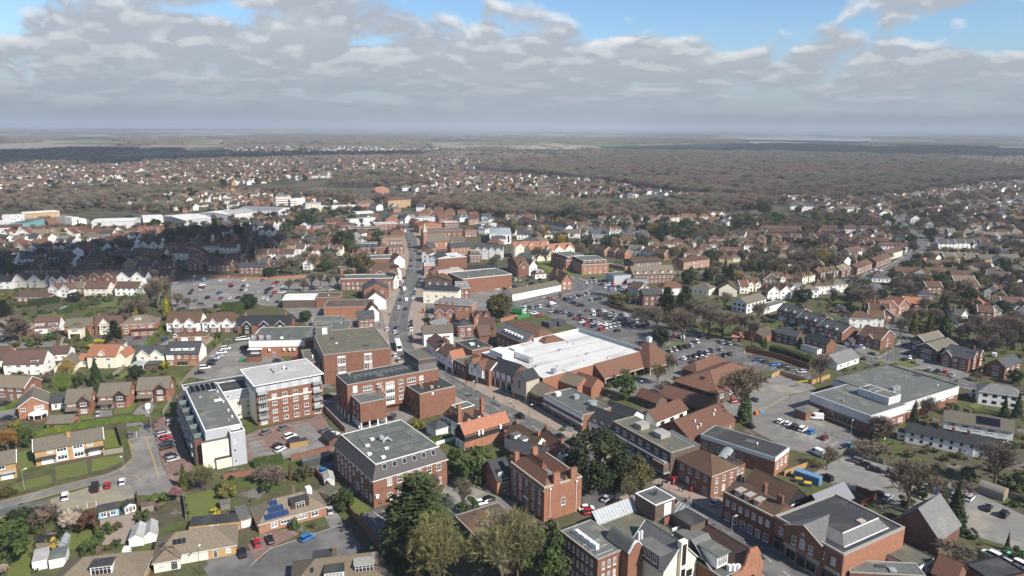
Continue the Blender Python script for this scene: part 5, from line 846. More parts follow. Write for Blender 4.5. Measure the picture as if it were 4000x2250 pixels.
 # small garden buildings bottom left
 for nm,lab,cat,N,Rr,d,H,wm,rm,ri,ax in(
  ('garage','left of twin white garages with ribbed pale roofs beside the bungalow','garage',('a',1212,1102),('a',1352,1082),6.5,2.3,'white_paint','felt_pale',1.1,'v'),('garage','right of twin white garages with ribbed pale roofs beside the bungalow','garage',('a',1360,1070),('a',1476,1048),6.5,2.3,'white_paint','felt_pale',1.1,'v'),
  ('garage','white flat topped garage with a pale sheet roof at the bottom left','garage',('a',298,1322),('a',436,1292),6,2.4,'white_paint','felt_pale',0,''),('garage','white garage with a green felt roof next to the pale roofed garage','garage',('a',456,1302),('a',612,1272),5.5,2.4,'white_paint','felt_green',0,''),
  ('summer_house','sky blue summer house with black roof and white framed windows','summer house',('a',920,848),('a',1116,806),4,2.2,'sky_paint','felt_dark',.9,'u'),('summer_house','small cream summer house with black roof and glazed doors','summer house',('a',1174,800),('a',1281,768),2.6,2.2,'render_cream','felt_dark',.8,'v'),
  ('garage','flat black roofed garage range behind the cream bungalow','garage',('a',1780,985),('a',2260,935),5,2.4,'brick_yellow','felt_dark',0,''),('garage','grey flat roofed garage with white door beside the brick bungalow','garage',('a',2262,925),('a',2376,895),8,2.5,'brick_pink','felt_grey',0,''),
  ('shed','grey garden shed beside the striped lawn','shed',('a',2078,770),('a',2168,755),2.5,2,'wood_grey','felt_green',.5,'u'),('shed','row of dark flat garages by the access road at the left edge','garages',('a',-200,935),('a',455,800),5,2.3,'brick_yellow','felt_grey',0,''),
  ('shed','old garden shed with black panels on its roof','shed',('a',330,1130),('a',465,1120),3,2,'wood_grey','black_boards',.4,'u'),('shed','greenhouse beside the yellow forsythia','greenhouse',('a',545,1150),('a',618,1140),4,1.8,'clear_roof','clear_roof',.8,'v'),('shed','small potting shed behind the pink blossom tree','shed',('a',1330,790),('a',1445,775),2.4,2,'wood_grey','roof_old',.4,'u'),
  ('bin_shelter','timber bin shelter with new orange boards in the car park','bin shelter',('b',318,198),('b',487,168),2.8,1.9,'wood_pale','felt_dark',0,''),('substation','dark louvred store with white pots on top behind the car park wall','store',('b',442,372),('b',722,300),3,2.4,'dark_metal','felt_grey',0,''),('bin_store','small slate hipped bin store beside the mansard office','bin store',('b',690,180),('b',800,150),6,2.2,'brick_dark','slate_dark',1.0,'v'),
  ('shed','curved white carport shelter along the brick wall','carport',('b',645,545),('b',740,530),5,2.2,'pale_wall','felt_pale',.8,'v'),('shed','pale green lean-to carport roof behind the solar bungalow','carport',('b',560,650),('b',690,690),5,2.4,'wood_grey','felt_moss',0,''),('kiosk','brick kiosk with an orange pyramid roof at the car park entrance','kiosk',('h',1110,395),('h',1215,400),3.5,2.6,'brick','tile_orange',2.2,'h'),
  ('shop_building','white ended single storey brick store with flat roof near the car park kiosk','store',('h',1400,400),('h',1545,355),12,3.6,'brick','roof_old',1.8,'u'),('garage','grey flat garden building at the back of the car park trees','garden building',('h',768,215),('h',1025,235),9,2.8,'wood_grey','felt_pale',0,''),('garage','low brick garage with twin doors beside the new brick house','garage',('i',705,315),('i',790,335),5,2.3,'brick_dark','slate',1.4,'v')):
  nm={'shop_building':nm,'garages':'garage_row'}.get(cat if nm!='shop_building' else nm,cat.replace(' ','_'));b=B(nm,lab,cat.replace('garages','garage row'),N,Rr,None,d,H=H);b.wall(wm)
  if ax=='h':b.hip(ri,rm,over=.5)
  elif ri:b.gable(ax,ri,rm,wm,over=.15)
  else:b.flat(rm,rm,ph=.05,t=.12)
  if nm=='garage':b.at1('F',.5,.05,min(2.6,b.w*.8),2.0,'gar')
  if nm=='summer_house':b.win('F',2,.5,1.3,1.4,a=.2);b.at1('F',.5,.05,.9,1.9,'door')
middle()
# ------------------------------------------------------------------ high street beyond the crossing, flats, sheds and rows of houses
def blk(k,label,x0,y0,x1,y1,d,H,wm,roof,rise=0,ax='f',n=0,L=None,name='shop',cat='shop',st='w',dn=0,ch=0,rows_=None,g=0):
 b=B(name,label,cat,(k,x0,y0),(k,x1,y1),(k,*L)if L else None,d,H=H);b.wall(wm)
 if ax=='f':b.flat(roof,rise if isinstance(rise,str)else 'concrete',ph=.3)
 elif ax=='h':b.hip(rise,roof)
 elif ax=='m':b.mansard(rise,1.4,roof,'felt_grey')
 else:b.gable(ax,rise,roof,wm)
 z=rows_ or([.9,3.8,6.6]if H>8 else[.9,3.8]if H>5 else[.9])
 if n:
  for zz in z:b.win('F',n,zz,min(1.5,b.w/n*.5),1.5,st)
  b.win('L',max(1,int(b.d/4)),z,1.2,1.5,st);b.win('R',max(1,int(b.d/4)),z,1.2,1.5,st)
 for i in range(dn):b.dorm('F',(i+.5)/dn,H+.5,1.7,1.5,2,roof,'white_paint',inset=.6)
 for i in range(g):
  o,w_=b.fgable('F',(i+.5)/g,b.w/g*.8,.4,H,b.w/g*.36,roof,wm);w_(.5,H-2,1.2,1.4)
 for i in range(ch):b.chim(b.w*(.2+.6*i/max(1,ch-1)),b.d*.5,H+.2,H+(rise if not isinstance(rise,str)else 0)+1.8,1,.8)
 return b
def high_street():
 T=[
     ('shop hall of worn brown sheet roofing and blank brick wall left of the crossing',680,1085,1165,1075,17,6.6,'brick_orange','roof_old'),('flat white roofed store shed behind the public car park',265,1010,592,1006,17,5,'brick_brown','roof_white',1.2,'u'),
     ('brick store with rust red flat roof beside the white roofed shed',600,990,850,984,14,6,'brick','roof_old'),('slate roofed brick shop between the white gable and the long fascia',1085,905,1335,890,13,6.4,'brick','slate',4,'v',2),('white shop with a broad white street gable and brown roof',1100,1015,1308,1002,10,6,'render_white','tile_brown',4.6,'v',0),
     ('long brick shop with green flat roof, white fascia and a line of white windows',850,800,1372,792,14,7.6,'brick','felt_green','white_paint','f',11),('brown hipped brick shop with arched windows',1140,700,1445,688,10,7,'brick','tile_brown',3.4,'h',4),('brown twin roofed shop with yellowish gables below the hipped shop',1180,755,1425,745,9,6,'brick','tile_brown',3,'u',0,None,'shop','shop','w',0,0,None,2),
     ('shop with mottled green flat roof behind the white gabled shop',1120,598,1400,590,16,6.4,'brick','felt_green','white_paint'),('white gabled shop with brown roof on the left of the bend',1390,605,1498,596,11,6.5,'render_white','tile_brown',3.4,'v',0),('brick building with black mansard and four white dormers',990,486,1236,482,11,5.6,'brick','slate_dark',3.2,'m',4,None,'office','office','w',4),
     ('small brown hipped shop right of the black mansard',1240,478,1325,474,9,5.5,'brick','tile_brown',3,'h'),('brick shop with black parapet roof on the left street edge',1330,478,1490,472,9,6,'brick','felt_dark','concrete','f',4),('pinkish flat roofed shop range behind the street edge',1255,385,1482,378,11,7,'brick_pink','felt_grey','concrete','f',5),('brown gabled shops stepping up beside the pink range',1350,330,1480,322,9,7,'brick_dark','tile_brown',3,'v'),
     ('dark roofed brick hall behind the brown gabled shops',1060,342,1345,336,10,6,'brick','tile_plum',2,'u'),('brick shop with rust streaked flat roof and long parapet',925,292,1310,286,13,6.4,'brick_pink','roof_old','pale_wall','f',6),('pale flat roofed shop nearest the far end of the street on the left',1195,250,1422,242,16,6.5,'brick','felt_pale','white_paint','f',5),('brick clinic with brown hipped roof and white band',798,262,992,256,13,7,'brick','tile_brown',3,'h',3),('pink brick house with slate hip left of the brown hipped clinic',570,266,735,258,10,5.6,'brick_pink','slate',3,'h',4),
     ('brick gabled hall with slate roof at the far end of the street',1305,198,1425,192,14,6,'brick_orange','slate',4.4,'v'),('long low dark flat building near the far end of the street',880,172,1235,150,14,5,'brick_dark','felt_dark'),('curved white office behind the far shops',940,205,1200,180,8,8,'pale_wall','felt_grey','white_paint','f',8),
     ('brown roofed house in the trees behind the black mansard',700,425,822,420,9,5,'brick','tile_brown',3.4,'u',2),('white house wall with brown roof in front of the dark conifers',1065,340,1115,330,10,8,'render_white','tile_brown',2.4,'u'), 
     ('cream and slate corner shop with black upper roof',1682,912,2030,925,9,8,'render_cream','slate_dark',2.6,'h',4),('brick shop with pale slate mansard and three dormers',1990,890,2152,885,8,7.5,'brick','slate_pale',2.6,'m',3,None,'shop','shop','w',3),('orange brick shop with pale hipped roofs and a white block',1790,1040,2168,1066,10,7,'brick_orange','slate_pale',2.6,'h',5),
     ('old brick shop with three brown gables and tall buff chimneys',1795,1135,2010,1140,9,7,'brick_pink','tile_plum',3,'u',0,None,'shop','shop','w',0,3,None,2),('long brick range with brown roof joining the twin gabled cottages',2020,1185,2215,1170,7,5.6,'brick_orange','tile_red',2.2,'u',3),('huge blank red brick store with a green flat roof',2082,802,2576,752,24,9.5,'brick','felt_green','white_paint'),
     ('shop with orange tiled gable and grey flat back on the right kerb',1700,800,1960,812,10,7,'brick_brown','tile_brown',2.6,'v',3),('pink washed shop with tall pink parapet wall',1835,728,2092,708,11,8.6,'render_pink','felt_pale','render_pink','f'),('pink gable ended shop with red tile roof',1735,712,1840,735,12,7.4,'render_pink','tile_red',3.4,'v',1),('black weatherboarded hall with dark slate roof and two rooflights',2150,708,2428,702,9,4.5,'black_boards','slate_dark',2.6,'u'),
     ('red tiled low range behind the pink parapet',2020,752,2312,735,9,6,'brick','tile_red',2,'u'),('shop with cluttered white flat roofs behind brick',1830,598,2122,575,20,8,'brick','roof_white','pale_wall','f',0),('black timbered shops with white framed gables on the right of the bend',1735,590,1835,600,14,7.5,'render_white','slate_dark',3.2,'v',2),('brick shop with white dormers behind the white flat roofs',2150,560,2265,555,8,6,'brick','tile_plum',3,'m',3,None,'shop','shop','w',3),
     ('flat roofed brick store with long side wall beyond the old hall',1690,318,2082,305,18,8,'brick','felt_grey','concrete','f',7),('brick shops with stepped red gables beyond the store',1640,258,1872,242,14,8,'brick_orange','tile_red',3,'v',4),('brick office with white window band near the far end',1895,232,2042,226,10,7,'brick','felt_pale','white_paint','f',7),('white flat roofed shop at the far right end of the street',1582,190,1822,180,11,6,'pale_wall','felt_grey','white_paint','f',6),
     ('red roofed brick shop with one round window at the far end',1838,186,1942,180,12,6,'brick','tile_red',3.4,'u',2),('slate roofed white building at the far right end',2050,176,2142,170,9,5.4,'render_white','slate',2.6,'u',2,None,'shop','shop','w',2),('brick house with slate hip at the far right end',2140,205,2242,198,10,5.5,'brick_pink','slate',2.8,'h',2),('white pointed house closing the far end of the street',1500,185,1560,178,8,6,'render_white','slate',3.4,'v',1)]
 T+=[('narrow slate roofed brick shop just below the bell tower',1665,478,1742,484,12,7,'brick','slate',3,'v',1),('white fronted shop squeezed between the bell tower and the bend',1668,540,1732,545,10,7,'render_white','tile_brown',3,'v',1),('pale flat roofed shop on the right of the bend',1692,664,1800,662,10,7,'brick_pink','felt_pale','white_paint','f',3),('brown roofed brick shop beside the pink parapet',1712,765,1790,770,10,7,'brick','tile_brown',3,'v',1),('low brick range with grey roof behind the old hall',1950,415,2110,405,12,6,'brick','tile_grey',2.6,'u',4),('brick and slate offices behind the white flat roofs',1960,480,2160,470,12,7,'brick_orange','slate',2.8,'u',5),('brown hipped block left of the modern white hall',2100,315,2225,305,12,6.5,'brick','tile_brown',3,'h',4),('small red gabled shop by the stepped red gables',1600,228,1655,222,10,7,'brick_orange','tile_red',3,'v',1),
     ('grey flat roofed annexe behind the modern white hall',2270,250,2420,240,12,6,'pale_wall','felt_grey','white_paint','f',4),('brick cottages with brown roof left of the old conifer',960,585,1110,575,9,5.6,'brick','tile_brown',3,'u',3,None,'house','house','w',0,1),('low brick store with brown roof behind the long fascia',850,705,1000,695,12,4.5,'brick_orange','felt_moss'),('white gabled shop on the left kerb opposite the pink shop',1400,720,1462,712,9,6.5,'render_white','tile_brown',3,'v',1),('slate shop with white gable on the left kerb above the long fascia',1385,800,1432,792,10,6.5,'render_white','slate',3,'v',1),('grey slate shop at the near left corner of the crossing',1030,1200,1190,1190,11,5.5,'brick','slate',3,'u',3),('brown ridged shop with white street gable at the crossing',1110,1125,1235,1118,10,6,'render_white','tile_brown',3.6,'v',0),('low grey flat roofed store beside the black boarded terrace',560,1235,860,1228,12,4.5,'brick_brown','felt_grey'),
     ('brick shop with brown gables left of the stepped red gables',1440,300,1492,296,10,6.5,'brick','tile_brown',3,'v',1),('flat roofed pink brick shop below the brown gabled shops',1340,420,1485,416,8,6,'brick_pink','felt_moss','concrete','f',4),('tall brick warehouse range beyond the far left shops',700,225,880,215,12,7,'brick_orange','tile_brown',3,'u',5),('white office strip behind the far left shops',1010,130,1180,120,10,6,'render_white','felt_pale','white_paint','f',6)]
 for t in T:blk('k',*t)
 b=B('old_hall','old brick hall with big grey tiled roof and a slender stone bell tower','hall',('k',1735,425),('k',1942,408),None,18,H=7.5);b.wall('brick_orange');b.gable('u',5.4,'tile_grey','brick_orange',verge='stone');b.win('F',4,2.5,1.6,3,'arch');b.box('bell_tower',-3.6,2,0,-.1,5.4,16,'brick_pink')
 sp=MB()
 for i in range(4):P=[(-3.8,1.8,16),(.1,1.8,16),(.1,5.6,16),(-3.8,5.6,16)];sp.face([P[i],P[(i+1)%4],(-1.85,3.7,24)])
 for x,y in((-3.6,2),(-.3,2),(-.3,5.2),(-3.6,5.2)):sp.tube((x,y,15.8),(x,y,18.6),.3,.05,4)
 put('spire',sp,'stone',b.root)
 b=B('modern_hall','modern white hall with curved zinc roof and tall dark windows','hall',('k',2350,345),('k',2540,362),('k',2240,285),H=9);b.wall('render_white');b.hip(1.6,'zinc',over=.3,ridge=12);b.win('F',5,1.0,1.6,6.4,'dark',name='tall_window');b.win('L',3,1.0,2.6,7,'dark',name='tall_window');b.box('stone_panel',-.2,b.d*.2,0,-.03,b.d*.5,9,'stone')
 # around the public car park
 Z=[
     ('mansard brick flats with white boxed windows on a green lawn, nearer block',962,655,1228,640,None,7.6,'brick_orange','tile_plum',2.6,'m',5,(862,602),'flats','flats','w',5),('mansard brick flats set back behind the nearer block',800,612,1000,592,None,7.6,'brick_orange','tile_plum',2.6,'m',3,(662,562),'flats','flats','w',3),
     ('cream and brick retirement flats with orange roofs and steep gables',460,525,888,492,14,8,'render_cream','tile_orange',4,'u',8,None,'flats','flats','w',0,0,None,4),('long cream apartment range with pale slate and orange roofs',285,480,620,470,14,9,'render_cream','tile_orange',3.4,'u',6,None,'flats','flats','w',0,0,None,3),('pale stone flats with grey slate roofs and dormers at the left',-120,500,160,505,14,8,'pale_wall','slate',3.4,'u',5,None,'flats','flats','w',0,0,None,4),
     ('tall red brick building with steep brown gables behind the blank store',315,665,430,660,None,8,'brick','tile_brown',4,'u',3,(212,600),'office','office','w',0,0,None,1),('white ended brick house attached to the tall gabled building',430,670,512,660,9,7,'render_white','tile_brown',4,'v',2),('small red mansard lodge with white front',490,755,600,745,7,3.2,'render_white','tile_red',2.2,'m',2,None,'lodge','lodge','w',2),
     ('long white shop strip with grey roof facing the car park',262,948,752,852,10,4.6,'render_white','tile_grey',1.8,'u',0,None,'shop_strip','shops'),('brick pub with steep brown gables and tall chimneys',755,825,872,820,None,6,'brick_orange','tile_brown',5,'v',2,(605,770),'pub','pub','w',0,2),('grey flat roofed car showroom with open front',1285,770,1510,755,12,6,'cladding','felt_green','zinc','f',0,None,'showroom','car showroom'),('low grey showroom wing with wide glazing',1415,800,1620,808,9,4,'cladding','felt_green','zinc','f',0,None,'showroom','car showroom'),
     ('long brown roofed terrace of flats with five white dormers',1480,755,1905,745,None,6.5,'brick','tile_buff',4.6,'u',10,(1395,715),'flats','flats','w',5),('brick terrace of town houses stepping down under brown roofs',1480,632,1782,618,None,6.4,'brick_brown','tile_brown',1.6,'u',9,(1362,600),'terrace','terrace'),('white and brick terrace with stepped brown roofs on the right',1985,625,2248,592,None,6.4,'brick_pink','tile_brown',1.6,'u',9,(1872,600),'terrace','terrace'),
     ('row of flat roofed lock up garages with blue doors',1228,648,1395,680,6,2.6,'brick_orange','felt_green','concrete','f',0,None,'garage_row','garages'),('dark brick Victorian house with slate roof among the cedars',1578,955,1765,950,9,7,'brick_dark','slate',2.6,'u',3,None,'house','house','s',0,2),('grey boarded house with white windows right of the showroom',1530,900,1640,880,9,5,'cladding','tile_brown',3,'v',1,None,'house','house'),('brown roofed house with a white front between showroom and cedars',1770,895,2000,885,9,4.6,'render_white','tile_red',3.6,'h',3,None,'house','house'),
     ('cream hipped bungalow with white porch beside the bare silver tree',2070,880,2240,905,10,4,'render_cream','tile_grey',3.4,'h',3,None,'house','house'),('cream gabled house with brown roof at the roadside right of the bungalow',2345,890,2525,900,10,5,'render_cream','tile_brown',3.6,'v',2,None,'house','house')]
 for t in Z:blk('l',*t)
 b=B('village_hall','white two storey meeting hall with grey roof and long flat side wing','hall',('h',1250,88),('h',1450,42),('h',1102,62),H=6);b.wall('render_white');b.gable('u',2.6,'tile_grey','render_white');b.win('L',3,[.9,3.7],1.6,1.4,'dark');b.win('F',5,[.9,3.7],1.6,1.4,'dark');q=(b.w*.35,-7,b.w*1.5,-.05);b.wall('render_white',q,z1=3.4,name='side_wing');b.flat('felt_grey','white_paint',q,z=3.4,ph=.2)
 # far commercial sheds and blocks
 Sx=[('j','long low office with a teal glazed end at the left edge',-150,225,250,225,12,7,'pale_wall','roof_white','white_paint','f',9,None,'office','office'),('j','teal clad cube at the end of the long low office',250,240,440,195,14,8,'teal_panel','felt_grey','teal_panel','f',3,None,'office','office'),('j','white warehouse with flat white roof and grey loading front',915,225,1345,215,30,8,'pale_wall','roof_white',1.2,'u',0,None,'warehouse','warehouse'),
          ('j','white showroom warehouse with brick corner',1440,190,1640,180,32,8,'render_white','roof_white',1.2,'u',0,None,'warehouse','warehouse'),('j','pale blue grey sided warehouse beside the white showroom',1610,165,1850,205,30,7.5,'cladding','roof_white',1.8,'v',0,None,'warehouse','warehouse'),('j','warehouse with ribbed white roof and grey front office',1855,200,2110,180,34,7,'pale_wall','roof_white',1.4,'u',6,None,'warehouse','warehouse'),('j','warehouse with bright white gabled roof at the back',1985,140,2310,155,30,7,'cladding','roof_white',2,'v',0,None,'warehouse','warehouse'),('j','grey corrugated warehouse beside the glazed white office',2160,120,2370,140,30,7.5,'pale_wall','felt_pale',2,'v',0,None,'warehouse','warehouse'),
          ('j','glazed white office block at the end of the warehouses',2360,150,2525,135,18,8,'pale_wall','felt_pale','white_paint','f',9,None,'office','office'),('j','large grey shed roof behind the glazed office',2390,95,2800,105,30,8,'pale_wall','metal_sheet',2,'u',0,None,'warehouse','warehouse'),('j','white cube office with ribbon windows by the lorry yard',720,185,790,178,14,8,'render_white','felt_pale','white_paint','f',3,None,'office','office'),('j','white flat unit left of the white warehouse',790,205,868,200,12,8,'render_white','roof_white','white_paint','f',0,None,'warehouse','warehouse'),('j','long cream school building with white flat roof behind the office',230,140,600,118,16,6,'brick_yellow','roof_white','white_paint','f',8,None,'school','school'),('j','pale low workshop at the left edge behind the office',20,165,240,155,12,6,'pale_wall','felt_pale','white_paint','f',6,None,'workshop','workshop'),
          ('k','banded white and brick office tower left of the far woods',198,-25,350,-28,14,15,'brick_pink','felt_grey','white_paint','f',0,None,'office_tower','office tower'),('k','brick stair tower joined to the banded offices',345,5,412,2,12,14,'brick_pink','felt_grey','concrete','f',0,None,'office_tower','office tower'),('k','white banded office wing right of the brick stair tower',412,0,492,-5,14,14,'pale_wall','felt_grey','white_paint','f',0,None,'office_tower','office tower'),('k','cream flats with dark stair strip and curved roof',498,40,645,38,14,13,'render_cream','zinc',1,'h',4,None,'flats','flats','w',0,0,[1,4,7,10]),('k','long white terraced office block with flat roof',650,68,1025,60,10,7,'render_white','felt_pale','white_paint','f',14,None,'office','office'),('k','brick hall with white gable frame beside the wood',1025,40,1195,25,12,8,'brick_pink','tile_grey',2.4,'u',4,None,'hall','hall')]
 for t in Sx:
  b=blk(*t)
  if 'banded' in t[1]:
   for z in(1.2,4.2,7.2,10.2,13):b.box('window_band',-.06,-.06,z,b.w+.06,b.d,z+1.5,'white_paint');b.win('F',6,z+.2,b.w/6-.5,1.1,'dark',a=.2)
  if t[-2]in('warehouse',)or 'warehouse' in t[1]:
   b.at1('F',.5,.1,b.w*.5,3.4,'shop')
 b=B('abbey_school','long yellow stone Victorian school range with slate roofs and turrets behind the wood','school',('q',560,560),('q',1010,540),None,14,H=10);b.wall('brick_yellow');b.gable('u',4,'slate','brick_yellow');b.win('F',16,[1.5,5.5],1.2,2,'dark')
 for t in(.1,.3,.5,.7,.95):o,w_=b.fgable('F',t,6,1,10,4.5,'slate','brick_yellow');w_(.5,6,1.5,2.5,'dark')
 blk('q','stone college wing with brown hipped roof at the edge of the wood',412,600,580,590,16,10,'brick_yellow','tile_brown',4,'h',5,None,'college','college');blk('q','house with a bright red roof beside the wood',318,520,420,512,12,7,'brick_pink','tile_orange',4,'h',3,None,'house','house')
WN={'w':('white','render_white'),'c':('cream','render_cream'),'b':('brick','brick'),'o':('orange-brick','brick_orange'),'d':('dark-boarded','black_boards'),'y':('yellow-brick','brick_yellow'),'u':('brown-brick','brick_brown'),'i':('pink-brick','brick_pink')}
RN={'n':'brown','r':'red','o':'orange','p':'plum','g':'grey','f':'buff','s':'slate','k':'dark-slate','l':'pale-slate'}
SN={'g':'house','G':'gable-fronted house','h':'hipped house','x':'twin-gabled house','b':'bungalow','t':'terrace'}
ORD=('first second third fourth fifth sixth seventh eighth ninth tenth eleventh twelfth thirteenth fourteenth fifteenth sixteenth seventeenth eighteenth nineteenth twentieth '+' '.join(a+'-'+b for a in('twenty','thirty','forty')for b in 'first second third fourth fifth sixth seventh eighth ninth tenth'.split())).split()
_proto={}
def gen_house(style,wc,rc,w):
 w=max(5.5,min(34,round(w*2)/2));key=(style,wc,rc,w)
 if key in _proto:return copy_tree(_proto[key])
 wm,rm=WN[wc][1],ROOFN[rc];d=8.5 if style!='G' else 9.5;H=2.8 if style=='b' else 5.2
 b=B('bungalow' if style=='b' else 'terrace' if style=='t' else 'house',None,None,org=(0,0),rz=0,w=w,d=d,H=H);b.wall(wm)
 if style in 'hb':b.hip(3.0 if style=='h' else 3.2,rm)
 elif style=='G':b.gable('v',min(4,w*.4),rm,wm,verge='upvc')
 else:b.gable('u',3.0 if style!='t' else 2.4,rm,wm,verge='upvc' if style=='g' else None)
 n=max(2,int(w/3.2))
 if style=='x':
  for t in(.25,.75):o,w_=b.fgable('F',t,w*.38,.7,H,w*.17,rm,wm);w_(.5,3.4,1.6,1.3);w_(.5,.8,1.8,1.4)
  b.at1('F',.5,.05,1.2,2.1,'door')
 else:
  if H>4:b.win('F',n,3.4,1.6,1.25)
  b.win('F',n,.8,1.8,1.4,skip=(n//2,));b.at1('F',(n//2+.5)/n*.86+.07,.05,1.1,2.1,'door')
 if H>4 and style!='G':b.at1('R',.4,3.5,.9,1.1);b.at1('L',.6,3.5,.9,1.1)
 for i in range(max(1,int(w/9))):b.chim(w*(i+.5)/max(1,int(w/9))if style!='G' else w*.2,d*.5,H+(.8 if style=='G' else 2),H+4.2,.9,.7,'brick' if wc!='y' else 'brick_yellow')
 _proto[key]=b.root;return b.root
def rows(k,desc,data,group=None,zz=5.0):
 """each entry: x y widthpx angle style wall roof; or 'L' x0 y0 x1 y1 n style wall roof for an even row"""
 out=[]
 for e in data.split(';'):
  e=e.split()
  if not e:continue
  if e[0]=='L':
   x0,y0,x1,y1=map(float,e[1:5]);n=int(e[5]);st,wc,rc=e[6:9];A,Z=at(k,x0,y0,zz),at(k,x1,y1,zz);a=math.atan2(Z.y-A.y,Z.x-A.x);ln=(Z-A).length/n
   if not-math.pi/2<a<=math.pi/2:a+=math.pi
   wd=ln*(1.0 if st=='t' else.82)
   for i in range(n):
    c=A.lerp(Z,(i+.5)/n);out.append((c,wd,a,st[0],wc[i%len(wc)],rc[i%len(rc)],x0+(x1-x0)*(i+.5)/n))
  else:
   x,y,wp,a=map(float,e[:4]);c=at(k,x,y,zz if e[4]!='b' else 2.8);out.append((c,wp/scale_at(k,c),R(a),e[4],e[5],e[6],x))
 out.sort(key=lambda t:t[6]);cnt={}
 tot={}
 for t in out:tot[t[3:6]]=tot.get(t[3:6],0)+1
 for c,w,a,st,wc,rc,x in out:
  r=gen_house(st,wc,rc,w);W2=max(5.5,min(34,round(w*2)/2))/2
  r.location=(c.x-math.cos(a)*W2,c.y-math.sin(a)*W2,0);r.rotation_euler=(0,0,a);kk=(st,wc,rc);i=cnt[kk]=cnt.get(kk,0)+1
  what=f"{RN[rc]}-roofed {WN[wc][0]} {SN[st]}"
  lab=f"{what} {desc}" if tot[kk]==1 else f"{what}, {ORD[i-1]} from left {desc}"
  tag(r,lab,'terrace' if st=='t' else 'bungalow' if st=='b' else 'house',group or 'houses '+desc)
def house_rows():
 rows('j','in the garden row left of the car park','310 985 300 0 b b p;530 905 110 -12 G w p;650 905 110 -12 G w p;800 890 190 0 g i f;960 893 240 0 g c p;1272 888 245 0 g w p')
 rows('j','in the second row left of the car park','40 822 150 0 g w k;270 808 330 0 x c n;580 800 180 0 x w n;780 795 190 0 x b p;1020 782 270 0 x b p;1310 778 300 0 x w k;1600 757 230 0 g b p')
 rows('j','in the shaded row behind the car park wall','370 718 260 0 h b n;625 718 230 0 h b n;870 718 240 0 h b p;1100 712 220 0 h b p;1310 652 150 0 G y n;1450 667 170 0 g b p;1655 664 160 0 g b n;1960 645 170 0 G b p;2200 657 240 0 g b p;2530 678 260 0 t b s;930 642 320 0 h b p;2340 600 150 0 g b p')
 rows('j','in the shaded row below the dark conifers','60 605 160 0 g w k;310 595 220 0 g w s;520 585 200 0 h d k;985 572 185 0 g b s;1215 556 130 0 h b s;1400 532 150 0 g b n;1565 542 170 0 g c n;1800 542 160 0 h c n;1960 540 180 0 G b n;2380 585 130 0 g b p')
 rows('j','in the shaded row left of the dark conifers','205 492 110 0 G c r;320 485 80 0 G w s;430 482 170 0 h b n;590 478 140 0 x w n;800 468 200 0 h b n;1030 475 230 0 x w k;1500 455 210 0 x c n;1720 470 150 0 h b n;1930 470 170 0 G b n;2120 470 160 0 h c n;2290 480 180 0 g c p;2530 465 150 0 h b n;690 490 90 0 G b s')
 rows('j','in the sunlit row below the warehouses','85 338 130 0 x w r;230 338 120 0 G w r;420 335 180 0 g y f;570 320 130 0 g w f;690 305 150 0 t b r;800 300 110 0 t b r;910 332 190 0 h d r;1070 322 130 0 h y r;1190 312 95 0 G w n;1310 322 150 0 h b n;1440 300 130 0 x o r;1560 298 130 0 x o r;1680 320 120 0 h b r;1450 345 130 0 g o o')
 rows('j','in the mixed row before the sunlit terraces','60 390 110 0 b o r;175 402 120 0 g w g;300 392 140 0 g w s;510 362 240 0 t y f;640 402 140 0 g w l;910 382 240 0 h w g;1080 402 130 0 h y n;1190 400 100 0 h b n;1430 415 130 0 h w n;185 440 150 0 h o r;370 440 180 0 h o r;700 345 90 0 G w n;1330 370 100 0 x w n')
 rows('k','beside the black mansard building','50 545 120 0 g i p;170 540 200 0 g w p;440 490 90 0 g w p;600 505 150 0 g w r;690 505 70 0 g w s;800 500 130 0 x c p;70 640 90 0 g b s;190 600 80 -30 G b g;340 455 180 0 g y n;300 545 160 0 g w p')
 rows('k','among the trees left of the high street','20 260 100 0 g w s;120 245 110 0 x w n;240 260 100 0 G w n;100 320 150 0 x c s;330 195 90 0 h b r;40 180 80 0 h b r;210 190 80 0 b b n;560 590 90 0 G o o;515 640 90 0 G w r')
 rows('l','stepping down to the flats','L 1075 492 1195 522 1 g o n;L 1180 508 1300 530 1 g o n;L 1265 520 1405 545 1 g o n;L 1425 492 1570 505 1 g w g;L 1565 505 1690 525 1 g w n;L 1660 530 1800 550 1 g o n')
 rows('l','in the hipped estate right of the flats','1740 478 150 -6 h c n;1825 448 140 -6 h c n;1930 432 130 -6 h b n;2040 430 130 -6 h c n;2145 415 120 -6 h b s;2000 495 140 -6 h y n;2070 545 150 -6 h c n;2170 515 120 -6 h y n;2200 485 140 -6 h c n;2310 452 120 -6 h w n;2300 400 120 -6 h y n;2420 400 130 -6 h c n;2440 525 170 -6 x b r;2545 505 90 -6 h y n;2410 600 140 -6 h y n;2500 585 110 -6 h c n;2500 380 120 -6 h b n;1690 430 120 -6 h c n;2090 590 120 -6 b y n')
 rows('l','below the wood','870 335 150 0 g w g;1010 318 90 -20 G w s;1090 308 90 -20 g c s;1180 322 120 -15 g w s;1290 305 110 -15 x w r;1100 235 130 0 g y s;1000 245 110 0 b w s;1180 195 110 0 x w r;1290 195 90 0 G w n;1360 205 90 0 x w s;1430 195 90 0 G y r;1560 180 110 0 h w s;1665 185 110 0 h i r;1760 178 90 0 h y g;1825 185 80 0 x c n;1885 180 80 0 h c n;1940 178 80 0 h w r;2040 170 150 0 x o r;2200 172 110 0 h w r;2325 148 170 0 x w n;2020 210 120 0 g y g;2170 215 110 0 b w n;2290 205 90 0 g b r;1850 245 120 0 b w g;430 180 120 0 g u n')
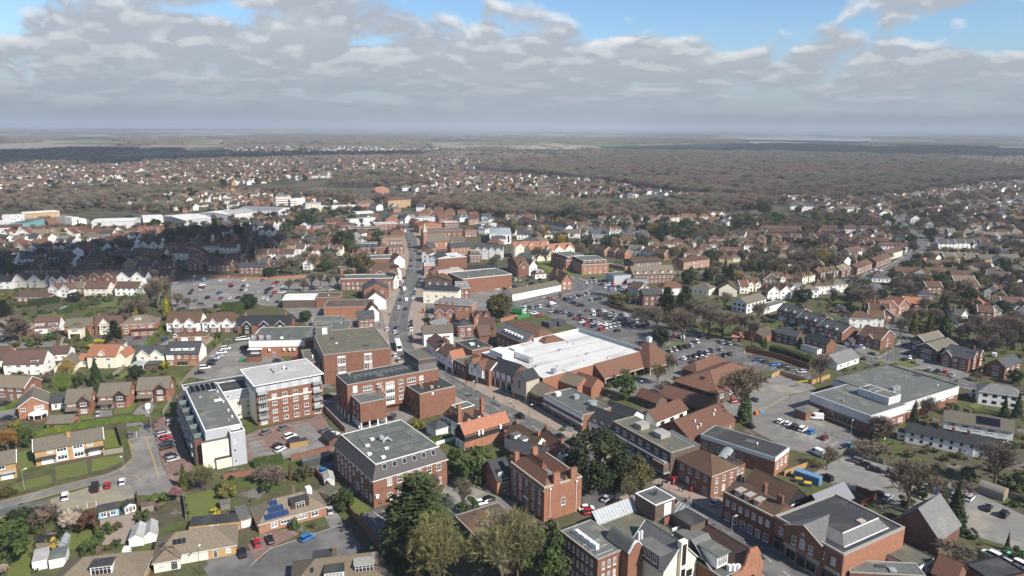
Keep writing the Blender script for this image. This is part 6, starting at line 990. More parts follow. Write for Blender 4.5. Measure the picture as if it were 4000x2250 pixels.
 rows('l','in the stepped rows beside the wood','L 560 232 800 282 5 t w k;L 330 190 520 262 6 t u p;380 350 150 -5 g w s;510 365 90 0 G o n;450 420 160 0 h c s;120 395 160 0 h w s;560 420 130 0 b w g;1040 395 90 0 b w f;1140 388 130 0 g w l;1280 230 70 0 g c k;1420 405 150 0 g o n')
 rows('m','in the long plum roofed terraces','L 180 262 540 268 3 t w p;L 0 302 212 312 2 t y p;L 232 292 362 300 1 t y p;L 30 350 192 362 2 t y p;L 232 325 470 352 2 t u p;L 372 288 512 298 1 t y p;L 600 318 832 362 2 t u p;L 832 352 972 368 1 t u p;L 480 322 600 352 1 t b p;L 640 392 792 428 2 t u n;L 842 402 1072 448 2 t u n;L 1265 420 1515 428 2 t w p;L 1000 358 1335 382 3 t i p;L 700 255 870 262 2 t i p;L 720 285 925 300 2 t i p;L 940 262 1035 266 1 t w p;L 1090 262 1232 268 2 t w p;640 355 90 -25 G y n;820 358 70 -25 G y n;310 355 80 -25 G y n;170 362 70 -25 G y n;1100 400 60 -20 G y n;1165 405 90 0 g y n;500 350 80 0 g b p')
 rows('m','along the road climbing to the right','L 1340 498 1500 452 2 t c p;L 1225 572 1365 520 2 t b n;L 1050 632 1190 580 2 t b n;L 905 655 1000 625 2 g b f;L 700 680 880 652 3 x b n;L 545 712 672 690 2 h c n;L 970 488 1110 462 1 g w n;820 455 90 10 G u n;330 445 120 0 h y n;400 430 120 0 h y n;210 440 80 0 b w n;60 420 90 0 h w n')
 rows('m','in the white row near the meeting hall','110 770 130 8 x c n;260 730 150 8 G u n;340 715 110 8 x c n;420 715 90 8 h w r;290 845 130 15 G w n;400 840 130 15 G w n;470 820 90 15 G w g;525 820 90 15 x w l;630 832 160 10 h w g;715 795 120 10 h w n;790 790 110 10 h w n;895 780 150 12 h w g;20 790 60 0 g w r')
 rows('m','in the brown roofed estate at the right','1530 660 240 -3 t b n;1790 660 200 -3 t b n;2040 690 240 -3 t b n;2040 745 190 -3 g b f;1650 580 90 -35 G o o;1850 590 260 -5 t b n;1270 720 170 0 b w s;1760 800 140 0 g b n;2100 790 140 0 g b n;2290 840 120 -30 G c n;1680 880 150 -10 h b s;2190 960 140 0 b o o;2360 890 130 -30 G y n;2480 950 180 -10 g w p;2230 1030 120 -20 g b n;2310 1010 110 -20 G c g;2030 1060 120 30 G w l;2330 700 170 -40 g b g;2100 560 90 0 g y g')
 rows('m','in the grey estate at the upper right','1790 515 110 0 g w g;1900 525 100 0 g y g;2005 525 100 0 g y g;2115 530 110 0 g y g;2260 540 170 0 t y g;2455 535 170 0 t b g;1840 400 90 0 g w s;1915 400 80 0 g w s;2000 395 90 0 g w s;2080 395 80 0 g w s;2150 395 80 0 g w s;2230 400 80 0 g w s;1840 290 110 0 g y g;1920 295 60 0 g w g;2080 300 110 0 h y g;2180 320 90 0 x y g;2280 330 90 0 g w g;2400 330 100 0 g w g;2520 300 110 0 h y g;1830 345 130 -10 h u k;1590 175 90 -10 G w r;1215 150 110 -20 G o r;1300 130 90 0 G w s;2430 260 130 0 g w g;2150 265 80 0 g y g')
 b=rows('m','round the red roofed house','1360 985 150 20 g o r;1480 970 160 25 G o o;1560 950 150 -20 g o o;1280 975 90 20 G o o;1260 1015 170 -15 g b n;1090 1090 210 -8 h w p;1310 1060 150 -15 G b n;1230 1080 130 -15 g w n')
high_street();house_rows()
# ------------------------------------------------------------------ ground, roads, car parks, walls, hedges
def build_ground():
 from mathutils import noise
 rings=[0,60,150,300,600,1000,1600,2300,3000,3800,4800,6000,7600,9600,12000,15000,19000,24000,30000,38000];seg=240
 v=[(0,0,0)];f=[]
 for r in rings[1:]:
  for i in range(seg):
   a=2*math.pi*i/seg;x,y=r*math.sin(a),r*math.cos(a);z=0
   if r>3500:k=min(1,(r-3500)/6000);z=k*(46*noise.noise((x/3800,y/3800,0))+22*noise.noise((x/1300,y/1300,3)))-k*6
   v.append((x,y,z))
 for i in range(seg):f.append((0,1+(i+1)%seg,1+i))
 for k in range(len(rings)-2):
  a=1+k*seg;b=a+seg
  for i in range(seg):j=(i+1)%seg;f.append((a+i,a+j,b+j,b+i))
 me=bpy.data.meshes.new('ground');me.from_pydata(v,[],f);me.update()
 m=bpy.data.materials.new('ground');m.use_nodes=True;T=NT(m.node_tree);P=T.n('ShaderNodeNewGeometry').outputs['Position']
 def nz(sc,det=5,r=.6):return T.n('ShaderNodeTexNoise',{'Vector':P,'Scale':sc,'Detail':det,'Roughness':r}).outputs[0]
 near=T.mix(T.sstep(nz(.045,6),.42,.58),(.085,.105,.032),(.10,.083,.058));near=T.mix(T.math('MULTIPLY',T.sstep(nz(.3,7,.7),.45,.62),.7),near,(.055,.06,.028));near=T.mix(T.sstep(nz(.09,4),.60,.66),near,(.17,.15,.13))
 town=T.mix(T.sstep(nz(.02,6),.4,.6),(.06,.065,.035),(.105,.09,.07))
 vo=T.n('ShaderNodeTexVoronoi',{'Vector':T.n('ShaderNodeVectorMath',{0:P,1:(1,.55,0)},operation='MULTIPLY').outputs[0],'Scale':.0026,'Randomness':.95});h=T.n('ShaderNodeSeparateXYZ',{0:vo.outputs['Color']}).outputs[0]
 fld=T.ramp(h,[(0,(.075,.07,.055)),(.16,(.10,.135,.05)),(.4,(.13,.155,.06)),(.52,(.24,.20,.14)),(.74,(.30,.25,.18)),(.86,(.15,.125,.09)),(1,(.11,.11,.06))])
 fld.node.color_ramp.interpolation='CONSTANT'
 fld=T.mix(T.sstep(nz(.0011,5),.58,.66),fld,(.07,.062,.05))
 d=T.n('ShaderNodeVectorMath',{0:P},operation='LENGTH').outputs['Value']
 c=T.mix(T.sstep(d,350.,800.),near,town);c=T.mix(T.sstep(T.math('ADD',d,T.math('MULTIPLY',nz(.0015),900.)),2500.,3000.),c,fld)
 bs=T.n('ShaderNodeBsdfPrincipled',{'Base Color':c,'Roughness':.95,'Specular IOR Level':.1});T.t.links.new(bs.outputs[0],T.n('ShaderNodeOutputMaterial').inputs[0]);me.materials.append(m)
 tag(link('ground',me),kind='structure')
build_ground()
_z=[0.02]
def area(name,k,pts,m,dz=None):
 _z[0]+=.004;z=_z[0]
 P=[at(k,x,y,0)for x,y in pts]
 o=put(name,MB().face([(p.x,p.y,z)for p in P]),m);tag(o,kind='structure');return o
def smooth(P,n=6):
 out=[]
 for i in range(len(P)-1):
  p0,p1,p2,p3=P[max(0,i-1)],P[i],P[i+1],P[min(len(P)-1,i+2)]
  for j in range(n):t=j/n;out.append(.5*((2*p1)+(p2-p0)*t+(2*p0-5*p1+4*p2-p3)*t*t+(3*p1-p0-3*p2+p3)*t**3))
 out.append(P[-1]);return out
def offs(C,d):
 o=[]
 for i,p in enumerate(C):
  t=(C[min(i+1,len(C)-1)]-C[max(0,i-1)]).normalized();o.append(Vector((p.x-t.y*d,p.y+t.x*d,0)))
 return o
def strip(name,A,Bl,z,m,th=0):
 b=MB()
 for i in range(len(A)-1):
  P=[(A[i].x,A[i].y,z),(A[i+1].x,A[i+1].y,z),(Bl[i+1].x,Bl[i+1].y,z),(Bl[i].x,Bl[i].y,z)]
  if th:b.slab(*P,th)
  else:b.face(P)
 o=put(name,b,m);tag(o,kind='structure');return o
def dashes(name,C,z,L=3,G=4,w=.15,m='road_paint_white'):
 b=MB();s=0;nxt=0
 for i in range(len(C)-1):
  p,q=C[i],C[i+1];l=(q-p).length;t=(q-p).normalized();n=Vector((-t.y,t.x,0))*w/2
  while nxt<s+l:a=p+t*(nxt-s);e=a+t*L;b.face([(a.x-n.x,a.y-n.y,z),(e.x-n.x,e.y-n.y,z),(e.x+n.x,e.y+n.y,z),(a.x+n.x,a.y+n.y,z)]);nxt+=L+G
  s+=l
 if b.f:tag(put(name,b,m),kind='structure')
def road(pts,w,pw=2.2,m='asphalt',pm='asphalt_pale',dash=True,yel=False):
 C=smooth([at(*p,0)for p in pts]);h=w/2;_z[0]+=.004;z=_z[0]
 strip('road',offs(C,-h),offs(C,h),z,m)
 if pw:
  for s in(-1,1):strip('kerb',offs(C,s*h),offs(C,s*(h+.15)),.15,'kerb',.15);strip('pavement',offs(C,s*(h+.15)),offs(C,s*(h+pw)),.145,pm,.14)
 rg=random.Random(len(pts)*31);acc=0
 for i in range(1,len(C)-1):
  acc+=(C[i]-C[i-1]).length
  if acc>14 and C[i].length<700:
   acc=rg.uniform(0,6);t=(C[i+1]-C[i]).normalized();n=Vector((-t.y,t.x,0));p=C[i]+n*rg.uniform(-.35,.35)*w;a,e=t*rg.uniform(1,3.5),n*rg.uniform(.5,1.4);tag(put('road_patch',MB().face([(*q.xy,z+.003)for q in(p-a-e,p+a-e,p+a+e,p-a+e)]),rg.choice(['asphalt_pale','felt_dark','felt_grey'])),kind='structure')
 if dash:dashes('road_marking',C,z+.012)
 if yel:
  for s in(-1,1):
   for e in(.35,.6):strip('road_marking',offs(C,s*(h-e)),offs(C,s*(h-e-.1)),z+.012,'road_paint_yellow')
 return C
def grounds():
 area('parking_ground','k',[(-860,830),(-700,788),(0,788),(300,780),(600,735),(890,780),(890,905),(600,925),(260,930),(250,1075),(70,1065),(-150,1010),(-420,1085),(-845,1110)],'asphalt_pale')
 area('parking_ground','l',[(250,1060),(740,940),(860,780),(1270,770),(1560,930),(1230,1060),(1560,1180),(1690,1240),(2050,1330),(2100,1560),(1500,1560),(1050,1340),(560,1150),(280,1140)],'asphalt')
 area('parking_ground','h',[(0,190),(350,140),(560,280),(950,400),(1200,480),(1260,600),(1860,740),(1840,830),(1400,715),(1200,650),(980,620),(600,680),(480,560),(280,450)],'asphalt')
 area('yard_ground','h',[(1000,1010),(1380,780),(1560,740),(1850,850),(1900,890),(1650,950),(1270,1110),(1190,1190),(1060,1100)],'gravel')
 area('parking_ground','h',[(1240,1130),(1650,960),(1900,890),(1860,990),(1850,1150),(2200,1260),(2330,1420),(2060,1560),(1640,1460),(1220,1240)],'asphalt_pale')
 area('yard_ground','d',[(430,480),(740,300),(1000,380),(1600,520),(2000,680),(2500,920),(2700,1300),(1900,1060),(1700,960),(1200,790),(800,640),(600,580)],'gravel')
 area('parking_ground','f',[(10,1295),(150,1235),(460,1160),(690,1120),(780,1070),(900,1250),(1010,1270),(960,1440),(260,1530),(40,1540),(-120,1400)],'brick_paving')
 area('aisle','f',[(490,1190),(660,1160),(840,1360),(930,1440),(640,1500),(100,1560),(30,1300),(70,1285),(260,1460),(610,1400)],'asphalt_pale')
 area('parking_ground','e',[(1900,705),(2200,400),(2460,340),(2640,360),(2900,560),(3400,540),(3420,640),(2700,690),(2300,760)],'asphalt_pale')
 area('parking_ground','a',[(1440,10),(1560,-60),(1690,-40),(1700,120),(1850,480),(1600,575),(1520,340)],'brick_paving')
 area('road','a',[(-500,800),(-60,760),(520,610),(1000,490),(1190,405),(1265,330),(1215,165),(1190,10),(1330,0),(1440,60),(1530,400),(1600,560),(1680,600),(1640,690),(1245,690),(1235,620),(860,590),(460,700),(-60,850),(-500,950)],'asphalt_pale')
 area('gravel_pad','a',[(470,725),(860,605),(1230,590),(1245,650),(1300,705),(910,800),(560,880),(490,800)],'gravel_pad')
 for pts in([(-60,770),(600,590),(1130,462),(1255,330),(1215,168)],[(1370,138),(1440,330),(1500,525)],[(250,750),(850,595),(1180,500),(1290,510),(1330,560)]):
  C=[at('a',x,y)for x,y in pts]
  for e in(-.14,.14):strip('road_marking',offs(C,e-.06),offs(C,e+.06),.13,'road_paint_yellow')
 for p in([(1285,85),(1290,145)],[(1225,165),(1370,135)]):C=[at('a',*q)for q in p];strip('road_marking',offs(C,-.07),offs(C,.07),.135,'road_paint_white')
 for i in range(10):C=[at('a',1440+i*18,100+i*50),at('a',1475+i*18,92+i*50)];strip('road_marking',offs(C,-.06),offs(C,.06),.137,'road_paint_white')
 for pts in([(520,420),(815,360),(832,490),(530,550)],[(865,350),(1168,305),(1150,375),(1000,440),(865,470)],[(-60,630),(480,490),(490,575),(-60,720)],[(965,80),(1085,70),(1140,225),(990,250)],[(160,290),(300,250),(330,400),(190,480)],[(1735,690),(2080,620),(2080,850),(1780,915)],[(590,1060),(890,1010),(900,1160),(610,1220)],[(100,1160),(330,1120),(290,1449),(60,1500)],[(1190,40),(1330,30),(1300,90),(1200,95)]):area('lawn','a',pts,'grass')
 area('patio','a',[(920,930),(1290,850),(1290,900),(1180,1150),(920,1160)],'paving');area('drive','a',[(1960,1449),(1920,1380),(2000,1300),(2240,1240),(2420,1200),(2420,1449)],'asphalt')
 area('road','b',[(-900,1700),(-420,1420),(20,1330),(130,1200),(820,965),(880,1020),(1010,1190),(860,1290),(560,1290),(330,1420),(100,1700)],'asphalt')
 area('drive','b',[(60,1050),(330,1000),(400,1060),(120,1200),(0,1330),(-80,1160)],'brick_paving');area('drive','b',[(640,880),(750,830),(830,960),(700,1000)],'asphalt_pale')
 C=[at('b',*q)for q in[(-60,1360),(130,1195),(820,965)]];strip('kerb',offs(C,-.1),offs(C,.1),.16,'kerb',.14)
 for pts in([(930,880),(1270,790),(1330,1000),(1290,1250),(1090,1130)],[(420,430),(740,340),(760,440),(600,520)]):area('parking_ground','b',pts,'asphalt')
 area('parking_ground','b',[(1780,600),(1850,540),(2250,690),(2450,760),(2450,830),(1900,880),(1700,800)],'asphalt_pale');area('lawn','b',[(760,560),(1090,830),(940,890),(820,760)],'grass');area('lawn','b',[(1620,150),(1890,110),(1870,190),(1710,210)],'grass')
 for i in range(6):C=[at('b',965+i*75,890-i*18),at('b',1060+i*80,985-i*30)];strip('road_marking',offs(C,-.06),offs(C,.06),.16,'road_paint_yellow' if i==0 else 'road_paint_white')
 area('parking_ground','c',[(640,620),(900,440),(1010,430),(1010,520),(1080,620),(960,800),(680,850)],'asphalt')
 area('court','h',[(-60,900),(300,760),(700,650),(640,760),(560,830),(420,940),(210,960)],'asphalt_pale');area('yard_ground','f',[(640,900),(900,860),(1900,1000),(1650,1150),(1560,1240),(1010,1270),(790,1010)],'asphalt_pale');area('yard_ground','f',[(-100,620),(640,540),(900,780),(640,900),(600,650)],'asphalt_pale');area('yard_ground','b',[(1830,520),(2450,330),(2450,700),(2200,660)],'gravel');area('yard_ground','k',[(250,1080),(900,1060),(1250,1000),(1300,1300),(600,1330)],'asphalt_pale');area('yard_ground','k',[(1680,850),(2300,830),(2576,960),(2300,1300),(1760,1300)],'asphalt_pale');area('yard_ground','g',[(60,350),(560,250),(720,420),(400,560)],'asphalt_pale')
 area('plaza','c',[(1270,560),(1560,580),(2000,720),(2000,830),(1900,870),(1640,720),(1280,640)],'paving')
 area('drive','e',[(1150,310),(1330,285),(1480,295),(1470,390),(1180,400)],'asphalt');area('drive','e',[(590,410),(690,395),(670,290),(620,310)],'gravel_pad');area('drive','e',[(1590,390),(1780,290),(2180,300),(2060,400),(1700,420)],'gravel_pad');area('drive','e',[(940,1120),(980,1040),(1130,1040),(1130,1100)],'asphalt_pale');area('drive','e',[(1330,1080),(1410,990),(1540,960),(1560,1010),(1490,1110)],'asphalt_pale')
 area('road','e',[(-60,380),(150,300),(560,330),(560,400),(200,420),(-60,450)],'asphalt_pale');area('road','e',[(-60,1060),(170,1020),(175,1110),(-60,1160)],'asphalt_pale')
 for pts in([(1140,1050),(1375,965),(1330,1060),(1150,1090)],[(1530,1020),(1660,960),(1640,1020),(1560,1035)],[(770,1110),(940,1080),(940,1130),(790,1145)],[(1140,700),(1300,640),(1310,720),(1160,730)],[(1770,720),(1830,700),(1790,800),(1770,800)],[(390,170),(640,130),(640,20),(430,90)]):area('lawn','e',pts,'grass')
 for pts in([(480,640),(620,610),(700,680),(640,740)],[(740,710),(1300,720),(1230,780),(850,790)],[(1130,700),(1270,690),(1280,770),(980,785)]):area('lawn','l',pts,'grass')
 for pts in([(860,1050),(1180,1000),(1170,1080),(900,1100)],[(380,1160),(640,1110),(660,1140),(400,1190)]):area('lawn','j',pts,'grass')
 area('pool','j',[(530,1138),(590,1140),(715,1070),(640,1075)],'paving');area('pool_water','j',[(560,1130),(595,1130),(690,1076),(645,1080)],'pool_water')
 area('lawn','i',[(1175,530),(1270,490),(1410,550),(1330,575)],'grass');area('lawn','i',[(1890,940),(2000,880),(2100,900),(1960,970)],'grass');area('parking_ground','i',[(1180,470),(1400,450),(1900,640),(1870,700),(1480,600),(1330,580),(1440,550)],'asphalt_pale');area('drive','i',[(760,380),(860,350),(1060,440),(1000,480),(880,440)],'asphalt_pale');area('parking_ground','i',[(1000,60),(1240,20),(1360,300),(1220,260)],'asphalt_pale')
 area('lawn','h',[(480,490),(650,440),(650,470),(520,515)],'grass')
 area('parking_ground','j',[(440,230),(720,260),(900,270),(900,200),(640,150),(480,165)],'asphalt_pale')
 area('lawn','p',[(1340,150),(1680,148),(1660,185),(1400,185)],'grass');area('ploughed_field','p',[(-100,185),(500,165),(920,162),(920,185),(700,200),(300,225),(-100,232)],'gravel_pad');area('ploughed_field','p',[(540,110),(820,105),(800,122),(560,122)],'gravel_pad');area('lawn','r',[(1920,322),(2200,320),(2600,365),(2600,380),(2200,340)],'grass');area('ploughed_field','r',[(370,118),(620,104),(820,116),(700,130),(400,127)],'gravel_pad')
 P=[at('r',x,y,0)for x,y in[(520,140),(700,132),(1100,136),(1480,140),(1490,158),(1380,168),(1100,160),(800,156),(560,150)]];tag(put('lake_water',MB().face([(p.x,p.y,14)for p in P]),'water'),kind='structure')
 # streets
 hs=road([('k',1480,150),('k',1495,220),('k',1530,330),('k',1570,430),('k',1600,540),('k',1598,640),('k',1575,760),('k',1530,900),('k',1480,1050),('k',1440,1200),('f',1560,250),('f',1600,400),('f',1690,500),('f',1850,610),('g',320,800),('g',640,975),('g',900,1105),('g',1200,1255),('c',640,330),('c',1000,500),('c',1350,690),('c',1760,900),('c',2150,1110),('d',0,1300),('d',150,1420),('d',330,1560)],10,9.0,'asphalt','paving',yel=False)
 road([('i',300,330),('i',640,380),('i',900,480),('i',1150,560),('i',1500,660),('i',1900,740),('i',2450,850)],7,2);road([('i',1080,530),('i',1300,400),('i',1330,300),('i',1230,220),('m',1170,720),('m',1330,640),('m',1480,560),('m',1600,470),('m',1655,420),('m',1625,350),('m',1500,260),('m',1435,160),('m',1560,70),('m',1640,20),('r',1830,610),('r',1780,570)],7,2,dash=False)
 road([('l',250,1065),('l',500,1005),('l',760,935),('l',980,880),('l',880,800),('l',860,770)],8,2);road([('m',0,700),('m',300,760),('m',700,730),('m',1000,740),('m',1170,720)],6,1.8,dash=False);road([('m',1650,430),('m',1900,470),('m',2576,600)],6,1.8,dash=False);road([('l',1150,860),('l',1700,760),('l',2100,730),('l',2600,740)],6,1.8,dash=False);road([('l',560,290),('l',700,330),('l',900,360),('l',1300,350)],6,1.5,dash=False)
 # bay lines in the car parks
 def bays(k,x0,y0,x1,y1,n,ln):
  A,Z=at(k,x0,y0),at(k,x1,y1);t=(Z-A).normalized();nn=Vector((-t.y,t.x,0));b=MB()
  for i in range(n+1):
   p=A.lerp(Z,i/n);q=p+nn*ln;w=t*.06;b.face([(p.x-w.x,p.y-w.y,.17),(p.x+w.x,p.y+w.y,.17),(q.x+w.x,q.y+w.y,.17),(q.x-w.x,q.y-w.y,.17)])
  tag(put('road_marking',b,'road_paint_white'),kind='structure')
 for a in(('k',-640,835,0,840,22,10),('k',-600,895,20,905,20,10),('k',-480,985,-20,990,14,10),('l',1020,1120,1560,1230,14,10),('l',950,1200,1400,1320,12,10),('h',1590,1220,2250,1440,10,-5),('h',1340,640,1850,780,8,-4.5),('h',640,620,1100,570,10,5),('b',140,280,20,110,5,4.5),('b',520,40,650,140,5,-4.5)):bays(*a)
def barrier(name,label,cat,pts,h,m,t=.12,posts=None,coping=None,step=2.0):
 P=[at(*p)for p in pts];c=P[0];r=empty(name,label,cat,(c.x,c.y,0));b=MB();cb=MB();pm=None
 for p,q in zip(P,P[1:]):
  d=(q-p);n=Vector((-d.y,d.x,0)).normalized()*t/2;a,e=p-c,q-c
  b.prism([(a.x-n.x,a.y-n.y),(e.x-n.x,e.y-n.y),(e.x+n.x,e.y+n.y),(a.x+n.x,a.y+n.y)],0,h)
  if coping:n2=n*1.5;cb.prism([(a.x-n2.x,a.y-n2.y),(e.x-n2.x,e.y-n2.y),(e.x+n2.x,e.y+n2.y),(a.x+n2.x,a.y+n2.y)],h+.002,h+.08)
  if posts:
   k=max(1,int(d.length/step))
   pm=pm or MB().box(-.08,-.08,0,.08,.08,h+.12).mesh('post',[posts]);[link('post',pm,r,a.lerp(e,i/k))for i in range(k+1)]
 put('panel' if posts else 'wall_face',b,m,r)
 if coping:put('coping',cb,coping,r)
 return r
def barriers():
 for a in(('brick_wall','long red brick garden wall dividing the solar bungalow from the mansard office','wall',[('b',555,480),('b',830,790),('b',1080,1080),('b',1250,1330)],2.0,'brick',.25,None,'brick_dark'),('brick_wall','brown brick wall along the sunken parking of the raised office','wall',[('f',785,1010),('f',1030,1265)],2.2,'brick_pink',.25,None,'concrete'),
              ('brick_wall','long brick wall behind the parked row under the dark hedge','wall',[('h',1240,540),('h',1560,610),('h',1840,710)],2.4,'brick',.3,None,'brick_dark'),('brick_wall','brick wall at the back of the public car park below the shaded houses','wall',[('j',1790,790),('j',2100,780),('j',2440,800),('j',2760,800),('k',500,780)],1.8,'brick_orange',.25,None,'brick_dark'),
              ('brick_wall','brick wall between the cedar house and the large car park','wall',[('l',1240,1085),('l',1560,1165)],2.0,'brick',.25,None,'brick_dark'),('white_wall','low white garden wall beside the orange roofed barn','wall',[('b',1700,215),('b',1875,165)],1.2,'white_paint',.25,None,None),('brick_wall','orange brick wall behind the cream apartment porch','wall',[('a',2110,540),('a',2380,490)],1.8,'brick',.25,None,'brick_dark'),('brick_wall','brick wall behind the bin shelter at the car park edge','wall',[('b',330,365),('b',720,262)],1.8,'brick',.25,None,'brick_dark'),
              ('timber_fence','pale panel fence climbing beside the sloping row of parked cars','fence',[('e',1800,805),('e',2010,590),('e',2225,395)],1.8,'wood_grey',.08,'concrete',None),('timber_fence','short pale fence right of the last brick house drive','fence',[('e',1640,1080),('e',1725,940)],1.7,'wood_grey',.08,'concrete',None),('timber_fence','pale fence under the orange roofed house','fence',[('e',1128,710),('e',1255,610)],1.7,'wood_grey',.08,'concrete',None),('timber_fence','black slatted fence beside the small lawn of the yellow brick pair','fence',[('a',1092,60),('a',1145,225)],1.8,'black_boards',.08,'black_boards',None),('timber_fence','grey panel fence at the corner of the yellow brick pair','fence',[('a',978,310),('a',1160,280)],1.7,'wood_grey',.08,'concrete',None),
              ('timber_fence','new timber fence round the clinic yard','fence',[('h',1480,790),('h',1560,755),('h',1860,850),('h',2030,790)],1.9,'wood_pale',.08,'wood_pale',None),('timber_fence','weathered fence between the covered yard and the retail car park','fence',[('h',1265,1150),('h',1450,1075),('h',1640,970)],1.7,'wood_grey',.08,'wood_grey',None),('timber_fence','dark panel fence behind the cars on the gravel yard','fence',[('d',735,285),('d',900,340),('d',1090,395)],1.8,'wood_grey',.08,'concrete',None),('timber_fence','pale fence by the white van in the retail car park corner','fence',[('d',560,350),('d',735,280)],1.6,'wood_grey',.08,'concrete',None),('timber_fence','orange boarded fence beside the blue container','fence',[('d',155,505),('d',440,395)],1.8,'wood_pale',.08,'wood_pale',None),('timber_fence','red brown boarded fence round the bare yard behind the metal shed','fence',[('d',870,800),('d',1020,720),('d',830,650)],1.9,'wood_red',.08,'wood_red',None),('timber_fence','dark fence at the right edge of the gravel yard','fence',[('d',2240,690),('d',2500,790)],1.8,'wood_grey',.08,'concrete',None),
              ('timber_fence','white panel fence along the gravel pad behind the blue summer house','fence',[('a',560,875),('a',910,790)],1.4,'wood_grey',.08,'white_paint',None),('timber_fence','brown fence right of the blue summer house garden','fence',[('a',1290,690),('a',1310,900)],1.6,'wood_red',.08,'wood_red',None),('timber_fence','dark fence left of the striped lawn','fence',[('a',1722,700),('a',1755,915)],1.6,'black_boards',.08,'wood_grey',None),('timber_fence','brown fence between the blue summer house garden and the neighbour lawn','fence',[('a',905,1000),('a',910,1160)],1.5,'wood_red',.08,'wood_red',None),('timber_fence','green sheet fence behind the supermarket delivery yard','fence',[('l',310,1205),('l',435,1175)],2.4,'green_paint',.1,'dark_metal',None),('brick_wall','orange brick wall of the supermarket delivery yard','wall',[('l',140,1235),('l',310,1190)],2.2,'brick_orange',.25,None,'brick_dark')):
  barrier(*a)
 # wire fence with concrete posts in the retail car park
 r=None
 P=[at('h',x,y)for x,y in((1560,1170),(2260,1400))];c=P[0];r=empty('wire_fence','thin wire fence on dark posts along the retail car park bays','fence',(c.x,c.y,0));pb=MB();d=P[1]-c
 pm=MB().tube((0,0,0),(0,0,2),.04,.04,4).mesh('post',['dark_metal']);[link('post',pm,r,d*i/14)for i in range(15)]
 for z in(.6,1.3,1.9):pb.tube((0,0,z),(d.x,d.y,z),.012,.012,3)
 put('wire',pb,'dark_metal',r)
grounds();barriers()
# ------------------------------------------------------------------ trees, shrubs, hedges
rng=random.Random(7)
def leafquad(b,c,s,up=.5,n=None):
 n=n or Vector((rng.gauss(0,1),rng.gauss(0,1),rng.gauss(up,1))).normalized();a=n.orthogonal().normalized();a.rotate(Matrix.Rotation(rng.random()*6.28,3,n));e=n.cross(a);a*=s*rng.uniform(.6,1.3);e*=s*rng.uniform(.5,1.0)
 i=len(b.v);b.v+=[tuple(c-a),tuple(c+e*.8),tuple(c+a),tuple(c-e*.8)];b.f.append((i,i+1,i+2,i+3));b.m.append(0)
def crown_round(R_=3.2,H=8,base=1.6,clumps=42,per=70,s=.3,egg=1.0,seed=1):
 rng.seed(seed);b=MB();zc=base+(H-base)*.5;hz=(H-base)*.5
 for i in range(clumps):
  d=Vector((rng.gauss(0,1),rng.gauss(0,1),rng.gauss(.15,.9))).normalized();rr=rng.uniform(.45,1.0)**.5;cc=Vector((d.x*R_*rr,d.y*R_*rr,zc+d.z*hz*rr));cr=R_*rng.uniform(.2,.4)
  for j in range(per):q=Vector((rng.gauss(0,1),rng.gauss(0,1),rng.gauss(.2,.8))).normalized()*cr*rng.uniform(.55,1.05);leafquad(b,cc+q,s,n=(q.normalized()+Vector((rng.gauss(0,.5),rng.gauss(0,.5),rng.gauss(.2,.5)))).normalized())
 t=MB();t.tube((0,0,0),(0,0,zc),R_*.085,R_*.05,7)
 for i in range(6):a=i*1.05;t.tube((0,0,base*.7+i*.25),(R_*.6*math.cos(a),R_*.6*math.sin(a),zc+hz*.2),R_*.035,R_*.015,5)
 return t,b
def crown_cone(R_=2.0,H=9,n=2600,s=.26,base=.2,droop=-.25,pw=1.0,seed=2,lay=16):
 rng.seed(seed);b=MB()
 for i in range(n):
  z=base+(H-base)*(1-rng.random()**.62)*.985;k=1-(z-base)/(H-base);rad=R_*(k**pw)*(.82+.18*math.sin(z*lay/H*6.28)+.12*math.sin(7*rng.random()*6.28));a=rng.random()*6.28;r=rad*rng.uniform(.55,1.03);lump=.88+.16*math.sin(a*5+z*2.1)
  c=Vector((r*lump*math.cos(a),r*lump*math.sin(a),z+droop*r*.3));leafquad(b,c,s*(.7+.5*k),n=Vector((math.cos(a)+rng.gauss(0,.45),math.sin(a)+rng.gauss(0,.45),rng.gauss(.55,.4))).normalized())
 t=MB().tube((0,0,0),(0,0,H*.9),R_*.12,.03,6);return t,b
def crown_cedar(R_=5,H=10,seed=3):
 rng.seed(seed);b=MB();t=MB().tube((0,0,0),(0,0,H*.95),.45,.06,8)
 for k in range(15):
  z=1.2+(H-1.6)*k/14;R2=R_*(1-(k/14)**1.5*.82)*rng.uniform(.85,1.05);nb=10 if k<10 else 7
  for j in range(nb):
   a=j*6.283/nb+k*.7+rng.gauss(0,.15);L=R2*rng.uniform(.7,1.08);e=Vector((L*math.cos(a),L*math.sin(a),z+L*.05));t.tube((0,0,z-.2),tuple(e),.08,.02,4)
   for q in range(34):f=rng.random()**.6;c=Vector((0,0,z-.1)).lerp(e,f)+Vector((rng.gauss(0,.42),rng.gauss(0,.42),rng.gauss(-.12,.16)-.2*f));leafquad(b,c,.34,n=Vector((rng.gauss(0,.35),rng.gauss(0,.35),1)).normalized())
 return t,b
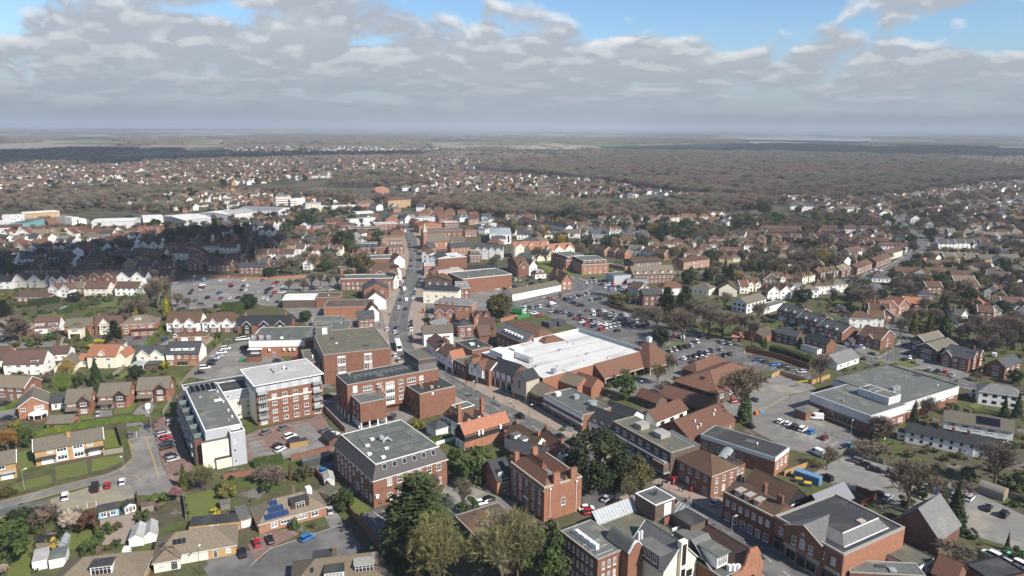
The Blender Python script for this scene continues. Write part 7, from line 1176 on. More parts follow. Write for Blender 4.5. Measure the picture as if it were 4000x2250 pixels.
def bare(H=10,spread=.9,seed=5,twigs=15,tl=.8,lv=4,up=.35,r0=.24,tw=.032,fork=None):
 rng.seed(seed);t=MB();c=MB()
 def grow(p,d,L,r,l):
  q=p+d*L;k=6 if r>.1 else 4 if r>.04 else 3;t.tube(tuple(p),tuple(q),r,r*.68,k)
  if l==0:
   for i in range(twigs):
    e=(d+Vector((rng.gauss(0,.75),rng.gauss(0,.75),rng.gauss(.25,.6)))).normalized();s=q-d*L*rng.random()*.9;m_=s+e*tl*rng.uniform(.5,1.2);o=e.orthogonal().normalized();o.rotate(Matrix.Rotation(rng.random()*6.28,3,e));o*=tw*rng.uniform(.7,1.3)
    for sgn in(0,1):e2=(e+Vector((rng.gauss(0,.5),rng.gauss(0,.5),rng.gauss(.1,.4)))).normalized();j=len(c.v);m2=s.lerp(m_,.5)+e2*tl*.6;c.v+=[tuple(s-o),tuple(s+o),tuple(m_ if sgn==0 else m2)];c.f.append((j,j+1,j+2));c.m.append(0)
   return
  n=(5 if l==lv else 4 if l==lv-1 else 3)
  for i in range(n):
   a=i*6.283/n+rng.gauss(0,.4);o=d.orthogonal().normalized();o.rotate(Matrix.Rotation(a,3,d));dd=(d*rng.uniform(.55,1.0)+o*spread*rng.uniform(.55,1.05)+Vector((0,0,up))).normalized();s=p.lerp(q,rng.uniform(.62,1.0));grow(s,dd,L*rng.uniform(.62,.85),r*.6,l-1)
  if l>=lv-1:grow(q,(d+Vector((rng.gauss(0,.15),rng.gauss(0,.15),.15))).normalized(),L*.75,r*.66,l-1)
 grow(Vector((0,0,0)),Vector((rng.gauss(0,.04),rng.gauss(0,.04),1)).normalized(),H*.28,r0,lv)
 zm=max(v[2]for v in c.v);k=H/zm
 for b in(t,c):b.v=[(x*k,y*k,z*k)for x,y,z in b.v]
 return t,c
def bush(R_=1.5,H=2.2,clumps=14,per=80,s=.2,seed=9):return crown_round(R_,H,.1,clumps,per,s,seed=seed)
TREE={}
def tp(kind,gen,leaf,bark='bark',hgt=None,add=None):
 t,c=gen;zm=max(v[2]for v in c.v)
 if add:
  t2,c2=add[0];L2=c2; 
  me2=c2.mesh(kind+'_ivy',[add[1]])
 else:me2=None
 TREE[kind]=(t.mesh(kind+'_trunk',[bark]),c.mesh(kind+'_crown',[leaf]),zm,me2,max(abs(v[0])for v in c.v))
def make_trees():
 tp('rb',bare(10,.85,5,11,tw=.024),'twig');tp('rc',bare(10,.8,15,11,tw=.024),'twig_brown');tp('tb',bare(12,.55,6,11,up=.6,tw=.024),'twig');tp('bo',bare(11,1.0,8,12,.8,up=.3,tw=.026),'twig_olive');tp('bb',bare(9,1.1,11,22,.8),'twig_brown');tp('br',bare(4,1.1,12,12,.45,lv=3,r0=.1,up=.2),'twig_brown')
 tp('bi',bare(11,.5,14,9,.7,up=.7,r0=.13),'twig_brown','bark_pale');tp('or',bare(7,1.1,17,24,.6),'twig_orange');tp('wi',bare(8,1.0,18,34,1.0,up=.1),'twig_willow');tp('iv',bare(12,.8,6,12),'twig',add=(crown_cone(1.5,6.5,1500,.26,.1,pw=.35,seed=44),'leaf_green'))
 tp('ev',crown_round(4,8.5,1.2,60,75,.3,seed=21),'leaf_dark');tp('eo',crown_round(4,8,.8,70,80,.3,seed=22),'leaf_olive');tp('gr',crown_round(2.6,6.5,.6,40,70,.26,seed=23),'leaf_green');tp('co',crown_cone(2.3,10,2600,.3,seed=24),'leaf_dark');tp('fi',crown_cone(2.7,10,2600,.3,seed=25,lay=9),'leaf_green');tp('go',crown_cone(1.7,8,2400,.24,pw=.7,seed=26),'leaf_cone');tp('yg',crown_cone(1.6,6,2000,.22,pw=.6,seed=27),'leaf_gold')
 tp('ce',crown_cedar(),'leaf_cedar');tp('sc',crown_cedar(4,11,33),'leaf_dark');tp('sh',bush(seed=31),'leaf_green');tp('by',bush(1.5,2.1,seed=32),'leaf_bright');tp('fy',bush(1.3,1.8,12,60,.16,seed=33),'leaf_yellow');tp('yw',bush(1.6,2.6,seed=37),'leaf_gold');tp('ru',bush(1.5,2.6,seed=34),'leaf_rust');tp('so',bush(1.7,2.2,seed=35),'leaf_olive');tp('dk',bush(1.5,2.4,16,80,seed=36),'leaf_dark')
 tp('bl',bare(5,1.1,41,30,.5,lv=3,r0=.14),'blossom');tp('bp',bare(5,.9,42,34,.45,lv=3,r0=.14),'blossom_pink');tp('bg',bare(7,.9,43,26,.6),'blossom_grey');tp('bt',crown_cone(.7,2.0,900,.12,pw=.35,seed=45),'leaf_green');tp('dc',crown_cone(.8,5,1200,.16,pw=.45,seed=46),'leaf_rust')
make_trees()
TK=dict(rb=('bare_tree','tree','bare twiggy tree'),rc=('bare_tree','tree','bare brown tree'),tb=('bare_tree','tree','tall bare tree'),bo=('bare_tree','tree','broad bare olive tree'),bb=('bare_tree','tree','bushy bare brown tree'),br=('bare_bush','bush','bare twiggy bush'),bi=('birch_tree','tree','pale stemmed birch'),wi=('willow_tree','tree','yellow willow'),iv=('ivy_clad_tree','tree','bare tree wrapped in ivy'),ev=('evergreen_tree','tree','dark round evergreen'),eo=('evergreen_tree','tree','brownish green evergreen'),gr=('evergreen_tree','tree','mid green bushy tree'),co=('conifer_tree','tree','dark pointed conifer'),fi=('conifer_tree','tree','broad green fir'),go=('conifer_tree','tree','golden green conifer'),yg=('conifer_tree','tree','yellow conifer'),ce=('cedar_tree','tree','spreading green conifer'),sc=('cedar_tree','tree','dark layered cedar'),sh=('shrub','shrub','green shrub'),by=('shrub','shrub','bright green shrub'),fy=('flowering_shrub','shrub','yellow flowering shrub'),yw=('shrub','shrub','yellow green shrub'),ru=('shrub','shrub','russet shrub'),so=('shrub','shrub','olive brown shrub'),dk=('shrub','shrub','dark green shrub'),bl=('blossom_tree','tree','cream blossoming tree'),bp=('blossom_tree','tree','pink blossoming tree'),bg=('blossom_tree','tree','pale grey blossoming tree'),bt=('topiary_bush','shrub','clipped green bush'),dc=('topiary_bush','shrub','clipped brown column'),**{'or':('bare_tree','tree','orange brown bushy tree')})
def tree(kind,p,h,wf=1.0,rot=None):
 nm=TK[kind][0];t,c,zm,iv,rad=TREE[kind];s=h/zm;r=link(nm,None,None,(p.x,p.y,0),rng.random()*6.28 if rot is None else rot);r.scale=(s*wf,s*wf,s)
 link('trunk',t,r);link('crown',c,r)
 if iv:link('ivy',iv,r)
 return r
def trees(k,desc,data):
 L=[]
 for e in data.split(';'):
  e=e.split()
  if not e:continue
  kd,x,y0,y1=e[0],float(e[1]),float(e[2]),float(e[3]);p=at(k,x,y1);d=(p-Vector((0,0,CAM_H)));h=(y1-y0)/scale_at(k,p)/math.cos(math.atan2(CAM_H,d.xy.length));L.append((kd,p,h*1.0,float(e[4])if len(e)>4 else 1.0,x))
 L.sort(key=lambda t:t[4]);cnt={};tot={}
 for t in L:a=TK[t[0]][2];tot[a]=tot.get(a,0)+1
 for kd,p,h,wf,x in L:
  nm,cat,a=TK[kd];cnt[a]=cnt.get(a,0)+1;r=tree(kd,p,h,wf)
  tag(r,f"{a} {desc}" if tot[a]==1 else f"{a}, {ORD[cnt[a]-1]} from left {desc}",cat,'trees and shrubs '+desc)
def hedge(label,pts,h,w,leaf='leaf_green',group=None):
 P=[at(*p)for p in pts];c=P[0];b=MB();inner=MB()
 for p,q in zip(P,P[1:]):
  d=q-p;L=d.length;t=d.normalized();n=Vector((-t.y,t.x,0));a,e=p-c,q-c;m_=n*w*.42
  inner.prism([(a.x-m_.x,a.y-m_.y),(e.x-m_.x,e.y-m_.y),(e.x+m_.x,e.y+m_.y),(a.x+m_.x,a.y+m_.y)],0,h*.93)
  for i in range(int(L*(2*h+w)*9)):
   u=rng.random();f=rng.random()*(2*h+w);y=rng.gauss(0,.1)
   if f<h:v_,z,nn=-w/2,f,-n
   elif f<2*h:v_,z,nn=w/2,f-h,n
   else:v_,z,nn=(rng.random()-.5)*w,h,Vector((0,0,1))
   leafquad(b,a.lerp(e,u)+n*(v_+y)+Vector((0,0,max(.1,z+rng.gauss(0,.1)))),.17,n=(nn+Vector((rng.gauss(0,.5),rng.gauss(0,.5),rng.gauss(.2,.5)))).normalized())
 r=empty('hedge',label,'hedge',(c.x,c.y,0));put('hedge_core',inner,leaf,r);put('foliage',b,leaf,r)
def plant_all():
 trees('a','in the gardens at the bottom left','go 1740 390 640;bp 1665 600 750 1.1;by 1510 670 770 1.3;bo 1950 400 650 .8;yw 2130 600 710;dk 2090 570 650;ev 200 805 1050 1.05;br 430 760 1010 1.2;bl 670 850 1030 1.3;ru 850 805 1010 1.1;gr 40 950 1340 1.3;fy 505 1090 1180;sh 860 1095 1225;bt 1742 688 722;bt 1762 762 798;bt 1782 830 868;so 70 605 690 1.4;fy 30 640 700;sh 980 960 1060;so 1105 950 1020;sh 940 1060 1130;dk 590 1010 1080;br 730 800 900;gr 240 40 230 1.1;or 80 60 280 1.1;fy 2035 810 870;sh 1345 830 920;br 1500 760 830;bl 20 1340 1449 1.2;sh 1100 1105 1170;so 395 1020 1090;sh 330 960 1040;bo 1910 400 640 .9')
 trees('b','around the mansard office and the solar bungalow','ce 1530 545 1290 1.06;bo 1720 930 1660 .78;bo 2340 900 1660 .8;gr 830 635 830 1.1;sh 2050 265 560 .95;gr 1890 240 440 .9;sh 2010 735 850 1.2;rb 1950 540 850 .7;bt 365 900 1005 1.3;dc 325 395 540;br 60 400 560 1.3;br 190 410 600 1.1;so 470 420 540;rb 1690 480 700 .7;br 540 930 1000;sh 100 560 650;yw 1460 20 60;yw 1540 -20 50')
 trees('c','round the civic building and Georgian house','ev 790 85 640 1.0;eo 1140 315 660 .9;bo 1110 520 760 .9;gr 310 1000 1560 .8;bo 50 870 1580 .7;ev 980 420 640 .7;dk -20 330 400')
 trees('d','in and beside the gravel yard','rb 1310 320 820 1.15;co 1750 560 990 1.25;co 1650 560 790 1.0;rc 2130 180 610 1.1;rb 550 230 450 1.0;br 950 160 320 2.0;yw 1095 200 260;so 1480 470 560 2;br 1720 1120 1350 1.5;co 2250 1030 1210 .7;sh 1920 1010 1090;sh 2330 1190 1290 1.4;gr 1880 420 560 1;sh 1300 690 790;br 1850 540 700 1.4;sh 1450 600 700;fy 2395 590 640;sh 2340 520 640;rc 1120 20 180 1;br 1600 500 640 1.2;so 1060 860 910')
 trees('h','round the supermarket car park and clinic','ev 430 300 500 .8;iv 1225 650 1200 1.1;bi 520 545 870 .8;rb 645 110 455 1.0;rb 890 80 385;rb 1015 130 415;rb 400 90 340;sc 510 0 250 1.2;sc 620 -10 230 1.0;rc 1940 560 840 1.0;bo 400 640 860 .8;gr 100 760 990 1.0;bo 90 680 880 .7;rb 1350 60 250;tb 1290 230 510;tb 1200 170 450;rb 760 40 300;rb 300 110 330;gr 1400 400 520 .8;sh 1330 480 540;by 2330 380 470;rb 550 180 400;rc 1090 190 360;tb 840 230 420;br 1160 280 400;br 960 300 400 1.4;br 430 830 930;br 480 800 900')
 trees('i','in the gardens on the right','go 1370 20 250 1.0;go 1522 30 250 1.0;co 1660 20 270 1.4;co 1370 870 1085 1.0;co 2222 830 1035 1.1;co 2345 785 1035 1.0;rc 1250 90 280;bb 1060 1010 1240 1.2;rc 2050 120 400 1.2;rc 2180 60 380 1.2;rc 2320 80 400 1.2;rc 1880 120 330 1.1;rc 1800 170 330;rc 2250 200 430;rc 2400 120 380;rb 1480 830 1060 .8;gr 1720 900 1010 1.4;ev 2320 580 720 1.0;yw 1110 520 570 1.8;br 1960 600 700;rb 1300 0 180;bg 700 0 60 1.2;rc 1550 0 200;rc 2000 260 420;sh 2400 240 330;rc 2140 260 430;rc 1960 60 260;br 1500 880 1020;sh 1960 780 850;so 1990 990 1040 2')
 hedge('long dark evergreen hedge behind the brick wall and parked cars',[('h',1470,560),('h',1640,600),('h',1860,690)],4.2,4.0,'leaf_dark');hedge('long bright green hedge between the brick houses and the yellow brick pair',[('e',350,1300),('e',700,1225),('e',1090,1165),('e',1460,1130)],1.9,1.8,'leaf_bright');hedge('square clipped hedge block at the corner of the brick paved car park',[('b',-20,425),('b',250,370)],2.6,3.2,'leaf_green');hedge('big clipped yew block at the corner of the public car park',[('j',2235,1150),('j',2455,1140)],6.5,6,'leaf_green');hedge('sunlit garden hedge left of the twin gabled white house',[('e',1480,385),('e',1650,210)],1.6,1.8,'leaf_bright');hedge('bright hedge curving beside the brick house at the left edge',[('e',-60,1050),('e',60,1030),('e',260,920)],1.3,1.2,'leaf_bright');hedge('clipped lawn hedge in the shaded cottage garden beside the raised office',[('b',1640,190),('b',1850,150)],1.8,2.4,'leaf_green');hedge('tall olive hedge beside the drive of the grey roofed cream house',[('e',720,375),('e',830,270)],2.2,1.8,'leaf_olive');hedge('rounded green hedge bank between the brick houses and the orange roofed house',[('e',545,790),('e',740,780)],4.4,4,'leaf_bright')
 hedge('long garden hedge sloping down beside the swimming pool',[('j',600,1160),('j',830,1060)],2.5,3,'leaf_green');hedge('dark hedge across the garden below the plum bungalow',[('j',290,1070),('j',600,1030)],3.5,4,'leaf_dark')
 trees('e','between the houses on the left','co 975 505 800 1.25;ev 1385 570 730 .95;wi 680 510 690 1.0;bb 210 50 360 1.0;fi 890 185 335 1.0;sc 1165 130 370 1.0;fy 980 320 410 1.3;yg 2185 290 390 .7;sh 500 260 340 1.3;by 340 310 390 1.4;bl 560 190 280 1.4;br 480 640 760 1.3;yw 1650 545 620;by 240 290 350 1.3;sh 180 640 690 1.6;so 760 390 450 1.2;gr 800 670 790 1.0;rb 830 620 760 .8;dk 2190 250 310;ru 520 1170 1235;so 150 350 400 1.5;br 410 400 450;sh 1110 670 720;yw 150 1140 1200;br 1540 1090 1230 .8;by 1610 180 230;br 1740 20 140;sh 2440 250 300;rb 385 230 400;by 1020 790 840')
 trees('j','in the gardens left of the public car park','ev 755 920 1030 1.2;yg 1680 970 1150 1.0;yg 1370 1070 1180 1.3;rb 1420 970 1150;tb 1600 760 1100;gr 1390 940 1120 1.2;rb 1520 830 1050;tb 1690 820 1010;rb 1790 930 1090;rb 1900 970 1110;rc 1240 1060 1170;sc 50 1000 1170 1.3;go 120 1000 1130;yw 30 950 1010 1.6;br 850 1000 1060;sh 1090 960 1020 1.3;sh 950 1000 1060 1.4;ev 2510 940 1100 1.1;tb 1560 690 860;bi 420 540 800;rb 180 940 1020;br 1130 1100 1180;rb 1300 990 1150;sh 560 970 1020 1.3;so 230 1030 1080 1.3;tb 650 650 820;rb 1460 1000 1170;bi 1600 880 1100')
 trees('j','among the shaded houses','rc 690 560 720;rc 1300 380 560;rc 1220 390 560;rc 600 600 740;ev 700 520 610 1.2;rc 1960 280 470;rc 2060 260 440;sc 2170 190 330;ev 2000 250 370 1.2;ev 2250 250 360;rc 1700 270 430;rc 1620 330 470;rc 1840 250 420;rc 2390 170 300;ev 2480 220 320;rc 2300 330 470;rc 150 480 580;ev 20 480 580;rc 1570 690 800;rc 2540 400 560;rc 2200 380 500;rc 2100 360 470;rc 1880 360 470;ev 2420 260 380;rc 1780 340 450;ev 2560 480 580;rc 60 690 780;rc 2450 330 450;ev 90 490 570')
 trees('k','left of the high street','eo 1070 510 740 .8;ev 960 570 670 1.1;rb 700 510 690;rb 590 530 700;rb 390 560 760 1.1;ev 140 670 790 1.3;tb 870 740 900;tb 740 740 900;tb 650 720 900;rb 480 780 930;rb 560 720 880;rb 760 690 830;tb 820 750 890;rb 330 790 920;ev 890 300 480 1.1;co 980 300 420;rb 820 570 700;rb 500 280 400;rb 560 330 450;ev 500 130 290 1.2;ev 560 150 250;ev 780 100 200;tb 640 120 220;rc 150 380 520;rc 80 350 500;rc 230 330 470;rb 650 360 500;ev 500 1110 1230 1.1;rb 420 380 500;rb 750 230 340;rc 30 380 540;so 930 690 760 1.5;rb 200 150 250;ev 1450 150 210;rb 880 420 520;ev 1030 50 150;rb 1090 60 160;rb 940 50 160')
 trees('l','around the car park and mansard flats','eo 130 920 1190 1.0;ev 110 1000 1190 1.0;rb 500 460 640;rb 600 470 660;ev 1070 530 640 1.2;gr 1160 540 630;co 1250 330 480 1.0;ev 1300 340 450 1.1;rb 960 430 570 1.1;rb 900 450 580;rb 1050 450 560;rb 1900 460 600;co 1400 280 390;co 1600 170 390 1.3;ev 1800 230 420 1.1;ev 1570 240 380 1.2;wi 1690 220 400;co 2040 290 400;co 2400 570 740;ev 2030 690 850 1.0;bi 2290 680 870;sc 2450 640 800;ev 2230 700 820;rb 2120 760 860;ev 1950 330 430;rb 2100 380 450;rb 1550 470 560;bg 1560 290 450 1.1;so 1340 950 1060 1.6;sh 1440 930 1010 1.4;rb 1500 960 1060;br 1290 950 1050 1.3;rb 1720 1090 1300;rb 1960 1080 1330;rb 2230 1040 1310;sc 1810 880 1160 1.2;sc 1990 860 1120 1.1;rb 2390 920 1100;rc 2050 1010 1230;rb 1480 1120 1260 .6;tb 740 940 1030;rb 100 540 660;rb 60 560 690;ev 210 240 330;rb 240 180 300;ev 400 120 190;co 540 60 170;ev 1090 160 230;ev 880 150 280 1.1;rb 1440 350 450;rb 1030 340 430;ev 1230 160 240;gr 1760 540 620;rb 1860 640 760')
 trees('m','among the houses on the right','wi 710 430 600 1.1;ev 330 540 650;ev 520 350 430;rb 590 430 600;rb 480 450 610;rb 270 390 560;rb 130 400 540;ev 1240 380 450;co 790 340 410;rc 660 180 280;ev 300 110 190;ev 550 140 230;ev 70 150 260;rb 430 160 240;bb 1100 760 1000 1.2;rc 1400 700 880 1.1;rc 1510 740 900;rb 1770 660 770;ev 1900 740 810 1.2;ev 2080 820 960;co 1840 880 1150 1.5;ev 1270 810 910;go 1570 1010 1200;go 1705 1010 1200;rc 1650 880 1050;ev 1720 250 360 1.2;wi 2130 170 240;rc 1950 20 170 1.3;rc 1860 60 200 1.2;rc 1560 380 520;rc 1740 420 540;rc 2260 110 220;ev 1600 760 860;rc 2500 780 960;bp 480 690 780 1.3;ev 200 30 150;ev 880 160 240;rb 960 130 230;rb 1060 110 210;rc 1450 290 380;rc 2480 350 480;rb 2220 580 680;rb 250 480 620;ev 90 560 640;ev 440 600 680;sh 1120 720 770 1.8;rb 900 470 600;bg 890 950 1040;rc 1900 130 210;ev 1190 200 280;ev 830 870 930;ev 990 960 1040;rc 1320 890 1020;rc 1630 990 1130;rc 1790 1000 1180;rc 2000 1050 1218;rc 2130 1080 1230;rc 2300 1060 1230;rc 2450 1000 1230')
plant_all()
# ------------------------------------------------------------------ vehicles, people, street furniture
CN=dict(w='white',s='silver',g='grey',k='black',b='blue',B='bright_blue',r='red',m='maroon',n='navy',t='teal',M='mint',G='green')
SHAPE=dict(hatch=(4.0,1.75,1.48),saloon=(4.6,1.8,1.45),estate=(4.6,1.8,1.5),suv=(4.6,1.9,1.72),van=(5.3,2.0,2.25),small_van=(4.5,1.85,1.85))
_car={}
def loft(b,secs,mi=0):
 n=len(secs[0]);i0=len(b.v)
 for s in secs:b.v+=s
 for k in range(len(secs)-1):
  for j in range(n-1):
   a=i0+k*n+j;b.f.append((a,a+n,a+n+1,a+1));b.m.append(mi)
 b.f.append(tuple(i0+j for j in range(n)));b.m.append(mi);b.f.append(tuple(i0+(len(secs)-1)*n+j for j in range(n))[::-1]);b.m.append(mi)
def car_proto(ty,col,detail):
 key=(ty,col,detail)
 if key in _car:return copy_tree(_car[key])
 L,W,H=SHAPE[ty];hb=.92 if ty not in('van','small_van')else 1.15;h=W/2
 # lower body: stations along x (front = +x)
 top={'hatch':[(-.5,.55,.80),(-.485,.9,.92),(-.2,1,.95),(.18,1,.93),(.38,.97,.82),(.47,.88,.70),(.5,.72,.55)],'saloon':[(-.5,.7,.75),(-.48,.9,.9),(-.3,1,.95),(.15,1,.93),(.36,.97,.84),(.47,.88,.7),(.5,.72,.55)]}.get(ty,[(-.5,.8,.9),(-.485,.95,.98),(-.2,1,1),(.25,1,.98),(.4,.97,.88),(.48,.9,.76),(.5,.75,.6)])
 b=MB();secs=[]
 for x,wf,zt in top:y=h*wf;z=hb*zt;secs.append([(x*L,-y*.96,.28),(x*L,-y,.5),(x*L,-y*.97,z*.86),(x*L,-y*.86,z),(x*L,y*.86,z),(x*L,y*.97,z*.86),(x*L,y,.5),(x*L,y*.96,.28)])
 loft(b,secs)
 c={'hatch':[(-.47,.93,.62,.02),(-.40,1,.74,.98),(-.05,1,.77,1),(.10,1,.75,.96),(.29,.93,.8,.0)],'saloon':[(-.40,.95,.7,.02),(-.24,1,.72,.95),(-.02,1,.76,1),(.10,1,.75,.95),(.28,.93,.8,.0)],'estate':[(-.48,.95,.7,.05),(-.43,1,.74,.93),(-.05,1,.77,1),(.10,1,.75,.96),(.28,.93,.8,.0)],'suv':[(-.48,.95,.72,.05),(-.44,1,.78,.95),(-.05,1,.80,1),(.12,1,.78,.97),(.29,.93,.82,.0)],'van':[(-.495,.97,.92,.02),(-.485,1,.9,.98),(.1,1,.9,1),(.2,1,.88,.95),(.38,.93,.82,.0)],'small_van':[(-.495,.97,.9,.02),(-.48,1,.86,.97),(.05,1,.86,1),(.14,1,.84,.95),(.32,.93,.82,.0)]}[ty]
 g=MB();r=MB();gs=[];rs=[]
 for x,zf,wf,up in c:z=hb*.9+(H-hb*.9)*up;y0=h*.87;yt=h*.87+(h*wf-h*.87)*min(1,up*1.0+.0);gs.append([(x*L,-y0,hb*.88),(x*L,-yt,max(hb*.9,z-.03)),(x*L,yt,max(hb*.9,z-.03)),(x*L,y0,hb*.88)])
 van=ty in('van','small_van')
 loft(g,gs,0)
 pts=[s for s in c if s[3]>.5]
 for(x0,_,w0,u0),(x1,_,w1,u1)in zip(pts,pts[1:]):
  z0=hb*.9+(H-hb*.9)*u0;z1=hb*.9+(H-hb*.9)*u1;r.slab((x0*L,-h*w0,z0),(x1*L,-h*w1,z1),(x1*L,h*w1,z1),(x0*L,h*w0,z0),.06)
  if van:r.box(x0*L,-h*.91,hb*.85,x1*L-(.1 if x1>.05 else 0),h*.91,z0-.04)if x1<=.12 else None
 if van:r.box(-.497*L,-h*.9,hb*.8,-.48*L,h*.9,H-.1)
 for sx in(-.2,.0): # pillars
  if not van:r.box(sx*L-.05,-h*.885,hb*.9,sx*L+.05,h*.885,H-.1)if False else None
 CM='car_'+CN[col]
 if not detail:
  m_=MB(); 
  for src,mi in((b,0),(g,1),(r,0)):
   i=len(m_.v);m_.v+=src.v;m_.f+=[tuple(i+q for q in f)for f in src.f];m_.m+=[mi]*len(src.f)
  for x in(-.31,.31):
   for y in(-1,1):i=len(m_.v);m_.tube((x*L,y*h*1.0,.32),(x*L,y*h*.8,.32),.32,.32,8,2)
  o=link('car',m_.mesh('car',[CM,'glass_dark','tyre']));_car[key]=o;return o
 root=link('van' if van else 'car',None);put('body',b,CM,root);put('window',g,'glass_dark',root).name='windows';put('roof',r,CM,root)
 wk=MB().tube((0,-.1,0),(0,.1,0),.32,.32,12,0).tube((0,.1,0),(0,.112,0),.2,.2,10,1).tube((0,-.1,0),(0,-.112,0),.2,.2,10,1);wm=wk.mesh('wheel',['tyre','rim'])
 for x in(-.31,.31):
  for y in(-1,1):link('wheel',wm,root,(x*L,y*(h-.1),.32))
 for y in(-1,1):
  put('headlight',MB().box(.455*L,y*h*.62-.18,.55,.497*L,y*h*.62+.18,.70),'headlamp',root);put('tail_light',MB().box(-.502*L,y*h*.72-.12,.6,-.48*L,y*h*.72+.12,.85),'tail_lamp',root)
  put('mirror',MB().box(.16*L,y*(h+.05)-.08,hb*.95,.2*L,y*(h+.05)+.08,hb*.95+.14),CM,root)
 _car[key]=root;return root
TN=dict(h='hatch',s='saloon',e='estate',u='suv',v='van',V='small_van');TL=dict(hatch='hatchback',saloon='saloon',estate='estate',suv='suv',van='high roofed van',small_van='small van')
crng=random.Random(3);CARS=[]
def cars(k,desc,data,det=True):
 """'L x0 y0 x1 y1 colours mode' = a row; else 'x y colour type heading'  (heading in degrees, 90 = pointing away)"""
 L=[]
 for e in data.split(';'):
  e=e.split()
  if not e:continue
  if e[0]=='L':
   x0,y0,x1,y1=map(float,e[1:5]);cs=e[5];A,Z=at(k,x0,y0,.7),at(k,x1,y1,.7);a=math.atan2(Z.y-A.y,Z.x-A.x);n=len(cs)
   for i,c in enumerate(cs):
    if c=='.':continue
    f=i/max(1,n-1);p=A.lerp(Z,f);hd=a+(math.pi/2 if e[6][0]=='p' else float(e[6][1:])*math.pi/180 if e[6][0]=='d' else 0)+(math.pi if crng.random()<.5 and e[6][0]!='a' else 0)+crng.gauss(0,.03)
    L.append((p,c,crng.choice('hhhssuue'),hd,x0+(x1-x0)*f))
  else:
   x,y,t=float(e[0]),float(e[1]),R(float(e[4]));p=at(k,x,y,.7);v=at(k,x+8*math.cos(t),y-8*math.sin(t),.7)-p;L.append((p,e[2],e[3],math.atan2(v.y,v.x),x))
 L.sort(key=lambda t:t[4]);cnt={};tot={}
 for t in L:tot[t[1:3]]=tot.get(t[1:3],0)+1
 for p,c,t,hd,x in L:
  ty=TN[t];o=car_proto(ty,c,det);o.location=(p.x,p.y,.16 if False else.14);o.rotation_euler=(0,0,hd);kk=(c,t);cnt[kk]=i=cnt.get(kk,0)+1
  what=f"{CN[c].replace('_', ' ')} {TL[ty]}";tag(o,f"{what} {desc}" if tot[kk]==1 else f"{what}, {ORD[i-1]} from left {desc}",'van' if t in 'vV' else 'car','cars '+desc)
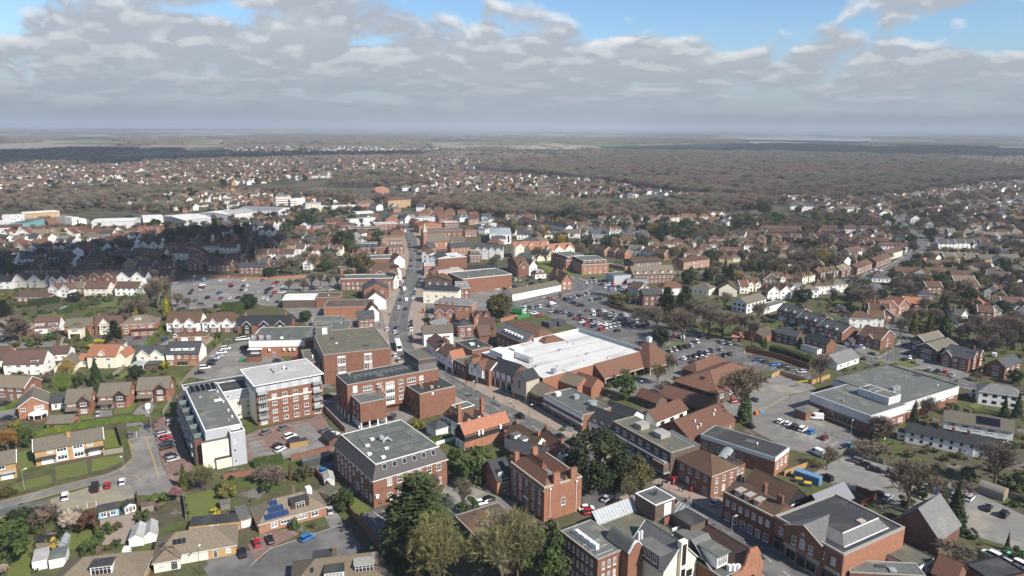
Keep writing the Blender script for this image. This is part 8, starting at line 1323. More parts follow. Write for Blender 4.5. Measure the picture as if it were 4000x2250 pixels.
def traffic():
 cars('a','by the yellow brick pair','1230 108 g h 80;615 695 w u 83;900 615 k v 83;1015 590 r h 83;1152 555 w h 83')
 cars('a','in the slanting bays left of the cream apartments','1520 88 g s 15;1545 106 s e 15;1565 138 r h 15;1575 190 n s 15;1580 228 k s 15;1610 312 k h 15;1632 346 s h 15')
 cars('b','in the brick paved car park','95 88 g s 22;262 48 g s 22;322 128 w u 20;362 158 k s 20;205 215 k h 28;228 252 w h 25;655 72 g e 20;690 98 k s 20;728 112 w e 20')
 cars('b','around the solar bungalow','645 455 B s 20;695 825 s s 105;130 1100 k s 110;5 1130 r h 110;480 1085 B h 28');cars('a','beside the cream bungalow','2285 1225 k u 105')
 cars('b','behind the mansard office','2120 755 w h 10;2200 722 k h 15;1950 455 r h 20')
 cars('c','beside the Georgian house','895 715 s s 35;960 755 k s 35;700 805 w s 5;735 842 r h 5');cars('c','on the near end of the high street','450 125 k h 146;555 190 k u 146;1920 755 s s 25');cars('g','on the curve of the high street','980 1092 k u 146')
 cars('e','on the driveways at the left','990 1072 s s 70;1490 1000 w V 75;1705 1150 s e 80;65 965 k s 10;80 1112 n s 5;45 305 s s 40;665 322 k h 90;1005 308 g s 5;1395 310 m s 3;1660 318 b h 25;1770 288 w h 30;2465 315 w u 5')
 cars('e','along the sloping panel fence','2272 412 w u 5;2230 452 w s 5;2190 490 s s 5;2160 510 s e 5;2140 536 k s 5;2120 568 k s 5;2062 606 w u 5;2015 655 k s 5;2460 405 k u 20');cars('f','behind the five storey block','345 535 n h 5;825 962 w h 25;850 900 k u 15;1505 1100 k u 55;550 515 m s 0;-30 320 w e 5')
 cars('d','on the gravel yard','825 358 g u 165;918 398 k s 165;1015 445 k s 165;1145 470 s h 160;1205 515 s s 160;1380 558 r h 20;1492 598 s s 35;1588 640 B h 60;1768 690 s h 40;1785 775 w s 40;1905 708 w u 45;2078 800 k s 60;2230 862 k u 45;548 520 k u 155;1045 672 k s 165;1130 705 s s 35');cars('d','at the bottom right corner','2110 1245 w u 155;2240 1245 M h 155;2345 1325 w u 155;2230 1310 s h 155')
 cars('h','in the retail store car park','1565 1195 w h 35;1635 1217 w h 35;1700 1247 k u 35;1778 1268 w u 35;1855 1293 B h 30;1982 1348 m h 30;1900 1160 w v 175;1275 1235 k s 155;2215 1415 t h 30');cars('h','in the clinic yard','1140 1005 r h 5;1320 988 g s 160');cars('d','by the birch in the corner of the retail car park','468 288 w v 155')
 cars('h','under the dark hedge','L 1355 615 1765 728 bkBkgs d55');cars('h','in the small car park beside the pyramid roof','L 525 530 715 478 sskks d70;L 700 592 865 548 kkks d65;L 905 530 1005 515 ns d65;L 930 592 1085 560 rbkk d65;660 603 w h 30;L 740 640 935 600 nkss d65');cars('h','under the bare trees of the supermarket car park','560 392 r h 70;605 398 n h 70;648 408 w V 70;600 325 g u 20;690 330 w s 20;770 442 w u 155;820 392 k s 20;905 405 k s 20;1040 452 w u 20;1100 465 s u 20;520 250 s s 60;430 235 G h 20')
 cars('l','in the front bays of the public car park','L 800 1005 1005 940 kgskss d75;L 855 1028 960 1062 bkgn d60;L 1085 942 1195 955 bkk d60;L 1055 1008 1145 992 skn d60;1195 965 k u 20;645 992 r h 10;665 1045 w V 10;630 1070 g s 160')
 cars('l','in the middle bays of the public car park','L 1015 1112 1180 1118 gwkw d60;L 1085 1150 1270 1138 wmsk d60;L 1150 1165 1400 1160 mksskw d60;L 1205 1190 1420 1195 kksgks d60;L 1310 1222 1460 1195 nkkg d60;L 1370 1245 1560 1215 kknsk d60;L 1480 1278 1625 1250 sgkn d60')
 cars('l','in the near bays beside the supermarket parapet','L 905 1195 1085 1215 rkrsg d60;L 965 1228 1190 1250 wksww d60;1010 1252 r h 10;1080 1272 n h 15;L 1205 1280 1335 1258 wwss d60;1160 1302 r u 15;1320 1315 k h 12;1230 1050 k u 80')
 cars('l','in the delivery side bays','L 660 1122 850 1138 skgsg d70;L 855 1162 935 1165 kk d75;L 350 1090 540 1072 swksgw d75;L 395 1120 485 1142 gsw d75;540 1165 r h 5;80 1225 k u 15');cars('l','on the dealer forecourt','L 1165 850 1270 850 kswr d60;L 1200 880 1490 868 wBrkswkr d60;L 1260 905 1500 905 swgwrmw d60;L 1385 838 1500 858 rmks d70;L 1010 830 1235 805 wsskmw d60;1070 790 k s 20;1300 720 s s 10',det=False)
 cars('l','in the side yard of the gabled pub','L 255 805 420 805 kws.n d80;100 898 w s 0;170 890 k s 0;215 882 w s 0;280 872 n s 0;540 800 k h 30;460 840 k u 20;1380 1050 w s 20;1450 1030 w s 30;1490 1020 k s 30;1530 1005 g s 30',det=False)
 cars('j','in the long stay car park on the left','2055 808 t v 80;1760 838 s s 10;2220 812 w s 30;2365 812 s h 40;2455 808 w s 30;2030 856 w e 10;2035 887 m u 10;2320 850 r e 20;2330 870 k h 20;2010 910 s h 20;1935 910 n h 40;1915 940 n h 30;2210 937 b s 15;2447 866 n s 40;2492 862 w e 40;2430 906 k s 40;2475 906 w s 40;2225 988 m h 30;2312 986 w s 40;2400 982 k s 20;2090 982 k u 30;1970 1015 g h 20;2170 1062 g s 30;2030 1050 g u 0;1990 800 b h 5')
 cars('k','in the full bays right of the long stay car park','70 810 g s 20;185 848 r e 15;212 828 n s 20;165 866 s s 20;150 890 k s 20;118 908 k u 20;275 888 w V 80;190 932 r s 20;240 926 w s 20;272 930 w s 20;105 935 k h 30;20 926 s s 20;75 985 w s 50;155 970 b h 50;120 1000 w s 50;215 1025 k h 50;410 812 k s 20;530 800 w u 10;585 800 s s 20;570 898 k u 5;650 880 s s 10;750 905 s s 10;530 735 n s 10')
 cars('k','moving along the high street','1545 410 g s 90;1545 446 k s 90;1610 515 k h 20;1563 610 k s 90;1555 665 n s 80;1530 710 g u 80;1495 785 k s 80;1475 828 s V 80;1452 880 k h 70;1495 900 w v 80;1450 1005 k s 60;1515 1005 w V 85;1436 1082 w h 70;1506 1097 k u 85;1322 1302 w h 70;1410 1286 k s 60;1400 1330 w h 80;1487 275 k s 90;1502 318 w v 88')
 cars('k','parked along the right kerb of the high street','L 1700 628 1672 760 sgknsk a;L 1660 785 1600 905 skbkkw a;L 1598 925 1582 985 bgw a;L 1562 1228 1562 1308 nkw a');cars('f','at the high street crossing','1670 452 w s 120;1735 452 k h 120;1608 497 k s 120;1528 480 w h 100;1565 532 s u 130;1697 318 k s 90;1697 340 n s 90;1688 295 k h 90')
 cars('i','on the drives by the right hand road','800 376 b s 160;872 370 w s 160;982 440 G s 160;1300 492 k e 10;1342 475 w s 10;1385 472 k u 40;1530 588 s h 30;1600 600 n h 40;1670 610 r h 45;1740 632 s s 35;2135 452 w V 60;1290 608 w s 155;1920 820 w V 80');cars('h','in the yard of the Edwardian houses','1410 215 m s 20;1480 205 m s 25;1440 250 k s 20;1500 255 k s 20;1630 285 n s 20;2255 495 b s 20;2330 490 s s 30',det=False)
 cars('m','along the climbing road on the right','1175 655 s s 20;1215 640 w u 15;1265 645 w s 15;1230 662 r s 10;1510 560 n h 30;1590 530 m s 20;1520 470 g s 60;940 718 g h 15;2440 1050 w s 20;2480 1048 k s 20;1455 265 w s 60;1430 165 s s 30;1010 710 w s 20;690 745 w s 20;1050 750 w s 20',det=False)
 # coach and lorry
 p=at('f',1560,385,1.5);r=empty('coach','white and pale blue coach waiting on the high street','coach',(p.x,p.y,.14),R(104));b=MB();b.box(-6,-1.25,.35,6,1.25,3.3,0);put('body',b,'car_white',r);put('windscreen',MB().box(-6.03,-1.1,1.5,-5.99,1.1,3.0),'glass_dark',r)
 for s in(-1,1):put('window',MB().box(-5.4,s*1.26-.01,1.7,5.6,s*1.26+.01,2.8),'glass_dark',r);put('stripe',MB().box(-5.8,s*1.265-.01,.7,5.8,s*1.265+.01,1.2),'sky_paint',r)
 put('roof_unit',MB().box(1,-.8,3.31,4,.8,3.55).box(-4,-.6,3.31,-2.5,.6,3.5),'pale_wall',r)
 for x in(-3.6,3.4):
  for s in(-1,1):put('wheel',MB().tube((x,s*1.28,.5),(x,s*.95,.5),.5,.5,12),'tyre',r)
 def lorry(k,x,y,hd,lab,c1='car_white',c2='pale_wall'):
  p=at(k,x,y,1);r=empty('lorry',lab,'lorry',(p.x,p.y,.14),R(hd));put('cab',MB().box(2.2,-1.15,.5,4.0,1.15,2.7),c1,r);put('windscreen',MB().box(3.98,-1,1.5,4.03,1,2.4),'glass_dark',r);put('box_body',MB().box(-4,-1.2,.8,2.1,1.2,3.4),c2,r)
  for xx in(-2.6,3.0):
   for s in(-1,1):put('wheel',MB().tube((xx,s*1.2,.48),(xx,s*.9,.48),.48,.48,10),'tyre',r)
 lorry('k',1465,242,90,'white box lorry at the far end of the high street');lorry('l',330,1135,-20,'delivery lorry with bright green rear in the supermarket yard','car_white','green_paint')
 # container, skips, phone boxes, post box, bins
 p,q=at('d',262,440,2.6),at('d',500,520,2.6);a=math.atan2(q.y-p.y,q.x-p.x);r=empty('shipping_container','long blue shipping container on the gravel yard','container',((p.x+q.x)/2,(p.y+q.y)/2,.1),a);L=(q-p).length/2;b=MB().box(-L,-1.2,0,L,1.2,2.55)
 for i in range(int(L*2/.35)):x=-L+.2+i*.35;b.box(x,-1.24,.12,x+.17,-1.2,2.45).box(x,1.2,.12,x+.17,1.24,2.45).box(x,-1.15,2.55,x+.17,1.15,2.59)
 put('shell',b,'blue_paint',r);[put('door',MB().box(L,s-.55,.1,L+.04,s+.55,2.45),'blue_paint',r)for s in(-.6,.6)]
 for i,(x,y)in enumerate(((290,535),(375,575))):p=at('d',x,y,1);r=empty('skip_bin',('left','right')[i]+' yellow lidded bin beside the blue container','bin',(p.x,p.y,.1),-.3);put('bin_body',MB().box(-1.0,-.6,0,1.0,.6,1.1),'dark_metal',r);put('lid',MB().slab((-1.05,-.65,1.15),(1.05,-.65,1.15),(1.05,.65,1.35),(-1.05,.65,1.35),.1),'yellow_paint',r)
 for i,(k,x,y,m_,lab)in enumerate((('h',1345,1125,'orange_paint','orange wheeled bin by the clinic yard fence'),('h',1385,1115,'blue_paint','blue wheeled bin by the clinic yard fence'),('e',2428,540,'green_paint','left of two green wheeled bins by the brick enclosure'),('e',2482,538,'green_paint','right of two green wheeled bins by the brick enclosure'))):
  p=at(k,x,y,.5);r=empty('wheeled_bin',lab,'bin',(p.x,p.y,.1),.2);put('bin_body',MB().box(-.7,-.5,.1,.7,.5,1.2),m_,r);put('lid',MB().slab((-.75,-.55,1.22),(.75,-.55,1.22),(.75,.55,1.4),(-.75,.55,1.4),.08),m_,r)
 for i,(k,x,y)in enumerate((('c',1512,590),('c',1546,585),('k',1678,1140))):
  p=at(k,x,y,0);r=empty('phone_box',('left of the two red phone boxes by the brick corner building','right of the two red phone boxes by the brick corner building','lone red phone box on the pavement by the crossing')[i],'phone box',(p.x,p.y,.15),R(-30));b=MB().box(-.48,-.48,0,.48,.48,2.35).box(-.52,-.52,2.1,.52,.52,2.3)
  for j in range(3):b.box(-.4+j*.1,-.4+j*.1,2.35+j*.07,.4-j*.1,.4-j*.1,2.42+j*.07)
  put('frame',b,'red_paint',r)
  for dx,dy in((0,-1),(0,1),(-1,0),(1,0)):put('glazing',MB().box(*((-.34,dy*.49-.01,.6,.34,dy*.49+.01,2.0)if dy else(dx*.49-.01,-.34,.6,dx*.49+.01,.34,2.0))),'glass',r)
 p=at('c',1690,660,0);r=empty('post_box','red cylindrical post box outside the brick corner building','post box',(p.x,p.y,.15));put('pillar',MB().tube((0,0,0),(0,0,1.5),.26,.26,12),'red_paint',r);put('cap',MB().tube((0,0,1.5),(0,0,1.68),.32,.1,12),'red_paint',r)
 # street lamps
 lamp=[None]
 def street_lamp(k,x,y,h,lab,rz=0,dark=False):
  p=at(k,x,y,0);r=empty('street_lamp',lab,'street lamp',(p.x,p.y,.1),rz,'street lamps');m_='dark_metal' if dark else 'galv';put('pole',MB().tube((0,0,0),(0,0,h),.09,.055,6),m_,r);put('arm',MB().tube((0,0,h),(.9,0,h+.15),.045,.04,5),m_,r);put('lamp_head',MB().box(.6,-.16,h+.08,1.4,.16,h+.26),'white_paint',r)
 for a in(('a',1180,510,6,'white lamp post at the bend by the white hatchback',2.6),('a',232,640,6.2,'lamp post in front of the yellow brick house at the left edge',1),('a',1430,95,7,'lamp post at the end of the slanting parking bays',2.6),('a',1890,1440,7,'brown lamp post in front of the cream bungalow',1.6,True),('b',438,1045,4.6,'short lamp post beside the bright blue hatchback',2),('c',2070,1055,5,'lamp post with glowing white globe head beside the civic building',.3),('d',210,830,5,'lamp post beside the black metal shed',1),('d',775,175,7,'lamp post in the retail store car park',1),('d',1075,360,7,'pole behind the dark fence on the gravel yard',1),('i',1170,570,9,'tall pale lamp post on the right hand road',2),('i',1985,810,9,'wooden pole beside the white rendered house',1,True),('i',1125,510,8,'dark pole at the corner of the new brick house',1,True),('g',495,912,6.5,'dark lamp post outside the mock Tudor shop',.5,True),('g',1075,1118,5,'slim dark lamp post outside the buff roofed shop',.5,True),('h',235,915,4,'short lamp post in the supermarket court',.5,True),('h',1205,650,5,'green lamp post at the car park bend',.5,True),('l',395,1000,8,'dark lamp post in front of the white shop strip',.5,True),('l',838,1085,6,'white lamp post in the public car park',.5),('l',1145,1110,8,'dark lamp post among the middle bays',.5,True),('l',570,1085,6,'white post beside the delivery side bays',.5),('j',1955,880,7,'leftmost lamp post in the long stay car park',1),('j',2295,880,7,'middle lamp post in the long stay car park',1),('j',2480,830,6,'lamp post by the wall of the long stay car park',1),('j',2010,1060,9,'lamp post at the near end of the long stay car park',1),('k',95,920,8,'lamp post among the full bays',1),('k',220,800,6,'lamp post by the wall of the full bays',1),('k',1595,1180,9,'tall pale lamp post on the high street island',1.5),('k',1330,1120,8,'dark lamp post on the left pavement of the high street',0,True),('e',1528,1275,8,'lamp post at the mouth of the slanting bays',2.5),('m',995,770,8,'lamp post on the left of the climbing road',1)):street_lamp(*a)
 p=at('c',1478,665,0);r=empty('traffic_light','traffic light with white backed signal by the phone boxes','traffic light',(p.x,p.y,.15),R(150));put('pole',MB().tube((0,0,0),(0,0,3.4),.07,.06,6),'black_metal',r);put('signal_head',MB().box(-.22,-.15,2.5,.22,.15,3.5),'black_metal',r);put('backing_board',MB().box(-.32,.151,2.4,.32,.18,3.6),'white_paint',r)
 p=at('c',545,150,0);r=empty('road_sign','large pale road sign on two posts beside the high street','road sign',(p.x,p.y,.15),R(-35));put('board',MB().box(-1.3,-.05,2.2,1.3,.05,4.0),'pale_wall',r);[put('post',MB().tube((s,.08,0),(s,.08,4.0),.05,.05,5),'galv',r)for s in(-1,1)]
 p=at('h',1770,880,0);r=empty('height_barrier','yellow timber height barrier over the clinic yard entrance','height barrier',(p.x,p.y,.1),R(20));put('beam',MB().box(-2.6,-.12,2.4,2.6,.12,3.0),'yellow_paint',r);[put('post',MB().box(s-.1,-.1,0,s+.1,.1,2.4),'wood_grey',r)for s in(-2.4,2.4)]
 # people
 protos={}
 def person(k,x,y,rz,top,legs,lab,stride=.2):
  key=(top,legs,stride>.3)
  if key not in protos:
   bm=bmesh.new();V={};ly=bm.verts.layers.skin.verify()
   J=dict(hip=((0,0,.95),.15),belly=((0,0,1.12),.145),chest=((0,0,1.34),.165),neck=((0,0,1.48),.062),head=((.015,0,1.60),.092),top=((0,0,1.72),.07),kl=((stride*.5,.1,.5),.078),kr=((-stride*.2,-.1,.5),.078),fl=((stride*.6,.1,.06),.05),fr=((-stride*.9,-.1,.06),.05),tl=((stride*.6+.14,.1,.04),.04),tr=((-stride*.9+.14,-.1,.04),.04),sl=((0,.2,1.40),.065),sr=((0,-.2,1.40),.065),el=((-.05-stride*.2,.25,1.13),.05),er=((.03+stride*.2,-.25,1.13),.05),hl=((.08,.24,.90),.038),hr=((.16+stride*.2,-.24,.92),.038))
   for n_,(c_,r_)in J.items():v=bm.verts.new(c_);v[ly].radius=(r_,r_);V[n_]=v
   for a,e in(('hip','belly'),('belly','chest'),('chest','neck'),('neck','head'),('head','top'),('hip','kl'),('hip','kr'),('kl','fl'),('kr','fr'),('fl','tl'),('fr','tr'),('chest','sl'),('chest','sr'),('sl','el'),('sr','er'),('el','hl'),('er','hr')):bm.edges.new((V[a],V[e]))
   V['hip'][ly].use_root=True;me=bpy.data.meshes.new('person');bm.to_mesh(me);bm.free();o=bpy.data.objects.new('person',me);COL.objects.link(o);o.modifiers.new('s','SKIN');sd=o.modifiers.new('d','SUBSURF');sd.levels=sd.render_levels=1
   dg=bpy.context.evaluated_depsgraph_get();m2=bpy.data.meshes.new_from_object(o.evaluated_get(dg));bpy.data.objects.remove(o)
   for n_ in(top,legs,'skin','hair'):m2.materials.append(M[n_])
   for f in m2.polygons:z=f.center.z;f.material_index=3 if z>1.66 or(z>1.54 and f.center.x<-.02)else 2 if z>1.5 or(z<1.0 and z>.8 and abs(f.center.y)>.2)else 0 if z>.93 else 1
   protos[key]=m2
  p=at(k,x,y,0);o=link('person',protos[key],None,(p.x,p.y,.15),rz);tag(o,lab,'person','people on the pavements')
 for a in(('c',1672,735,2.4,'cloth_green','cloth_black','person in a green top on the pavement by the phone boxes',.4),('c',1718,795,-.6,'cloth_black','cloth_navy','person in dark clothes nearest the civic building',.4),('c',1575,650,.4,'cloth_red','cloth_black','left of two people standing outside the brick corner building'),('c',1610,660,2.8,'cloth_black','cloth_black','right of two people standing outside the brick corner building'),('g',440,775,2.5,'cloth_navy','cloth_navy','left of a couple walking past the mock Tudor shop',.4),('g',530,805,2.5,'cloth_black','cloth_blue','right of a couple walking past the mock Tudor shop',.4),('g',565,860,2.5,'cloth_white','cloth_navy','person in a pale top crossing the pavement below the Tudor shop',.4),('g',890,980,2.4,'cloth_white','cloth_black','person walking outside the long dark shop',.4),('k',1385,925,1.2,'cloth_black','cloth_black','person in black by the red post on the left pavement',.4),('k',1350,1005,1.2,'cloth_green','cloth_navy','person with pale hair on the left pavement',.4),('k',1380,1025,-1.5,'cloth_white','cloth_blue','person in white at the left kerb',.4),('k',1310,1150,1.2,'cloth_white','cloth_black','person in white outside the white shop',.4),('k',1245,1280,1.5,'cloth_black','cloth_navy','person at the crossing corner'),('f',1375,190,1.4,'cloth_black','cloth_black','person waiting at the lights',.2),('g',920,1030,2.4,'cloth_blue','cloth_black','person beside the lamp near the stone gable',.4)):person(*a)
 # benches, litter bin
 for k,x,y,lab in(('k',1345,1160,'dark bench on the left pavement of the high street'),('c',1390,610,'black railing seat by the phone boxes')):
  p=at(k,x,y,0);r=empty('bench',lab,'bench',(p.x,p.y,.15),1.4);put('seat',MB().box(-.9,-.22,.42,.9,.22,.48),'black_metal',r);put('backrest',MB().box(-.9,.2,.5,.9,.25,.9),'black_metal',r);[put('leg',MB().box(s-.04,-.2,0,s+.04,.2,.42),'black_metal',r)for s in(-.75,.75)]
 for k,x,y,lab in(('c',1638,760,'black litter bin near the dark clad person'),('g',720,930,'black litter bin outside the long dark shop'),('c',1413,605,'black litter bin by the railing seat')):p=at(k,x,y,0);r=empty('litter_bin',lab,'bin',(p.x,p.y,.15));put('bin_body',MB().tube((0,0,0),(0,0,1.0),.3,.3,10),'black_metal',r);put('hood',MB().tube((0,0,1.0),(0,0,1.3),.34,.15,10),'black_metal',r)
traffic()
# ------------------------------------------------------------------ uncountable things: far woods, far suburbs, garden growth; then the haze
def scatter(name,pts,protos,kind='stuff'):
 """pts rows: x y z rot sx sz idx"""
 A=np.array(pts,dtype=np.float32);me=bpy.data.meshes.new(name);me.vertices.add(len(A));me.vertices.foreach_set('co',A[:,:3].ravel())
 rot=np.zeros((len(A),3),np.float32);rot[:,2]=A[:,3];sc=np.stack([A[:,4],A[:,4],A[:,5]],1).astype(np.float32)
 me.attributes.new('rot','FLOAT_VECTOR','POINT').data.foreach_set('vector',rot.ravel());me.attributes.new('scl','FLOAT_VECTOR','POINT').data.foreach_set('vector',sc.ravel());me.attributes.new('idx','INT','POINT').data.foreach_set('value',A[:,6].astype(np.int32))
 col=bpy.data.collections.new(name+'_kinds')
 for i,p in enumerate(protos):o=bpy.data.objects.new(f'{name}_kind_{i:02d}',p);col.objects.link(o)
 ng=bpy.data.node_groups.new(name,'GeometryNodeTree');ng.interface.new_socket('Geometry',in_out='INPUT',socket_type='NodeSocketGeometry');ng.interface.new_socket('Geometry',in_out='OUTPUT',socket_type='NodeSocketGeometry')
 N=ng.nodes;gi=N.new('NodeGroupInput');go=N.new('NodeGroupOutput');ci=N.new('GeometryNodeCollectionInfo');ci.inputs['Collection'].default_value=col;ci.inputs['Separate Children'].default_value=True;ci.inputs['Reset Children'].default_value=True
 ip=N.new('GeometryNodeInstanceOnPoints');ip.inputs['Pick Instance'].default_value=True
 def na(n,t):a=N.new('GeometryNodeInputNamedAttribute');a.data_type=t;a.inputs[0].default_value=n;return a.outputs[0]
 e2r=N.new('FunctionNodeEulerToRotation');L=ng.links;L.new(na('rot','FLOAT_VECTOR'),e2r.inputs[0]);L.new(gi.outputs[0],ip.inputs['Points']);L.new(ci.outputs[0],ip.inputs['Instance']);L.new(e2r.outputs[0],ip.inputs['Rotation']);L.new(na('scl','FLOAT_VECTOR'),ip.inputs['Scale']);L.new(na('idx','INT'),ip.inputs['Instance Index']);L.new(ip.outputs[0],go.inputs[0])
 o=link(name,me);o.modifiers.new('scatter','NODES').node_group=ng;return tag(o,kind=kind)
def joined(name,*parts):   # meshes to one mesh
 v=[];f=[];mi=[];mats=[]
 for me in parts:
  o=len(v);v+=[tuple(x.co)for x in me.vertices];k=len(mats);mats+=list(me.materials)
  for p in me.polygons:f.append(tuple(o+i for i in p.vertices));mi.append(k+p.material_index)
 m=bpy.data.meshes.new(name);m.from_pydata(v,[],f)
 for x in mats:m.materials.append(x)
 m.polygons.foreach_set('material_index',mi);m.update();return m
nr=np.random.default_rng(5)
def poly_mask(x,y,poly):
 n=len(poly);ins=np.zeros(x.shape,bool);j=n-1
 for i in range(n):
  xi,yi=poly[i];xj,yj=poly[j];c=((yi>y)!=(yj>y))&(x<(xj-xi)*(y-yi)/((yj-yi)if yj!=yi else 1e-9)+xi);ins^=c;j=i
 return ins
def in_area(k,pts,step,jit=.5):
 P=[at(k,x,y,0)for x,y in pts];poly=[(p.x,p.y)for p in P];xs=[p[0]for p in poly];ys=[p[1]for p in poly]
 gx,gy=np.meshgrid(np.arange(min(xs),max(xs),step),np.arange(min(ys),max(ys),step));gx=gx+nr.uniform(-jit,jit,gx.shape)*step;gy=gy+nr.uniform(-jit,jit,gy.shape)*step;m=poly_mask(gx,gy,poly);return gx[m],gy[m]
def occupied():
 """rough footprints of everything built, so that scattered growth keeps clear of it"""
 occ=set();c=3.0
 bpy.context.view_layer.update()
 for o in COL.objects:
  if o.type!='MESH' or o.get('kind')=='structure' and o.name.split('.')[0]in('ground','lawn','kerb'):continue
  n=o.name.split('.')[0]
  if n in('crown','trunk','window','foliage','car','ivy'):continue
  if o.get('kind')=='structure':
   V=[o.matrix_world@v.co for v in o.data.vertices]
   for f in o.data.polygons:
    P=[(V[i].x,V[i].y)for i in f.vertices];xs=[p[0]for p in P];ys=[p[1]for p in P]
    if max(ys)>1500:continue
    gx,gy=np.meshgrid(np.arange(min(xs),max(xs)+c,c),np.arange(min(ys),max(ys)+c,c));m=poly_mask(gx,gy,P)
    for a,b_ in zip(gx[m],gy[m]):occ.add((int(a//c),int(b_//c)))
  elif n in('wall','roof','rear_hall','lower_wing','main_wing','body'):
   bb=[o.matrix_world@Vector(q)for q in o.bound_box];P=[(bb[0].x,bb[0].y),(bb[3].x,bb[3].y),(bb[7].x,bb[7].y),(bb[4].x,bb[4].y)];xs=[p[0]for p in P];ys=[p[1]for p in P];gx,gy=np.meshgrid(np.arange(min(xs),max(xs)+1,1.5),np.arange(min(ys),max(ys)+1,1.5));m=poly_mask(gx,gy,P)
   for a,b_ in zip(gx[m],gy[m]):occ.add((int(a//c),int(b_//c)))
 return occ,c
def fbm(x,y,s,seed=0):
 from mathutils import noise
 return np.array([noise.fractal((a/s+seed,b/s,seed*1.7),1.0,2.0,3)for a,b in zip(x,y)])
def stuff():
 KT={k:joined(k+'_far',TREE[k][0],TREE[k][1])for k in('rb','rc','tb','bo','ev','gr','co','go','br','so','sh','dk','by','bb','wi','or')};HZ={k:TREE[k][2]for k in TREE}
 occ,c=occupied()
 def clear(x,y,m=0): 
  return np.array([not any((int(a//c)+i,int(b_//c)+j)in occ for i in range(-m,m+1)for j in range(-m,m+1))for a,b_ in zip(x,y)],bool)if len(x)else np.zeros(0,bool)
 # coarse clumps for the far distance
 def clump(leaf,seed,R_=10,H=11,n=420,s=1.5):
  rng.seed(seed);b=MB()
  cs=[(rng.uniform(-1,1)*R_*1.5,rng.uniform(-1,1)*R_*1.5,rng.uniform(.7,1.1))for _ in range(9)]
  for i in range(n):q=rng.choice(cs);d=Vector((rng.gauss(0,1),rng.gauss(0,1),abs(rng.gauss(.3,.8)))).normalized();leafquad(b,Vector((q[0]+d.x*R_*.5,q[1]+d.y*R_*.5,.5+H*q[2]*(.25+.75*d.z))),s,n=(d+Vector((rng.gauss(0,.4),rng.gauss(0,.4),.3))).normalized())
  return b.mesh('far_clump',[leaf])
 CL=[clump('twig_wood_grey',61),clump('twig_wood',62),clump('twig_wood',63),clump('leaf_dark',64),clump('twig_wood_grey',65)]
 def lighter(k,a):c=TREE[k][1].copy();c.materials.clear();c.materials.append(M[a]);return joined(k+'_wood',TREE[k][0],c)
 WD=dict(KT,rc=lighter('rc','twig_wood'),rb=lighter('rb','twig_wood_grey'),bb=lighter('bb','twig_wood'),tb=lighter('tb','twig_wood_grey'),bo=lighter('bo','twig_wood_grey'))
 # the big wood, and the wood behind the high street
 W=[]
 kinds=['rc','rb','bb','bo','ev','tb'];pw=[.55,.08,.30,.02,.03,.02]
 def wood(k,pts,step,hmin,hmax,pw=pw,z=0):
  x,y=in_area(k,pts,step);i=np.where(fbm(x,y,190,21)+nr.normal(0,.12,len(x))>.04,nr.choice([1,3,5,1,0,4],len(x),p=[.4,.2,.15,.1,.1,.05]),nr.choice(len(kinds),len(x),p=pw));h=nr.uniform(hmin,hmax,len(x));hs=np.array([HZ[kinds[q]]for q in i])
  n_=fbm(x,y,120);h=h*(1+.4*n_)
  for a in range(len(x)):W.append((x[a],y[a],z,nr.uniform(0,6.28),h[a]/hs[a]*nr.uniform(1.0,1.35),h[a]/hs[a],i[a]))
 # grain of the big wood: close-set crowns
 wood('o',[(1180,425),(1560,385),(2020,370),(2300,385),(2576,430),(2800,450),(2800,470),(2500,455),(2330,480),(2200,500),(2000,498),(1830,500),(1650,480),(1500,455),(1330,440)],11,12,16)
 wood('o',[(1050,525),(1120,537),(1200,545),(1330,552),(1500,560),(1620,565),(1560,540),(1400,510),(1250,500),(1120,500),(1010,512)],8.5,11,16)
 wood('o',[(1500,540),(1620,558),(1800,545),(1900,530),(1980,515),(1850,505),(1700,515),(1560,520)],10,10,15);wood('o',[(820,470),(1000,480),(1100,470),(1000,440),(860,440)],16,11,16);wood('o',[(0,530),(160,545),(330,500),(500,495),(560,475),(330,480),(0,500)],13,11,16)
 wood('o',[(1900,520),(2200,525),(2330,535),(2576,500),(2576,490),(2300,510),(2000,505)],22,10,15)
 wood('o',[(-50,520),(200,528),(430,543),(520,522),(330,500),(-50,502)],14,9,14);wood('o',[(690,500),(960,520),(1010,515),(960,500),(700,488)],13,9,14)
 scatter('woodland',W,[WD[k]for k in kinds])
 # garden and street trees all through the town
 G=[];k2=['rb','rc','bo','tb','ev','gr','co','go','bb','wi'];p2=[.24,.22,.1,.06,.15,.09,.08,.02,.03,.01]
 def town(k,pts,step,hmin,hmax,dens=1.0,m=1):
  x,y=in_area(k,pts,step*.8);keep=nr.random(len(x))<dens;x,y=x[keep],y[keep];q=clear(x,y,m);x,y=x[q],y[q];i=nr.choice(len(k2),len(x),p=p2)
  for a in range(len(x)):h=nr.uniform(hmin,hmax);s=h/HZ[k2[i[a]]];G.append((x[a],y[a],0,nr.uniform(0,6.28),s*nr.uniform(.9,1.25),s,i[a]))
 town('o',[(-200,700),(440,690),(440,620),(900,560),(900,520),(560,540),(0,590),(-200,600)],12,5,10,.75);town('o',[(1240,560),(2700,530),(2800,800),(2000,700),(1700,650),(1250,600)],13,5,11,.75);town('o',[(640,620),(960,560),(960,690),(700,700)],12,6,11,.6);town('o',[(1700,640),(2576,640),(2700,900),(2300,780),(1850,760)],12,6,10,.65)
 scatter('garden_trees',G,[KT[k]for k in k2])
 # low growth in the gardens
 U=[];k3=['br','so','sh','dk','by','or'];p3=[.32,.22,.2,.13,.08,.05]
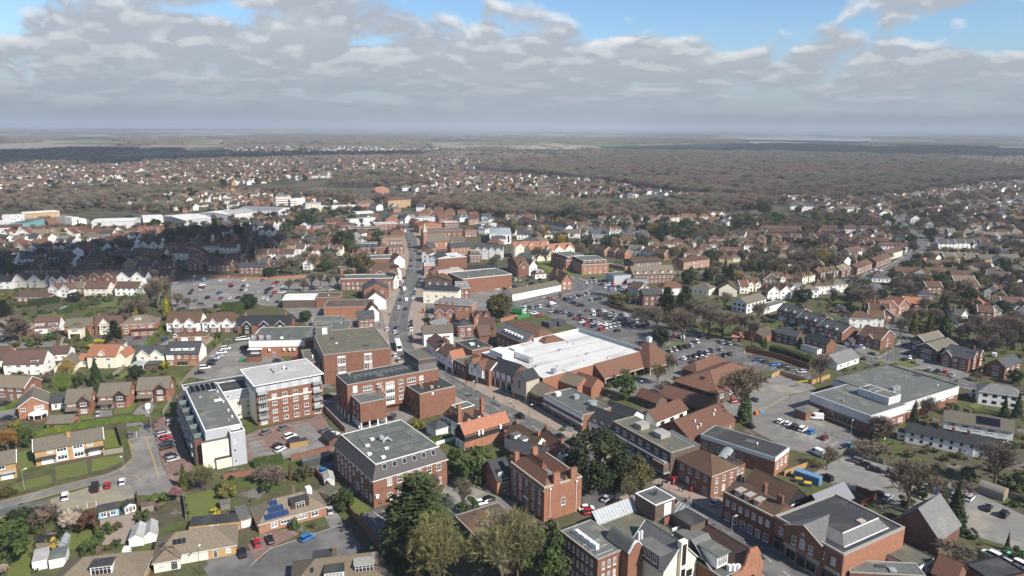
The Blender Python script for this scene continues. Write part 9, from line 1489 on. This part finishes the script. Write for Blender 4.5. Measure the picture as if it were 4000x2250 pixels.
 def low(k,pts,step,dens,hmin=.7,hmax=2.4):
  x,y=in_area(k,pts,step);keep=nr.random(len(x))<dens;x,y=x[keep],y[keep];q=clear(x,y,0);x,y=x[q],y[q];i=nr.choice(len(k3),len(x),p=p3)
  for a in range(len(x)):h=nr.uniform(hmin,hmax);s=h/HZ[k3[i[a]]];U.append((x[a],y[a],0,nr.uniform(0,6.28),s*nr.uniform(.9,1.5),s,i[a]))
 low('o',[(-100,1000),(440,1000),(440,830),(600,790),(440,640),(-100,640)],4.2,.42);low('o',[(-100,1449),(330,1449),(330,1160),(640,1170),(640,1290),(600,1449),(640,1200),(300,1240),(-100,1270)],3.2,.3,.5,1.4);low('o',[(1640,760),(2700,720),(2700,1300),(2400,1250),(2200,1130),(2280,1020),(1900,830)],4.4,.4);low('o',[(640,700),(960,600),(960,800),(800,760)],5,.4);low('o',[(1250,560),(2700,540),(2700,720),(1640,740)],6,.4,1,3.2);low('o',[(-100,640),(900,520),(960,600),(640,700),(440,640)],6,.4,1,3)
 low('o',[(640,1150),(840,1180),(830,1220),(700,1240)],3,.45,.5,1.6)
 low('o',[(2130,1060),(2600,1080),(2600,1300),(2380,1200),(2180,1140)],3,.45,.6,2);low('o',[(2300,1330),(2600,1250),(2600,1460),(2350,1400)],3,.4,.6,1.8);low('o',[(1480,900),(1720,900),(1700,960),(1520,1000)],3,.4,.6,2);low('o',[(1220,1080),(1420,1080),(1300,1180),(1150,1160)],3,.4,.5,1.6)
 scatter('garden_growth',U,[KT[k]for k in k3])
 # far suburbs: houses too small and too many to count
 def fh(w,d,H,ri,wm,rm,hip,seed):
  b=MB();b.box(-w/2,-d/2,0,w/2,d/2,H,0);o=.4;e=[(-w/2-o,-d/2-o,H),(w/2+o,-d/2-o,H),(w/2+o,d/2+o,H),(-w/2-o,d/2+o,H)];i=d/2 if hip else 0;r0,r1=(-w/2-o+i,0,H+ri),(w/2+o-i,0,H+ri)
  b.face([e[0],e[1],r1,r0],1).face([e[2],e[3],r0,r1],1).face([e[1],e[2],r1],1 if hip else 0).face([e[3],e[0],r0],1 if hip else 0)
  n=max(2,int(w/3))
  for s in(-1,1):
   for z in((.9,3.5)if H>4 else(.9,)):
    for q in range(n):x=-w/2+(q+.5)*w/n;y=s*(d/2+.03);b.face([(x-.8,y,z),(x+.8,y,z),(x+.8,y,z+1.3),(x-.8,y,z+1.3)],2);y=s*(d/2+.05);b.face([(x-.65,y,z+.12),(x+.65,y,z+.12),(x+.65,y,z+1.18),(x-.65,y,z+1.18)],3)
  b.box(w*.25-.5,-.4,H,w*.25+.5,.4,H+ri+1.2,4);return b.mesh('far_house',[wm,rm,'upvc','glass_dark','brick'])
 FH=[fh(9,8,5.2,3,'render_white','tile_brown',0,1),fh(11,8,5.2,3,'render_cream','tile_plum',0,2),fh(9,8,5.2,3,'brick','tile_red',0,3),fh(10,9,5.2,3,'brick_orange','tile_grey',1,4),fh(11,9,3,3.4,'render_cream','tile_brown',1,5),fh(16,8,5.2,2.6,'render_white','tile_grey',0,6),fh(13,8,5.2,3,'brick_yellow','tile_plum',0,7),fh(10,8,5.2,3,'render_white','slate',0,8),fh(12,8,5.4,3,'brick_pink','tile_red',1,9),fh(22,9,5.6,2.6,'render_white','tile_plum',0,10)]
 Hs=[]
 def suburb(k,pts,step,dens,seed,ids=range(10)):
  x,y=in_area(k,pts,step,.22);ids=list(ids);ang0=fbm(x,y,260,seed)*2.2;keep=nr.random(len(x))<dens;x,y,ang0=x[keep],y[keep],ang0[keep];q=clear(x,y,2);x,y,ang0=x[q],y[q],ang0[q]
  for a in range(len(x)):Hs.append((x[a],y[a],0,round(ang0[a]/.5)*.5+(1.5708 if nr.random()<.3 else 0),1,nr.uniform(.92,1.1),nr.choice(ids)))
 suburb('o',[(-250,500),(-250,415),(200,420),(700,400),(1150,385),(1400,400),(1200,420),(1150,450),(800,450),(560,470),(330,480),(200,500)],18,.66,1);suburb('o',[(330,500),(560,480),(860,500),(1000,515),(940,530),(700,520),(560,540),(330,530)],21,.75,2);suburb('o',[(980,470),(1180,440),(1330,445),(1500,458),(1640,485),(1600,500),(1480,495),(1400,505),(1250,498),(1100,500)],19,.72,3)
 suburb('o',[(1640,485),(1830,502),(1930,505),(1880,520),(1700,512)],18,.6,4);suburb('o',[(1960,500),(2200,503),(2330,484),(2576,455),(2800,470),(2800,560),(2500,555),(2380,545),(2200,545),(2000,540)],19,.75,5,(0,3,5,5,7,7,3,1));suburb('o',[(2150,560),(2500,555),(2800,560),(2800,640),(2400,620),(2300,590)],19,.5,6,(0,3,5,7,2));suburb('o',[(1430,385),(1560,378),(1560,388),(1440,396)],24,.7,7);suburb('o',[(560,372),(800,370),(1100,375),(1100,385),(560,390)],30,.4,8);suburb('o',[(1250,545),(1500,565),(1640,570),(1900,545),(1960,560),(1700,590),(1300,590)],18,.5,9);suburb('o',[(2400,640),(2700,640),(2800,760),(2500,700)],20,.5,10);suburb('o',[(-200,560),(100,560),(440,600),(200,620),(-200,600)],20,.45,11)
 suburb('o',[(1250,575),(1500,575),(1700,595),(2250,600),(2576,640),(2700,760),(2350,720),(1900,640),(1500,600),(1250,600)],16,.6,12,(1,4,3,0,7));suburb('o',[(-200,600),(330,600),(700,560),(960,545),(960,600),(640,640),(330,680),(-200,690)],17,.5,13,(0,1,2,3,7));suburb('o',[(960,515),(1130,530),(1250,560),(1250,640),(1180,560),(960,535)],15,.6,14,(2,3,7,8));suburb('o',[(1500,640),(1900,660),(2300,740),(2300,700),(1900,630)],16,.5,15,(1,4,3));suburb('o',[(2300,700),(2650,780),(2650,860),(2400,800)],18,.5,16,(0,2,4,7))
 scatter('distant_houses',Hs,FH)
 # trees in the far suburbs
 F=[];k4=['rc','rb','ev','co','bb','wi','tb'];p4=[.38,.26,.13,.05,.12,.02,.04]
 def far(k,pts,step,dens,hmin,hmax):
  x,y=in_area(k,pts,step);n_=fbm(x,y,140,3);keep=nr.random(len(x))<dens*(1+1.3*n_);x,y=x[keep],y[keep];i=nr.choice(len(k4),len(x),p=p4)
  for a in range(len(x)):h=nr.uniform(hmin,hmax);s=h/HZ[k4[i[a]]];F.append((x[a],y[a],0,nr.uniform(0,6.28),s*nr.uniform(.9,1.3),s,i[a]))
 far('o',[(-250,505),(-250,410),(200,412),(700,392),(1150,378),(1560,380),(1400,402),(1200,422),(1150,455),(800,455),(560,475),(330,490)],15,.42,7,13);far('o',[(330,520),(560,480),(860,490),(1000,515),(940,535),(560,545)],13,.35,6,12);far('o',[(980,470),(1180,440),(1330,445),(1640,485),(1600,505),(1100,500)],13,.4,6,12);far('o',[(1960,500),(2330,484),(2576,450),(2800,460),(2800,640),(2300,560),(2000,545)],13,.4,6,12)
 scatter('suburban_trees',F,[WD[k]for k in k4])
 # woods and hedgerows out to the horizon
 C=[]
 from mathutils import noise
 def hz(x,y):
  r=math.hypot(x,y)
  if r<3500:return 0
  k=min(1,(r-3500)/6000);return k*(46*noise.noise((x/3800,y/3800,0))+22*noise.noise((x/1300,y/1300,3)))-k*6
 lake=[at('r',x,y,0)for x,y in[(480,128),(1500,128),(1520,175),(1300,178),(700,166)]];lp=[(p.x,p.y)for p in lake]
 fields=[[(at('p',x,y,0).x,at('p',x,y,0).y)for x,y in q]for q in([(-100,180),(500,160),(925,158),(925,190),(300,228),(-100,236)],[(1330,145),(1690,143),(1670,190),(1390,190)],[(535,106),(825,102),(805,124),(555,124)])]+[[(at('r',x,y,0).x,at('r',x,y,0).y)for x,y in q]for q in([(360,115),(620,102),(825,115),(700,132),(390,130)],[(1900,316),(2200,316),(2650,362),(2650,385),(2200,345)])]
 for r0,r1,step,thr,sc in((2300,3600,22,-.03,1.0),(3600,6000,30,.01,1.1),(6000,10000,50,.04,1.6),(10000,18000,100,.07,2.6),(18000,34000,220,.09,4.6)):
  x,y=np.meshgrid(np.arange(-r1*.85,r1*.85,step),np.arange(r0*.7,r1,step));x=x.ravel()+nr.uniform(-.5,.5,x.size)*step;y=y.ravel()+nr.uniform(-.5,.5,y.size)*step;r=np.hypot(x,y);m=(r>r0)&(r<r1)&(np.abs(x)<y*.8);x,y=x[m],y[m]
  L=900+r0*.16;n_=fbm(x,y,L,7)+.35*fbm(x,y,L*.25,9);e=np.abs(fbm(x,y,500+r0*.05,11));keep=(n_>thr)|((e<.016)&(nr.random(len(x))<.6));keep&=~poly_mask(x,y,lp)
  for f_ in fields:keep&=~poly_mask(x,y,f_)
  x,y,n_=x[keep],y[keep],n_[keep];pk=nr.choice(5,len(x),p=[.25,.3,.25,.1,.1])
  for a in range(len(x)):C.append((x[a],y[a],hz(x[a],y[a])-.5,nr.uniform(0,6.28),sc*nr.uniform(.8,1.4),(.75+.2*sc)*nr.uniform(.8,1.2)*(1 if n_[a]>thr else.55),pk[a]))
 scatter('distant_woods',C,CL)
 print('stuff counts',len(W),len(G),len(U),len(Hs),len(F),len(C))
def haze():
 b=MB().box(-36000,-3000,-95,36000,36500,175);m=bpy.data.materials.new('haze');m.use_nodes=True;t=m.node_tree;t.nodes.clear();v=t.nodes.new('ShaderNodeVolumePrincipled');v.inputs['Density'].default_value=1.12e-4;v.inputs['Color'].default_value=(.63,.72,.84,1);v.inputs['Anisotropy'].default_value=0;o=t.nodes.new('ShaderNodeOutputMaterial');t.links.new(v.outputs[0],o.inputs['Volume']);m.cycles.homogeneous_volume=True
 h=put('haze',b,[m]);tag(h,kind='stuff')
def cloud(k,pts,alt,step=34):
 x,y=in_area(k,pts,step);bm=bmesh.new();o3=sv*(alt/sv.z)
 for a,b_ in zip(x,y):r=nr.uniform(.8,1.5)*step;bmesh.ops.create_icosphere(bm,subdivisions=2,radius=r,matrix=Matrix.Translation((a+o3.x,b_+o3.y,alt+nr.uniform(-.1,.5)*step))@Matrix.Diagonal((1,1,.6,1)))
 me=bpy.data.meshes.new('cloud');bm.to_mesh(me);bm.free();me.materials.append(M['white_paint']);tag(link('cloud',me),kind='structure')
stuff();haze()
# clouds passing over the camera: their shade lies on the houses left of the car park and on the far woods
cloud('j',[(-700,730),(60,640),(520,560),(880,500),(1300,440),(1750,390),(2300,330),(2700,360),(2750,440),(2420,600),(2000,730),(1500,770),(900,790),(300,810),(-700,850)],900,24)
cloud('o',[(1550,369),(1800,364),(2576,373),(2900,380),(2900,400),(2300,395),(1950,386),(1600,382)],1000,70);cloud('o',[(-400,380),(200,376),(560,380),(1050,384),(1050,392),(560,402),(300,410),(-400,418)],1000,55)
for l_,n_ in LABELS.items():
 if len(n_)>1:print('DUP',l_,n_)
